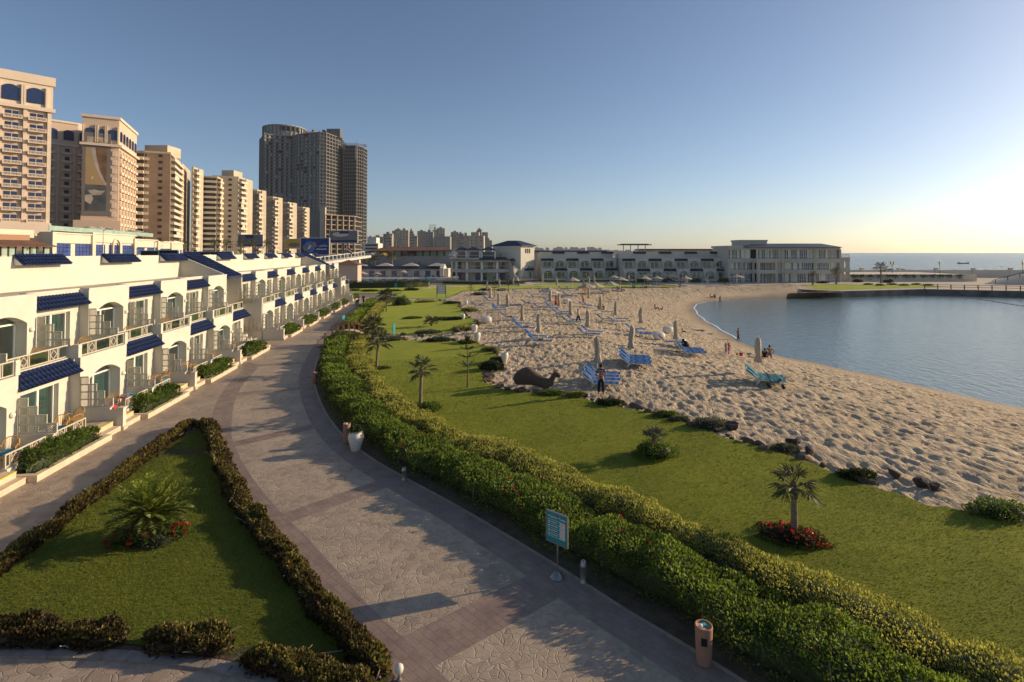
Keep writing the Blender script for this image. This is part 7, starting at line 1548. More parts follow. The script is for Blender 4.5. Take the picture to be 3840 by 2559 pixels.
# --- white podium with blue windows, cafe, road furniture
PA, PBb = np.array([X(188, 107), 107.0]), np.array([X(682, 172), 172.0]); FP_ = Face(PA, PBb)
PO_ = empty('hotel_podium', (PA[0], PA[1], BASEZ), 0, 'cream hotel podium with tall blue windows above the villas', 'building'); rel = lambda p: (p[0] - PA[0], p[1] - PA[1]); NB = -FP_.n * 14
mb = MB(); mb.prism([rel(PA), rel(PBb), rel(PBb + NB), rel(PA + NB)], 0, 4.9); mb.build('wall', 'wall_cream', PO_)
secs = [(0.0, .215, 5.7), (.215, .51, 6.1), (.51, .72, 5.2), (.72, .86, 4.9), (.86, 1.0, 4.6)]
for a, b_, h in secs:
    u0, u1 = a * FP_.L, b_ * FP_.L; FP_.obj(PO_, 'entablature', boxmesh('entablature', 0, u1 - u0 - .3, -.35, 2, 0, 1.9, 'wall_cream'), u0 + .15, 0, BASEZ + h - 2.2); FP_.obj(PO_, 'cornice', boxmesh('cornice', -.1, u1 - u0 - .1, -.6, 2, 0, .3, 'wall_cream'), u0 + .15, 0, BASEZ + h - .3)
    FP_.obj(PO_, 'pilaster', boxmesh('pilaster', 0, 1.3, -.75, 1, 0, h, 'wall_cream'), u0 - .6, 0, BASEZ)
    n = max(1, round((u1 - u0) / 7.5))
    for k in range(n):
        w = (u1 - u0) / n - 1.8; wnd = FP_.obj(PO_, 'window', boxmesh('window', 0, w, -.12, .03, 0, 3.3, 'podium_blue'), u0 + .9 + k * (u1 - u0) / n + .4, 0, BASEZ + .1)
        for j in range(1, 4): obj('mullion', boxmesh('mullion', w * j / 4 - .04, w * j / 4 + .04, -.16, -.1, 0, 3.3, 'hotel_blue'), wnd)
        for j in range(1, 4): obj('mullion', boxmesh('mullion', 0, w, -.155, -.1, 3.3 * j / 4 - .04, 3.3 * j / 4 + .04, 'hotel_blue'), wnd)
mb = MB(); P_ = [(1.9 * math.cos(math.pi * k / 10), 2.6 + 1.9 * math.sin(math.pi * k / 10)) for k in range(11)]; P2 = [(1.45 * math.cos(math.pi * k / 10), 2.6 + 1.45 * math.sin(math.pi * k / 10)) for k in range(11)]
ring = [(1.9, 0)] + P_ + [(-1.9, 0), (-1.45, 0)] + P2[::-1] + [(1.45, 0)]; k_ = len(ring); mb.add([(x, -.7, z) for x, z in ring] + [(x, -.3, z) for x, z in ring], [(i, k_ + i, k_ + (i + 1) % k_, (i + 1) % k_) for i in range(k_)] + [(i, i + 1, k_ - 2 - i, k_ - 1 - i) for i in range(k_ // 2 - 1)]); FP_.obj(PO_, 'arch_moulding', mb.mesh('arch_moulding', 'wall_cream'), FP_.L * .37, 0, BASEZ + .6)
FP_.obj(PO_, 'glass_balustrade', boxmesh('glass_balustrade', 0, FP_.L * .7, .5, .6, 0, 1.0, 'mint_glass'), .5, 0, BASEZ + 6.0)
for i, u in enumerate((.30, .36, .42, .6, .66)):
    p = PA + (PBb - PA) * u - FP_.n * 3; o = copy_tree(OP); o.location = (p[0], p[1], BASEZ + 5.2); o.rotation_euler = (.1, .1, i); tag(o, ['leftmost white sunshade on the podium terrace', 'second white sunshade on the podium terrace', 'third white sunshade on the podium terrace', 'fourth white sunshade on the podium terrace', 'rightmost white sunshade on the podium terrace'][i], 'parasol', 'sunshades on the podium terrace')
CA, CB = np.array([X(-60, 92), 92.0]), np.array([X(186, 103), 103.0]); FC = Face(CA, CB); CF = empty('roadside_cafe', (CA[0], CA[1], BASEZ), 0, 'glazed cafe with brown sloping roof at the left edge', 'building'); rel = lambda p: (p[0] - CA[0], p[1] - CA[1])
mb = MB(); mb.prism([rel(CA), rel(CB), rel(CB - FC.n * 7), rel(CA - FC.n * 7)], 0, 2.8); mb.build('wall', 'room_dark', CF)
for k in range(9): FC.obj(CF, 'post', boxmesh('post', 0, .14, -.25, 0, 0, 2.8, 'brown_roof'), FC.L * k / 9, 0, BASEZ); FC.obj(CF, 'pane', boxmesh('pane', .2, FC.L / 9 - .1, -.1, .0, .6, 2.6, ['mint_glass', 'far_glass'][k % 3 == 1]), FC.L * k / 9, 0, BASEZ)
mb = MB(); mb.add([(0, -1.2, 2.75), (FC.L + .6, -1.2, 2.75), (FC.L, 3.4, 3.9), (0, 3.4, 3.9), (0, -1.2, 2.6), (FC.L + .6, -1.2, 2.6), (FC.L, 3.4, 3.7), (0, 3.4, 3.7)], [(0, 1, 2, 3), (4, 7, 6, 5), (0, 4, 5, 1), (1, 5, 6, 2), (2, 6, 7, 3), (3, 7, 4, 0)]); FC.obj(CF, 'roof', mb.mesh('roof', 'brown_roof'), 0, 0, BASEZ)
FC.obj(CF, 'brick_band', boxmesh('brick_band', 0, FC.L - 1, 0, 4, 0, 1.2, 'terracotta'), 0, -3.3, BASEZ + 3.7); FC.obj(CF, 'upper_terrace', boxmesh('upper_terrace', -4, FC.L + .5, 0, 7, 0, 1.5, 'wall_cream'), 0, -4.2, BASEZ + 4.4)
# billboards
def board(label, x0p, x1p, y0p, y1p, Y, m_, legs=2, rz=0.0, name='billboard'):
    a, b_ = YZ(x0p, y1p, Y), YZ(x1p, y0p, Y); w, h = b_.x - a.x, b_.z - a.z; o = empty(name, ((a.x + b_.x) / 2, Y, BASEZ), rz, label, 'billboard', 'billboards along the coast road'); z0 = a.z - BASEZ
    mb = MB(); mb.box(-w / 2, w / 2, -.1, .1, z0, z0 + h); pn = mb.build('panel', m_, o); mb = MB(); e = .12
    mb.box(-w / 2 - e, w / 2 + e, -.14, .16, z0 + h, z0 + h + e); mb.box(-w / 2 - e, w / 2 + e, -.14, .16, z0 - e, z0); mb.box(w / 2, w / 2 + e * 2, -.14, .16, z0, z0 + h); mb.box(-w / 2 - e, -w / 2, -.14, .16, z0, z0 + h); mb.build('frame', 'crane_white', o)
    for k in range(legs): xx = 0 if legs == 1 else (-w * .3 + w * .6 * k / (legs - 1)); mb = MB(); mb.tube([(xx, .3, -8 if Y < 120 else 0), (xx, .3, z0 + .2)], .25 if legs == 1 else .14, 8); mb.build('pole', 'metal_dark', o)
    return o, pn, w, h, z0
o, pn, w, h, z0 = board('bright blue snack billboard with white Arabic lettering', 1128, 1234, 894, 956, 150, 'board_blue', 2)
def disc(name, cx_, cz_, rx, rz_, m_, out, tilt=0.0, n=14):
    mb = MB(); P_ = [(rx * math.cos(2 * math.pi * k / n), rz_ * math.sin(2 * math.pi * k / n)) for k in range(n)]; c, s = math.cos(tilt), math.sin(tilt); P_ = [(cx_ + x * c - z * s, cz_ + x * s + z * c) for x, z in P_]; mb.add([(x, -out, z) for x, z in P_] + [(x, -out + .02, z) for x, z in P_], [tuple(range(n)), tuple(range(n, 2 * n))[::-1]] + [(i, n + i, n + (i + 1) % n, (i + 1) % n) for i in range(n)]); mb.build(name, m_, pn)
disc('glow_patch', -w * .18, z0 + h * .48, w * .2, h * .36, 'board_glow', .12); disc('snack_picture', -w * .36, z0 + h * .38, w * .045, h * .2, 'board_snack', .14, .5); disc('snack_picture', -w * .17, z0 + h * .5, w * .07, h * .2, 'board_snack', .14, .7); disc('snack_picture', 0, z0 + h * .62, w * .05, h * .18, 'board_snack', .14, .4); disc('wrapper', -w * .19, z0 + h * .45, w * .02, h * .16, 'sign_white', .16, -.7)
try:
    import os
    fd = None; base = os.path.join(bpy.utils.system_resource('DATAFILES'), 'fonts')
except Exception: base = None
tx = '\ufeee\ufeb8\ufee7\ufe8e\ufee3'
text('.. ' + tx, h * .2, (w * .08, -.12, z0 + h * .50), (math.pi / 2, 0, 0), 'sign_white', pn, extrude=.01)
mb = MB(); mb.box(w * .05, w * .42, -.12, -.1, z0 + h * .32, z0 + h * .36); mb.build('small_print', 'sign_white', pn)
o, pn, w, h, z0 = board('grey photo billboard on a single dark pole', 1236, 1340, 866, 911, 175, 'board_grey', 1)
disc('photo_sky', -w * .1, z0 + h * .7, w * .3, h * .2, 'render_grey', .12); mb = MB(); mb.box(-w * .15, w * .18, -.13, -.11, z0 + h * .75, z0 + h * .98); mb.build('photo_title', 'board_navy', pn); mb = MB(); mb.box(-w * .5, w * .48, -.125, -.105, z0, z0 + h * .22); mb.build('photo_caption', 'board_navy', pn)
o, pn, w, h, z0 = board('dark photo billboard before the slim apartment slabs', 893, 985, 881, 925, 190, 'board_grey', 2); mb = MB(); mb.box(-w * .2, w * .12, -.13, -.11, z0 + h * .7, z0 + h * .98); mb.build('photo_title', 'board_navy', pn); mb = MB(); mb.box(-w * .5, w * .48, -.125, -.105, z0, z0 + h * .15); mb.build('photo_caption', 'board_navy', pn)
o, pn, w, h, z0 = board('yellow car billboard left of the bright blue one', 1070, 1127, 897, 932, 180, 'board_yellow', 2); disc('car_picture', w * .1, z0 + h * .38, w * .38, h * .22, 'board_grey', .12)
for i, (a, b_, t_, bt, lab) in enumerate(((598, 668, 940, 962, 'black roadside hoarding behind the third awning'), (690, 870, 946, 962, 'long black roadside hoarding behind the sloping stair roof'), (530, 600, 942, 962, 'dark parked hoarding left of the road lamps'))): board(lab, a, b_, t_, bt, 92 + 4 * i, 'black', 2, name='hoarding')
# egyptian flag, white ramp bridge, restaurant on the upper road
f = YZ(1300, 985, 165); o = empty('flag_pole', (f.x, 165, .1), 0, 'red white and black flag on a pole by the ramp', 'flag'); mb = MB(); mb.tube([(0, 0, 0), (0, 0, 11)], .06, 6); mb.build('pole', 'crane_white', o)
for k, m_ in enumerate(('flag_red', 'sign_white', 'black')): mb = MB(); mb.add([(0 + .2 * j, .1 * math.sin(j), 10.7 - .45 * k - .12 * j - q * .45) for j in range(9) for q in (0, 1)], [(2 * j, 2 * j + 2, 2 * j + 3, 2 * j + 1) for j in range(8)]); mb.build('flag_stripe', m_, o)
ra, rb = YZ(1195, 988, 160), YZ(1372, 962, 190); o = empty('ramp_bridge', (ra.x, 160, 0), 0, 'white sloping ramp bridge with railings under the blue billboard', 'bridge'); d_ = Vector((rb.x - ra.x, 30, rb.z - ra.z)); mb = MB(); mb.bar((0, 0, ra.z), (d_.x, 30, rb.z), 4, .8); mb.build('deck', 'stucco', o)
for k in range(14): q = k / 13; mb = MB(); mb.box(-.12, .12, -.1, .1, 0, 1.4); x = mb.build('rail_post', 'trim_white', o); x.location = (d_.x * q, 30 * q - 2, ra.z + d_.z * q + .3)
mb = MB(); mb.bar((0, -2, ra.z + 1.7), (d_.x, 28, rb.z + 1.7), .15, .15); mb.build('handrail', 'trim_white', o)
for k in range(3): q = .2 + .3 * k; mb = MB(); mb.box(-.8, .8, -.8, .8, 0, ra.z + d_.z * q - .3); x = mb.build('pier', 'stucco_cap', o); x.location = (d_.x * q, 30 * q, 0)
RX0, RX1 = X(1395, 226), X(1690, 226); RS = empty('terrace_restaurant', (RX0, 226, 7.5), 0, 'long restaurant with brown roof and mint glazing above the pool', 'building'); RW = RX1 - RX0
mb = MB(); mb.box(0, RW, 2.5, 12, 0, 2.8); mb.build('wall', 'room_dark', RS); mb = MB(); mb.add([(-1, -2, 2.3), (RW + 1, -2, 2.6), (RW - 3, 6, 4.0), (5, 6, 4.2), (RW - 3, 14, 2.6), (-1, 14, 2.3), (-1, -2, 2.0), (RW + 1, -2, 2.3)], [(0, 1, 2, 3), (3, 2, 4, 5), (6, 7, 1, 0)]); mb.build('roof', 'brown_roof', RS)
for k in range(11): mb = MB(); mb.box(RW * k / 11 + .3, RW * (k + 1) / 11 - .3, 2.3, 2.45, .1, 2.2); mb.build('pane', 'mint_glass' if k > 5 or k % 3 == 0 else 'far_glass', RS); mb = MB(); mb.box(RW * k / 11 - .15, RW * k / 11 + .15, 2.2, 2.5, 0, 2.5); mb.build('post', 'brown_roof', RS)
mb = MB(); mb.box(-2, RW + 4, -1.5, 2, -1.0, -.05); mb.build('terrace_slab', 'stone_beige', RS)
mb = MB(); mb.extr([(RW - 1.5, 0), (RW + 1.5, 3.2), (RW + 2.3, 3.2), (RW + 1.2, 0)], 'y', 1, 1.6); mb.build('white_prop', 'trim_white', RS)
for k in range(12): mb = MB(); xx = RW * k / 11.5; mb.box(xx, xx + .5, -12.6, -12.2, -7.4, -1.2); mb.build('arcade_pier', 'brown_roof', RS)
o = empty('ochre_kiosk', (X(1306, 150), 150, 0), .1, 'ochre kiosk building below the ramp bridge', 'building'); mb = MB(); mb.box(-3.6, 2.6, 0, 6, 0, 5.6); mb.build('wall', 'hotel_peach', o); mb = MB(); mb.add([(-4.2, -.6, 5.6), (3.1, -.6, 5.6), (3.1, 6.6, 5.6), (-4.2, 6.6, 5.6), (-.4, 3, 7)], [(0, 1, 4), (1, 2, 4), (2, 3, 4), (3, 0, 4), (3, 2, 1, 0)]); mb.build('roof', 'brown_roof', o)
for i in range(13): p = (-84 + i * 6.6 + rl.uniform(-2, 2), 207 + rl.uniform(-2, 3)); (shrub((p[0], p[1], 0), 3.4, 2.2, rl.uniform(3.0, 5.8), 'leaf_dark', ['dense', 'rounded', 'tall', 'ragged'][i % 4] + ' dark tree %s below the coast road' % ['at far left', 'left', 'beside the kiosk', 'by the ramp', 'near the ramp pier', 'left of the arcade', 'at the arcade start', 'before the arcade', 'mid arcade', 'right of mid arcade', 'towards the pavilion', 'near the pavilion', 'behind the pavilion'][i], 500, .6, seed=600 + i, name='tree', cat='tree', group='trees below the coast road'))
for i, px in enumerate((1405, 1470, 1352, 1310)): p = np.array([X(px, 203), 203]); fan_palm(Vector((p[0], p[1], 0)), 7.0 + (i % 2), ['date palm left of the restaurant', 'date palm in front of the restaurant glazing', 'date palm beside the kiosk', 'date palm behind the ramp bridge'][i], 2.6, 22, (0, 0), 700 + i, 4, 'palms below the coast road', .28, seg=8)
for i, px in enumerate((806, 850, 905, 950, 1000, 690)): p = np.array([X(px, 165 + 4 * i), 165 + 4 * i]); fan_palm(Vector((p[0], p[1], 7.5)), 4.5, ['first', 'second', 'third', 'fourth', 'fifth', 'nearest'][i] + ' dark roadside palm before the apartment blocks', 2.0, 18, (0, 0), 720 + i, 4, 'palms along the coast road', .25, seg=8)
def street_lamp(px, Y, ptop, label):
    t_ = YZ(px, ptop, Y); o = empty('street_lamp', (t_.x, Y, 7.5), 0, label, 'street lamp', 'street lamps on the coast road'); h = t_.z - 7.5; mb = MB(); mb.lathe([(.14, 0), (.1, h * .5), (.07, h)], 7); mb.build('post', 'metal_grey', o); mb = MB(); mb.tube([(0, 0, h - .3), (.8, -.1, h + .1), (1.7, -.2, h)], .06, 5); mb.build('arm', 'metal_grey', o); mb = MB(); mb.box(1.4, 2.1, -.35, -.05, h - .1, h + .06); mb.build('lamp_head', 'metal_grey', o)
street_lamp(388, 103, 860, 'tall street lamp in front of the podium arch'); street_lamp(580, 110, 905, 'street lamp before the right podium windows'); street_lamp(512, 112, 930, 'short street lamp right of the podium arch'); street_lamp(755, 160, 880, 'street lamp before the sunlit narrow slab'); street_lamp(985, 200, 880, 'street lamp beside the dark photo billboard')
def car(px, Y, label, m_, rz=0.0):
    x_ = X(px, Y); o = empty('car', (x_, Y, 7.56), rz, label, 'car', 'cars on the coast road'); mb = MB(); mb.extr([(-2.1, .3), (-2.1, .75), (-1.4, .9), (-.9, 1.35), (.8, 1.4), (1.5, .95), (2.1, .8), (2.1, .3)], 'y', -.8, .8); mb.build('body', m_, o)
    for a in (-1.3, 1.3):
        for b_ in (-.75, .75): mb = MB(); mb.lathe([(.1, -.1), (.32, -.1), (.32, .1), (.1, .1)], 10); mb.xf(Matrix.Translation((a, b_, .32)) @ Matrix.Rotation(math.pi / 2, 4, 'X')); mb.build('wheel', 'black', o)
    for s_ in (-.805, .805): mb = MB(); mb.add([(-.95, s_, .92), (.95, s_, .92), (.7, s_, 1.3), (-.75, s_, 1.28)], [(0, 1, 2, 3)]); mb.build('window', 'far_glass', o)
for i, (px, Y, m_) in enumerate(((1120, 175, 'black'), (1090, 190, 'sign_white'), (1052, 185, 'metal_grey'), (1400, 219, 'sign_white'), (1010, 170, 'sign_white'), (960, 165, 'metal_grey'), (1440, 221, 'board_yellow'))): car(px, Y, ['black car left of the blue billboard', 'white car far left of the blue billboard', 'grey car before the slim slabs', 'white car left of the restaurant', 'white car before the second slim slab', 'grey car before the first slim slab', 'yellow taxi beside the restaurant'][i], m_, 1.6 + .1 * i)
# --- unfinished concrete tower
UT = empty('unfinished_tower', (-240, 590, BASEZ), 0, 'huge unfinished grey concrete tower with round crown', 'building'); rel = lambda p: (p[0] + 240, p[1] - 590)
UP = [(-290, 612), (-268, 577), (-262, 584), (-252, 588), (-243, 590), (-236, 584), (-226, 578), (-215, 574), (-206, 571), (-200, 574), (-193, 600)]; UB = [(-200, 650), (-285, 650)]; ZT_U = YZ(1100, 503, 580).z - BASEZ; NF = 30; fz = (ZT_U - 12) / NF
mb = MB(); mb.prism([rel((x * .997 - .6, y + 2.6)) for x, y in UP] + [rel(p) for p in UB], 0, ZT_U); mb.build('core', 'raw_dark', UT)
slab = MB(); slab.prism([rel((x, y - .5)) for x, y in UP] + [rel(p) for p in UB], 0, 1.0); SLM = slab.mesh('floor_slab', 'raw_edge')
for k in range(NF + 1): obj('floor_slab', SLM, UT, (0, 0, 12 + fz * k - .7))
blk = MB(); rU = random.Random(3)
for a, b_ in zip(UP[:-1], UP[1:]):
    F_ = Face(a, b_); n = max(2, round(F_.L / 5.6)); lit = F_.n[0] > .5
    for j in range(n):
        u = F_.L * j / n; c = F_.a + F_.d * u + F_.n * -.2; mb = MB(); mb.box(-.45, .45, -.5, .9, 8, ZT_U + (1.5 if j == 0 else 0)); x = mb.build('column', 'raw_concrete', UT); x.location = (c[0] + 240, c[1] - 590, 0); x.rotation_euler = (0, 0, F_.rz)
        for k in range(NF):
            if rU.random() < .93:
                w = F_.L / n; p0 = F_.a + F_.d * (u + .5) - F_.n * .9; p1 = F_.a + F_.d * (u + w * (.55 if rU.random() < .85 else .9)) - F_.n * .9; z0, z1 = 12 + fz * k, 12 + fz * (k + 1) - .7
                blk.add([(p0[0] + 240, p0[1] - 590, z0), (p1[0] + 240, p1[1] - 590, z0), (p1[0] + 240, p1[1] - 590, z1), (p0[0] + 240, p0[1] - 590, z1)], [(0, 1, 2, 3)])
x = blk.build('infill_panels', 'raw_block', UT); x['kind'] = 'stuff'
mb = MB(); mb.lathe([(22.5, 0), (22.5, 5.2), (23.2, 5.2), (23.2, 6), (22.5, 6), (22.5, 12.5), (23.6, 12.5), (23.6, 13.4), (20, 14.5)], 30); x = mb.build('round_crown', 'raw_block', UT); x.location = (rel((-262, 0))[0], 24, ZT_U)
for k in range(14): a = R(200 + 12 * k); mb = MB(); mb.box(-.5, .5, -.4, .4, 0, 13); y_ = mb.build('crown_column', 'raw_concrete', UT); y_.location = (rel((-262, 0))[0] + 23.2 * math.cos(a), 24 + 23.2 * math.sin(a), ZT_U); y_.rotation_euler = (0, 0, a)
for k in range(9): a = R(282 + 6.5 * k); mb = MB(); mb.box(-.05, .1, -1.1, 1.1, 6.6, 11.8); y_ = mb.build('crown_opening', 'raw_dark', UT); y_.location = (rel((-262, 0))[0] + 22.6 * math.cos(a), 24 + 22.6 * math.sin(a), ZT_U); y_.rotation_euler = (0, 0, a)
for px, w, h in ((1164, 2, 8), (1203, 2, 8), (1242, 15, 9)): c = X(px, 590) + 240; mb = MB(); mb.box(c - w / 2, c + w / 2, 4, 14, ZT_U - .5, ZT_U + h); mb.build('lift_head', 'raw_concrete', UT)
UT2 = empty('unfinished_tower', (X(1318, 600), 600, BASEZ), 0, 'lower unfinished concrete tower wing at the right with crane', 'building'); z2 = YZ(1320, 548, 600).z - BASEZ; w2 = 9.8
mb = MB(); mb.prism([(-w2 + 1, 1.5), (w2 - 5, 1), (w2 - 1, 12), (w2 - 1, 30), (-w2 + 1, 30)], 0, z2); mb.build('core', 'raw_dark', UT2); n2 = 30; sm = MB(); sm.prism([(-w2, 0), (w2 - 5, -.6), (w2, 11), (w2, 31), (-w2, 31)], 0, .7); SM2 = sm.mesh('floor_slab', 'raw_edge')
for k in range(n2 + 1): o = obj('floor_slab', SM2, UT2, (0, 0, z2 * k / n2)); o.scale = (1.12, 1.08, 1) if k < 6 else (1, 1, 1)
for k in range(7): mb = MB(); xx = -w2 + k * 2.4; mb.box(xx - .35, xx + .35, .0, .9, 0, z2 + 1); mb.build('column', 'raw_concrete', UT2)
for k in range(4): mb = MB(); xx, yy = w2 - 4.6 + k * 1.5, 1.2 + k * 3.3; mb.box(xx - .4, xx + .4, yy - .5, yy + .5, 0, z2 + 1); mb.build('column', 'raw_concrete', UT2)
PDm = empty('tower_podium', (X(1160, 500), 500, BASEZ), 0, 'unfinished concrete podium at the foot of the grey tower', 'building'); pw2 = X(1300, 500) - X(1160, 500)
mb = MB(); mb.prism([(1, 2), (pw2 * .42, 2), (pw2 - 1, 26), (pw2 - 1, 50), (1, 50)], 0, 34); mb.build('core', 'raw_dark', PDm)
for k in range(9): mb = MB(); mb.prism([(0, 0), (pw2 * .42, 0), (pw2, 25), (pw2, 51), (0, 51)], 0, .9); x = mb.build('floor_slab', 'flat_brown', PDm); x.location = (0, 0, 4.6 * k + (0 if k < 8 else 0))
mb = MB(); mb.box(pw2 * .28, pw2 * .42, -.4, 3, 0, 44); mb.build('stair_core', 'flat_cream', PDm); mb = MB(); mb.box(0, pw2 * .28, -.2, 2, 0, 40); mb.build('shaded_wall', 'raw_concrete', PDm)
for k in range(6): q = k / 5; mb = MB(); mb.box(-.5, .5, -.5, .5, 0, 37); x = mb.build('column', 'flat_cream', PDm); x.location = (pw2 * (.42 + .58 * q), 25 * q - .4, 0)
def crane(p, jl, mast, m_, label, rz):
    o = empty('tower_crane', p, rz, label, 'crane', 'cranes on the unfinished tower')
    def lattice(a, b_, w):
        mb = MB(); a, b_ = Vector(a), Vector(b_); d = (b_ - a); L = d.length; d.normalize(); s = d.cross(Vector((0, 1, 0))).normalized() * w; t_ = Vector((0, w, 0)); n = max(3, int(L / (w * 3)))
        for q in (s + t_, s - t_, -s + t_, -s - t_): mb.bar(a + q, b_ + q, .3, .3)
        for k in range(n): mb.bar(a + d * (L * k / n) + s - t_, a + d * (L * (k + 1) / n) - s - t_, .2, .2)
        return mb
    lattice((0, 0, -12), (0, 0, mast), .9).build('mast', m_, o); lattice((3, 0, mast * .55), (-jl, 0, mast * .55 + jl * .02), .6).build('jib', m_, o); lattice((0, 0, mast * .55), (jl * .28, 0, mast * .52), .6).build('counter_jib', m_, o); mb = MB(); mb.box(jl * .22, jl * .3, -1.2, 1.2, mast * .3, mast * .55); mb.build('counterweight', m_, o)
cz = YZ(1338, 560, 600); crane((cz.x, 598, cz.z), 38, 9, 'crane_white', 'white tower crane on the right wing of the grey tower', .25)
cz = YZ(1128, 482, 590); crane((cz.x, 606, cz.z - 4), 12, 6, 'crane_red', 'red crane jib beside the round crown', math.pi + .4)
# --- skyline in the distance
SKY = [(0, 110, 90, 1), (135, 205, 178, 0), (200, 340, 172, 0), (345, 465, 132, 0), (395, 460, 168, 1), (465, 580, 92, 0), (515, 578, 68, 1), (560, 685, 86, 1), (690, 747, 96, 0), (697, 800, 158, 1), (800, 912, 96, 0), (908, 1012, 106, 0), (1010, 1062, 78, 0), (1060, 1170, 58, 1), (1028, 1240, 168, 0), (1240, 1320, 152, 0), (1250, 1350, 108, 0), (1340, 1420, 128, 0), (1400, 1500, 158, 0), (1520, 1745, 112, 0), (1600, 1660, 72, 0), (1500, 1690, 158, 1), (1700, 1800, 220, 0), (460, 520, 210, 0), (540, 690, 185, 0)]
rs = random.Random(12)
WIN = boxmesh('window', 0, 2.2, -.15, .05, 0, 1.7, 'flat_dark')
POS = ['white-walled', 'low dark', 'broad dark', 'stepped grey', 'small sunlit', 'tall grey', 'tall narrow sunlit', 'flat-topped sunlit', 'slim dark', 'bright sunlit', 'massive grey', 'bluish grey', 'narrow grey', 'highest sunlit', 'wide low grey', 'squat grey', 'peaked grey', 'plain grey', 'low broad grey', 'big dark square', 'rooftop-topped', 'low sunlit', 'lowest right', 'dark left', 'shadowed broad']
for i, (a, b_, t_, lit) in enumerate(SKY):
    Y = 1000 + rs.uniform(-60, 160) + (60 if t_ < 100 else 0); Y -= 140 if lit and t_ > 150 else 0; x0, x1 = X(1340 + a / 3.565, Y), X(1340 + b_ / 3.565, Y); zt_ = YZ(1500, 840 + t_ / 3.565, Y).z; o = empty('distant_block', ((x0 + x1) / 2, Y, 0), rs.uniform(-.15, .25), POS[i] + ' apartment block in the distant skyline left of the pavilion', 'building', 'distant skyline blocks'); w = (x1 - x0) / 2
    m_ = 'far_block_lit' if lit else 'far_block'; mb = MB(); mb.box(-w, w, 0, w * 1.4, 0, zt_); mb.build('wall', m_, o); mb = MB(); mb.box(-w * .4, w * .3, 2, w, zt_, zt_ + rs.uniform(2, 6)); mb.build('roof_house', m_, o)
    nx_ = max(3, int(2 * w / 6)); nz_ = max(3, int((zt_ - 8) / 5))
    for c in range(nx_):
        for k in range(nz_):
            if rs.random() < .8: q = obj('window', WIN, o, (-w + 2 * w * (c + .3) / nx_, 0, zt_ - 4.2 - 5 * k))
wb_ = empty('white_office', (X(1390, 420), 420, 5), 0, 'white banded office building left of the skyline', 'building'); ww = X(1418, 420) - X(1362, 420)
mb = MB(); mb.box(-ww / 2, ww / 2, 0, 15, 0, 11.5); mb.box(-ww * .25, ww * .35, 1, 12, 11.5, 16); mb.build('wall', 'far_block_white', wb_)
for k in range(4): mb = MB(); mb.box(-ww * .35, ww / 2 - .5, -.2, .05, 1.2 + 2.7 * k, 2.5 + 2.7 * k); mb.build('window_band', 'flat_dark', wb_)
o = empty('scaffold_mast', (X(1622, 1100), 1100, 0), 0, 'pale lattice scaffold rising above the skyline', 'scaffold'); zt_ = YZ(1622, 843, 1100).z
for k in range(6): mb = MB(); mb.box(-6.5 + 2.6 * k - .3, -6.5 + 2.6 * k + .3, 0, .6, 0, zt_); mb.build('standard', 'concrete', o)
for k in range(5): mb = MB(); mb.box(-6.8, 6.8, -.1, .5, zt_ - 1 - 6 * k, zt_ - .4 - 6 * k); mb.build('ledger', 'concrete', o)
mb = MB()
for i in range(150):
    px = 1990 + i * 5.2 + rs.uniform(-2, 2); Y = 2600 + rs.uniform(0, 500); t_ = 948 - (rs.uniform(6, 22) if px < 2250 else rs.uniform(4, 12)); x_ = X(px, Y); zt_ = YZ(px, t_, Y).z; mb.box(x_ - rs.uniform(4, 12), x_ + rs.uniform(4, 12), Y, Y + 20, -1, zt_)
x = mb.build('remote_skyline', 'far_block'); x['kind'] = 'stuff'; x['label'] = 'pale remote city skyline along the horizon behind the far villas'
mb = MB(); mb.box(X(1990, 2600), X(2780, 2600), 2590, 3300, -2, 4); struct(mb.build('remote_shore', 'far_block'))
# sea air
mb = MB(); mb.box(-1500, 1500, -100, 3600, -4, 175); hz = mb.build('haze', 'land'); hz['kind'] = 'stuff'; hz['label'] = 'thin pale sea haze over the whole bay'
m, t, b = _new('haze_air'); t.nodes.remove(b); pv = N(t, 'ShaderNodeVolumePrincipled'); pv.inputs['Density'].default_value = .00008; pv.inputs['Color'].default_value = (.86, .9, .95, 1); pv.inputs['Anisotropy'].default_value = .1; t.links.new(pv.outputs[0], t.nodes['Material Output'].inputs['Volume']); hz.data.materials.clear(); hz.data.materials.append(m)
# ------------------------------------------------------------------ people and the last small things
mat('skin_tan', (0.36, 0.20, 0.12), .6, .08, 8); mat('hair_dark', (0.012, 0.009, 0.008), .6, .2, 20)
def cloth(name, c): return mat(name, c, .9, .15, 6)
for n_, c_ in (('cloth_navy', (.012, .014, .025)), ('cloth_black', (.008, .008, .009)), ('cloth_white', (.55, .56, .58)), ('cloth_red', (.40, .03, .025)), ('cloth_yellow', (.62, .48, .04)), ('cloth_pink', (.65, .05, .28)), ('cloth_grey', (.14, .14, .16)), ('cloth_orange', (.6, .2, .03)), ('cloth_pale_blue', (.28, .36, .45))): cloth(n_, c_)
m, t, b = _new('cloth_stripes'); tc = N(t, 'ShaderNodeTexCoord'); wv = N(t, 'ShaderNodeTexWave', wave_type='BANDS', bands_direction='Z'); wv.inputs['Scale'].default_value = 2.3; t.links.new(tc.outputs['Object'], wv.inputs['Vector'])
rp = N(t, 'ShaderNodeValToRGB'); rp.color_ramp.interpolation = 'CONSTANT'; e = rp.color_ramp.elements; e[0].color = (.10, .012, .022, 1); e[1].position = .42; e[1].color = (.03, .03, .06, 1); e.new(.62).color = (.42, .40, .42, 1); t.links.new(wv.outputs[0], rp.inputs[0]); t.links.new(rp.outputs[0], b.inputs['Base Color']); b.inputs['Roughness'].default_value = .9
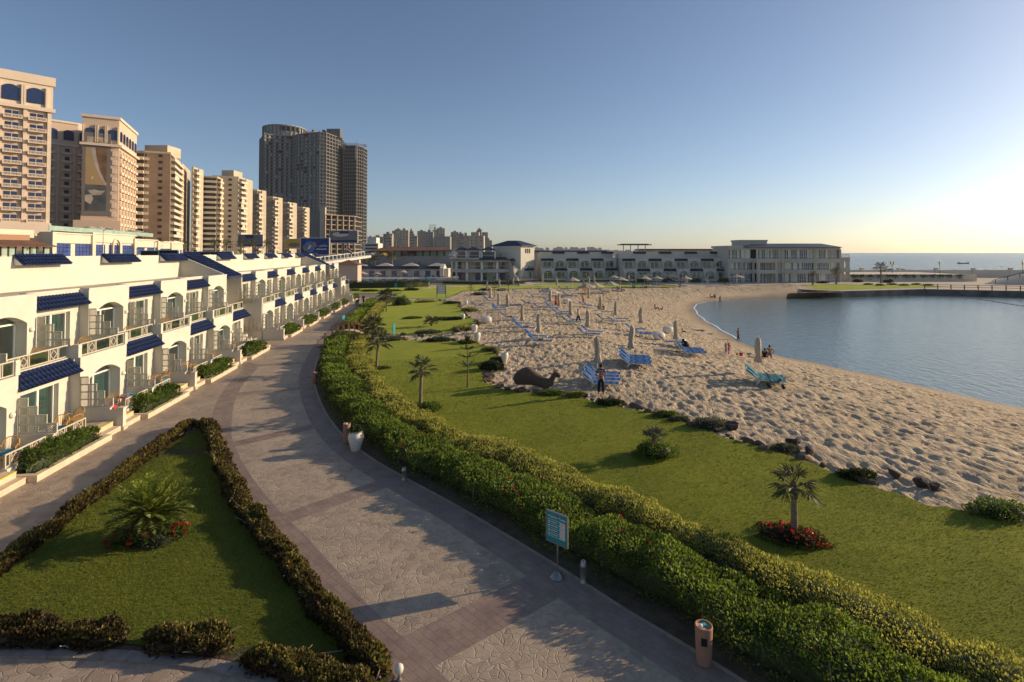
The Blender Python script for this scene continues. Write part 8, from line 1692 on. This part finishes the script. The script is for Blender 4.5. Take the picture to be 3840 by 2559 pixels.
def chain_add(V, E, Rr, parent, pts, rad):
    k = parent
    for p, r_ in zip(pts, rad): V.append(p); Rr.append(r_); E.append((k, len(V) - 1)); k = len(V) - 1
    return k
def person(p, h, rz, label, top=None, bottom=None, pose='stand', long_dress=None, hair='hair_dark', hand_detail=False, arm=None, name='person', group='people on the beach and paths', scarf=None):
    o = empty(name, tuple(p), rz, label, 'person', group); s = h
    # joints in units of height; the figure faces local +x
    sit = pose in ('sit', 'kneel'); pz = {'sit': .09, 'kneel': .22}.get(pose, .52); lean = {'walk': .03, 'sit': -.02, 'kneel': .03}.get(pose, 0)
    V = [(0, 0, pz)]; E = []; Rr = [(.078, .062)]
    ch = (lean * .6, 0, pz + .2); nk = (lean + .005, 0, pz + .30); hd = (lean + .02, 0, pz + .385); tp_ = (lean + .018, 0, pz + .43)
    k = chain_add(V, E, Rr, 0, [(lean * .3, 0, pz + .1), ch], [(.072, .056), (.092, .06)]); ic = k
    chain_add(V, E, Rr, ic, [nk, (hd[0], 0, pz + .355), tp_], [.032, .055, .045])
    legs = {}; 
    for sg in (-1, 1):
        y = .05 * sg
        if pose == 'sit': pts = [(.05, y, pz), (.24, y * 1.6, pz + .13), (.40, y * 1.8, .04), (.47, y * 1.8, .03)]
        elif pose == 'kneel': pts = [(.02, y, pz), (.20, y * 1.8, .06), (-.02, y * 1.8, .04), (-.10, y * 1.8, .03)]
        elif pose == 'walk': q = .14 * sg; pts = [(.01 * sg, y, pz - .03), (q * .6 + .02, y, .28), (q - .02 * (sg < 0), y, .035), (q + .07, y, .02)]
        else: pts = [(0, y, pz - .03), (.01, y * 1.25, .28), (0, y * 1.4, .035), (.085, y * 1.7, .018)]
        legs[sg] = pts; chain_add(V, E, Rr, 0, pts, [.058, .040, .027, .022])
    arms = {}
    for sg in (-1, 1):
        sh = (ch[0], .105 * sg, ch[2] + .065)
        a = (arm or {}).get(sg)
        if a == 'up': el, ha = (ch[0] + .05, .17 * sg, ch[2] + .17), (ch[0] + .08, .14 * sg, ch[2] + .32)
        elif a == 'hip': el, ha = (ch[0] - .04, .24 * sg, ch[2] - .06), (ch[0] + .03, .11 * sg, ch[2] - .17)
        elif a == 'front': el, ha = (ch[0] + .02, .15 * sg, ch[2] - .10), (ch[0] + .15, .05 * sg, ch[2] - .12)
        else: el, ha = (ch[0] - .01, .14 * sg, ch[2] - .11), (ch[0] + .04, .15 * sg, ch[2] - .26)
        hd_ = Vector(ha) + (Vector(ha) - Vector(el)).normalized() * .05; arms[sg] = [sh, el, ha]; kk = chain_add(V, E, Rr, ic, [sh, el, ha, tuple(hd_)], [.040, .028, .019, .020])
        if hand_detail:
            d = (Vector(ha) - Vector(el)).normalized(); sd_ = d.cross(Vector((0, 0, 1))); sd_ = Vector((1, 0, 0)) if sd_.length < .1 else sd_.normalized()
            for j in range(4): b0 = hd_ + sd_ * (.012 * (j - 1.5)); chain_add(V, E, Rr, kk, [tuple(b0 + d * .012), tuple(b0 + d * .034 + Vector((.006, 0, 0)))], [.0052, .0045])
            chain_add(V, E, Rr, kk, [tuple(hd_ + sd_ * .024 - d * .008), tuple(hd_ + sd_ * .032 + d * .014)], [.0055, .0048])
    sc = lambda q: tuple(c * s for c in q); rs_ = [(tuple(c * s for c in r_) if isinstance(r_, tuple) else r_ * s) for r_ in Rr]
    obj('body', skin('body', [sc(v_) for v_ in V], E, rs_, 'skin_tan', 1), o)
    def wear(nm, chains, m_):
        V2 = []; E2 = []; R2_ = []
        for pts, rad in chains:
            k0 = len(V2); V2 += [sc(q) for q in pts]; R2_ += [(tuple(c * s for c in r_) if isinstance(r_, tuple) else r_ * s) for r_ in rad]; E2 += [(k0 + i, k0 + i + 1) for i in range(len(pts) - 1)]
        roots = []
        base = chains[0][0][0]
        for pts, rad in chains[1:]:
            pass
        # join every chain to the nearest vertex of the first
        k0 = len(chains[0][0]); n0 = k0
        for pts, rad in chains[1:]:
            best = min(range(n0), key=lambda i: (Vector(V2[i]) - Vector(V2[k0])).length); E2.append((best, k0)); k0 += len(pts)
        obj(nm, skin(nm, V2, E2, R2_, m_, 1), o)
    if top:
        wear('shirt', [([(0, 0, pz + .0), (lean * .3, 0, pz + .1), ch, (lean * .8, 0, pz + .275)], [(.088, .07), (.082, .066), (.102, .07), (.05, .045)])] + [([arms[g][0], tuple((Vector(arms[g][0]) * .35 + Vector(arms[g][1]) * .65))], [.049, .040]) for g in (-1, 1)], top)
    if bottom and pose != 'robe':
        cut = {'shorts': 2}.get(bottom if False else '', 3)
        wear('trousers', [([(0, 0, pz + .05), (0, 0, pz - .01)], [(.082, .066), (.086, .07)])] + [([legs[g][0], legs[g][1], tuple(Vector(legs[g][1]) * .12 + Vector(legs[g][2]) * .88)], [.066, .050, .040]) for g in (-1, 1)], bottom)
    if long_dress:
        mb = MB(); n = 12; prof = [(.15, .02), (.14, .15), (.12, .3), (.10, .45), (.085, .56), (.10, .68), (.105, .76), (.06, .82)] if not sit else [(.28, .0), (.30, .08), (.22, .2), (.15, .3), (.12, .38), (.06, .43)]
        mb.lathe([(r_ * s, z * s) for r_, z in prof], n); mb.xf(Matrix.Translation(((.1 if sit else 0) * s, 0, 0))); mb.build('dress', long_dress, o, True)
    if scarf:
        mb = MB(); mb.lathe([(r_ * s, z * s) for r_, z in ((.12, pz + .22), (.10, pz + .28), (.07, pz + .31), (.072, pz + .36), (.07, pz + .41), (.04, pz + .45), (.005, pz + .46))], 10, cap=False); mb.xf(Matrix.Translation(((lean + .008) * s, 0, 0))); mb.build('headscarf', scarf, o, True)
    elif hair:
        bm = bmesh.new(); bmesh.ops.create_icosphere(bm, subdivisions=2, radius=.062 * s); bmesh.ops.delete(bm, geom=[v_ for v_ in bm.verts if v_.co.z < -.02 * s and v_.co.x > -.01 * s], context='VERTS')
        me = bpy.data.meshes.new('hair'); bm.to_mesh(me); bm.free(); me.materials.append(MATS[hair]); obj('hair', me, o, ((hd[0] - .012) * s, 0, (pz + .392) * s))
    return o
FA = math.pi / 2
person(G(2254, 1480), 1.88, R(80), 'man in a striped polo shirt and dark trousers facing the beach', 'cloth_stripes', 'cloth_navy', 'stand', hand_detail=True, arm={-1: 'front', 1: 'front'})
person(G(*PR8(1105, 384)), 1.75, R(150), 'man in a pale shirt and dark trousers among the loungers', 'cloth_pale_blue', 'cloth_navy', 'walk', hand_detail=True)
person(G(*PR8(1145, 205)), 1.7, R(-60), 'vendor in orange and yellow carrying inflatable toys', 'cloth_yellow', 'cloth_red', 'stand', arm={1: 'up'})
person(G(*PR8(905, 225)), 1.6, R(-30), 'person in a long red dress behind the loungers', None, None, 'stand', 'cloth_red', scarf='cloth_red')
person(G(*PR8(1283, 265)), 1.65, R(-40), 'seated person in black left of the folded parasol', 'cloth_black', 'cloth_black', 'sit')
person(G(*PR8(1320, 268)), 1.65, R(-120), 'seated person in black right of the folded parasol', 'cloth_black', 'cloth_black', 'sit')
person(G(*PR8(1780, 262)), 1.7, R(-20), 'person in black sitting alone on the open sand', 'cloth_black', 'cloth_navy', 'sit')
person(G(*PR8(1845, 266)), 1.1, R(160), 'small child sitting beside the person in black on open sand', 'cloth_grey', 'cloth_navy', 'sit')
person(G(*PR8(2268, 158)), 1.65, R(-30), 'left of two dark figures sitting near the far waterline', 'cloth_black', 'cloth_black', 'sit')
person(G(*PR8(2305, 160)), 1.6, R(-100), 'right of two dark figures sitting near the far waterline', 'cloth_black', 'cloth_black', 'sit')
p = Z(2700, 1140, WZ - .12); person(p, 1.72, R(-60), 'man in a red shirt wading at the far waterline', 'cloth_red', 'cloth_grey', 'walk')
p = Z(2768, 1279, WZ - .08); person(p, 1.55, R(15), 'bare-chested boy in dark shorts walking in the shallows', None, 'cloth_navy', 'walk', hand_detail=True)
person(G(2733, 1329), 1.1, R(40), 'little girl in bright pink running by the water', 'cloth_pink', 'cloth_pink', 'walk', arm={1: 'up'}, hand_detail=True)
person(G(2722, 1322), .95, R(-60), 'small dark-haired child behind the girl in pink', 'cloth_grey', 'cloth_grey', 'stand')
person(G(2887, 1342), 1.8, R(75), 'bare-backed man kneeling at the waterline with hands on hips', None, 'cloth_grey', 'kneel', arm={-1: 'hip', 1: 'hip'}, hand_detail=True)
person(G(2868, 1342), 1.7, R(60), 'person in black lying back beside the kneeling man', 'cloth_black', 'cloth_black', 'sit')
person(G(*PR5(1090, 252)), 1.65, R(-20), 'woman in a black robe seated beside the folded parasol', None, None, 'sit', 'cloth_black', scarf='cloth_black')
person(G(*PR5(1080, 112)), 1.0, R(-40), 'child sitting on the sand behind the woman in black', 'cloth_grey', 'cloth_navy', 'sit')
p = Z(1219, 1300, 0); person(p, 1.3, R(-80), 'child in a yellow shirt with a scooter on the promenade', 'cloth_yellow', 'cloth_grey', 'stand', arm={-1: 'front', 1: 'front'}, hand_detail=True)
o = empty('kick_scooter', (p.x - .35, p.y - .45, .004), R(-100), 'red kick scooter held by the child in yellow', 'scooter'); mb = MB(); mb.box(-.35, .3, -.05, .05, .06, .09); mb.build('deck', 'towel_red', o); mb = MB(); mb.tube([(.3, 0, .06), (.36, 0, .75)], .016, 6); mb.build('stem', 'metal_grey', o); mb = MB(); mb.tube([(.36, -.18, .75), (.36, .18, .75)], .014, 6); mb.build('handlebar', 'black', o)
for x in (-.36, .34): mb = MB(); mb.lathe([(.02, -.015), (.06, -.015), (.06, .015), (.02, .015)], 10); mb.xf(Matrix.Translation((x, 0, .06)) @ Matrix.Rotation(math.pi / 2, 4, 'X')); mb.build('wheel', 'black', o)
p = Z(1345, 1141, 0); person(p, 1.68, R(-100), 'woman in grey walking on the far promenade with a pushchair', 'cloth_grey', 'cloth_navy', 'walk', arm={-1: 'front', 1: 'front'})
p = Z(1363, 1142, 0); person(p, 1.75, R(-90), 'man in black walking in the middle of the far promenade group', 'cloth_black', 'cloth_black', 'walk')
p = Z(1376, 1143, 0); person(p, 1.15, R(-90), 'child in red shorts walking beside the man in black', 'cloth_orange', 'cloth_red', 'walk')
person(G(*PR7(483, 372)), 1.75, R(-90), 'man in a pale shirt standing before the far grass strip', 'cloth_pale_blue', 'cloth_grey', 'stand')
for i, (x, y, c, ps) in enumerate([(700, 400, 'cloth_navy', 'sit'), (725, 408, 'cloth_black', 'sit'), (795, 385, 'cloth_navy', 'sit'), (880, 392, 'cloth_red', 'sit'), (1098, 362, 'cloth_red', 'stand'), (1378, 368, 'cloth_red', 'sit'), (1400, 372, 'cloth_white', 'sit'), (660, 372, 'cloth_navy', 'sit'), (452, 403, 'cloth_black', 'sit')]):
    person(G(*PR7(x, y)), 1.65, R(-60 + 30 * i), ['far sunbather in navy right of the big parasols', 'far sunbather in black beside the one in navy', 'far sunbather in navy under the middle parasols', 'far sunbather in red below the flat parasol', 'far standing figure in red by the right parasols', 'far sunbather in red by the glazed building', 'far sunbather in white by the glazed building', 'far sunbather in shade before the villa row', 'far sunbather in black by the leftmost far parasol'][i], c, c, ps)
# pushchair beside the teal loungers
def pushchair(p, rz, label):
    o = empty('pushchair', tuple(p), rz, label, 'pushchair'); mb = MB(); mb.extr([(-.3, .35), (.15, .3), (.35, .55), (.3, .6), (.12, .4), (-.25, .45), (-.42, .85), (-.48, .82)], 'y', -.2, .2); mb.build('seat', 'sling_teal', o)
    mb = MB(); n = 8; mb.add([(-.42 + .3 * math.sin(math.pi * .5 * k / n) * 1.2, y, .62 + .35 * math.cos(math.pi * .5 * k / n)) for k in range(n + 1) for y in (-.22, .22)], [(2 * k, 2 * k + 1, 2 * k + 3, 2 * k + 2) for k in range(n)]); mb.build('hood', 'black', o)
    for y in (-.22, .22): mb = MB(); mb.tube([(-.65, y, .98), (.1, y, .35), (.42, y, .1)], .014, 5); mb.tube([(-.35, y, .1), (.05, y, .5)], .014, 5); mb.build('frame', 'metal_grey', o)
    mb = MB(); mb.tube([(-.65, -.22, .98), (-.65, .22, .98)], .018, 5); mb.build('handle', 'black', o)
    for x in (-.36, .42):
        for y in (-.24, .24): mb = MB(); mb.lathe([(.03, -.02), (.1, -.02), (.1, .02), (.03, .02)], 12); mb.xf(Matrix.Translation((x, y, .1)) @ Matrix.Rotation(math.pi / 2, 4, 'X')); mb.build('wheel', 'black', o)
q = G(*PR5(1900, 600)); pushchair(q, R(-20), 'empty pushchair with teal seat in front of the teal loungers')
q = Z(1338, 1146, 0); pushchair(q, R(-100), 'small pushchair pushed by the woman in grey')
# toys and beach clutter
def bucket(p, m_, label, s=1.0):
    o = empty('toy_bucket', tuple(p), 0, label, 'bucket', 'sand toys by the water'); mb = MB(); mb.lathe([(.09 * s, 0), (.13 * s, .2 * s), (.14 * s, .2 * s), (.115 * s, .19 * s), (.08 * s, .03 * s)], 12); mb.build('pail', m_, o); mb = MB(); mb.tube([(.13 * s * math.cos(R(a)), 0, .2 * s + .1 * s * math.sin(R(a))) for a in range(0, 181, 30)], .008, 4); mb.build('handle', m_, o)
bucket(G(2779, 1334), 'cloth_red', 'red toy bucket on the sand near the girl in pink', 1.3); bucket(G(2764, 1332), 'cloth_yellow', 'yellow toy bucket on the sand near the girl in pink', .9)
for i, (xy, m_, lab) in enumerate(((PR5(1230, 92), 'rock_dark', 'dark seaweed heap on the wet sand farther up'), (PR5(1320, 125), 'cushion_blue', 'blue bodyboard lying on the wet sand'), (PR5(1660, 300), 'rock_dark', 'dark seaweed heap near the toy buckets'), (PR5(1260, 98), 'rock_dark', 'second dark seaweed heap on the wet sand'))):
    p = G(*xy); mb = MB(); n = 10; P_ = [((.55 + .15 * math.sin(k * 2.3 + i)) * math.cos(2 * math.pi * k / n), (.2 + .07 * math.sin(k * 1.7)) * math.sin(2 * math.pi * k / n)) for k in range(n)]; mb.prism(P_, 0, .06); mb.add([(x * .6, y * .6, .06) for x, y in P_] + [(0, 0, .1)], [(k, (k + 1) % n, n) for k in range(n)]); o = mb.build('seaweed' if m_ == 'rock_dark' else 'bodyboard', m_); o.location = p; o.rotation_euler = (0, 0, .4 * i); tag(o, lab, 'seaweed' if m_ == 'rock_dark' else 'bodyboard')
o = empty('inflatable_ring', tuple(G(*PR8(1160, 165))), 0, 'orange inflatable toys held up by the vendor', 'inflatable'); bm = bmesh.new()
mb = MB(); mb.tube([(.35 * math.cos(2 * math.pi * k / 12), 0, 1.9 + .35 * math.sin(2 * math.pi * k / 12)) for k in range(13)], .1, 8, cap=False); mb.build('ring', 'cloth_orange', o, True); mb = MB(); mb.tube([(.3 * math.cos(2 * math.pi * k / 12) + .3, .1, 1.3 + .3 * math.sin(2 * math.pi * k / 12)) for k in range(13)], .1, 8, cap=False); mb.build('ring', 'cloth_yellow', o, True)
for i, (xy, m_, lab) in enumerate(((PR8(490, 352), 'cloth_black', 'black bag on the lounger by the broad parasol'), (PR8(640, 440), 'towel_red', 'reddish towel on the lounger left of centre'), (PR8(760, 560), 'sling_teal', 'teal towel on the lounger below the folded parasol'), (PR8(230, 238), 'cloth_black', 'dark towel on the leftmost lounger'), (PR8(655, 218), 'cloth_navy', 'dark blue towel over the third-row lounger'))):
    p = G(*xy); mb = MB(); n = 7; mb.add([(.5 * (a / n - .5) + .1, .5 * (b_ / 4 - .5), .38 + .06 * math.sin(a * 1.9 + b_) + .05 * math.cos(b_ * 2 + a)) for a in range(n + 1) for b_ in range(5)], [(a * 5 + b_, a * 5 + b_ + 1, a * 5 + b_ + 6, a * 5 + b_ + 5) for a in range(n) for b_ in range(4)]); o = mb.build('beach_towel', m_, None, True); o.location = p; o.rotation_euler = (0, 0, -.2); tag(o, lab, 'towel')
# --- grass blades over the nearer lawns
def blades(name, poly, zf, n, dmax, label, m_):
    x0, y0 = poly.min(0); x1, y1 = poly.max(0); r = np.random.default_rng(5); P = np.column_stack([r.uniform(x0, x1, n), r.uniform(y0, min(y1, dmax), n)]); P = P[inside(P, poly)]; d = np.hypot(P[:, 0], P[:, 1]); P = P[(d < dmax) & (r.uniform(0, 1, len(P)) < np.clip((13 / d) ** 1.6, .03, 1)) & (np.abs(P[:, 0]) < P[:, 1] * 1.05 + 2)]; d = np.hypot(P[:, 0], P[:, 1]); k = len(P)
    z = zf(P[:, 0], P[:, 1]); sz = np.clip(d / 13, 1, 2.6) ** .8; A = np.column_stack([r.normal(-.15, .45, k), r.normal(-.05, .45, k), np.full(k, 1.0)]); tint = np.clip(.45 + .22 * fbm(P[:, 0] * .5, P[:, 1] * .5, 3, 77) + r.normal(0, .16, k), 0, 1)
    V, F, T = leaves(np.column_stack([P, z - .005]), A, .042 * sz * r.uniform(.6, 1.2, k), .012 * sz, tint, .1, .15); o = obj(name, npmesh(name, V, F, m_, T)); o['kind'] = 'stuff'; o['label'] = label
leafmat('leaf_grass', (0.075, 0.105, 0.012), (0.27, 0.29, 0.032), .5, .7)
blades('grass', BEDL, hb, 330000, 34, 'short mown grass of the triangular bed', 'leaf_grass')
blades('grass', LAWN1, HL, 900000, 45, 'short mown grass of the near seaward lawn', 'leaf_grass')
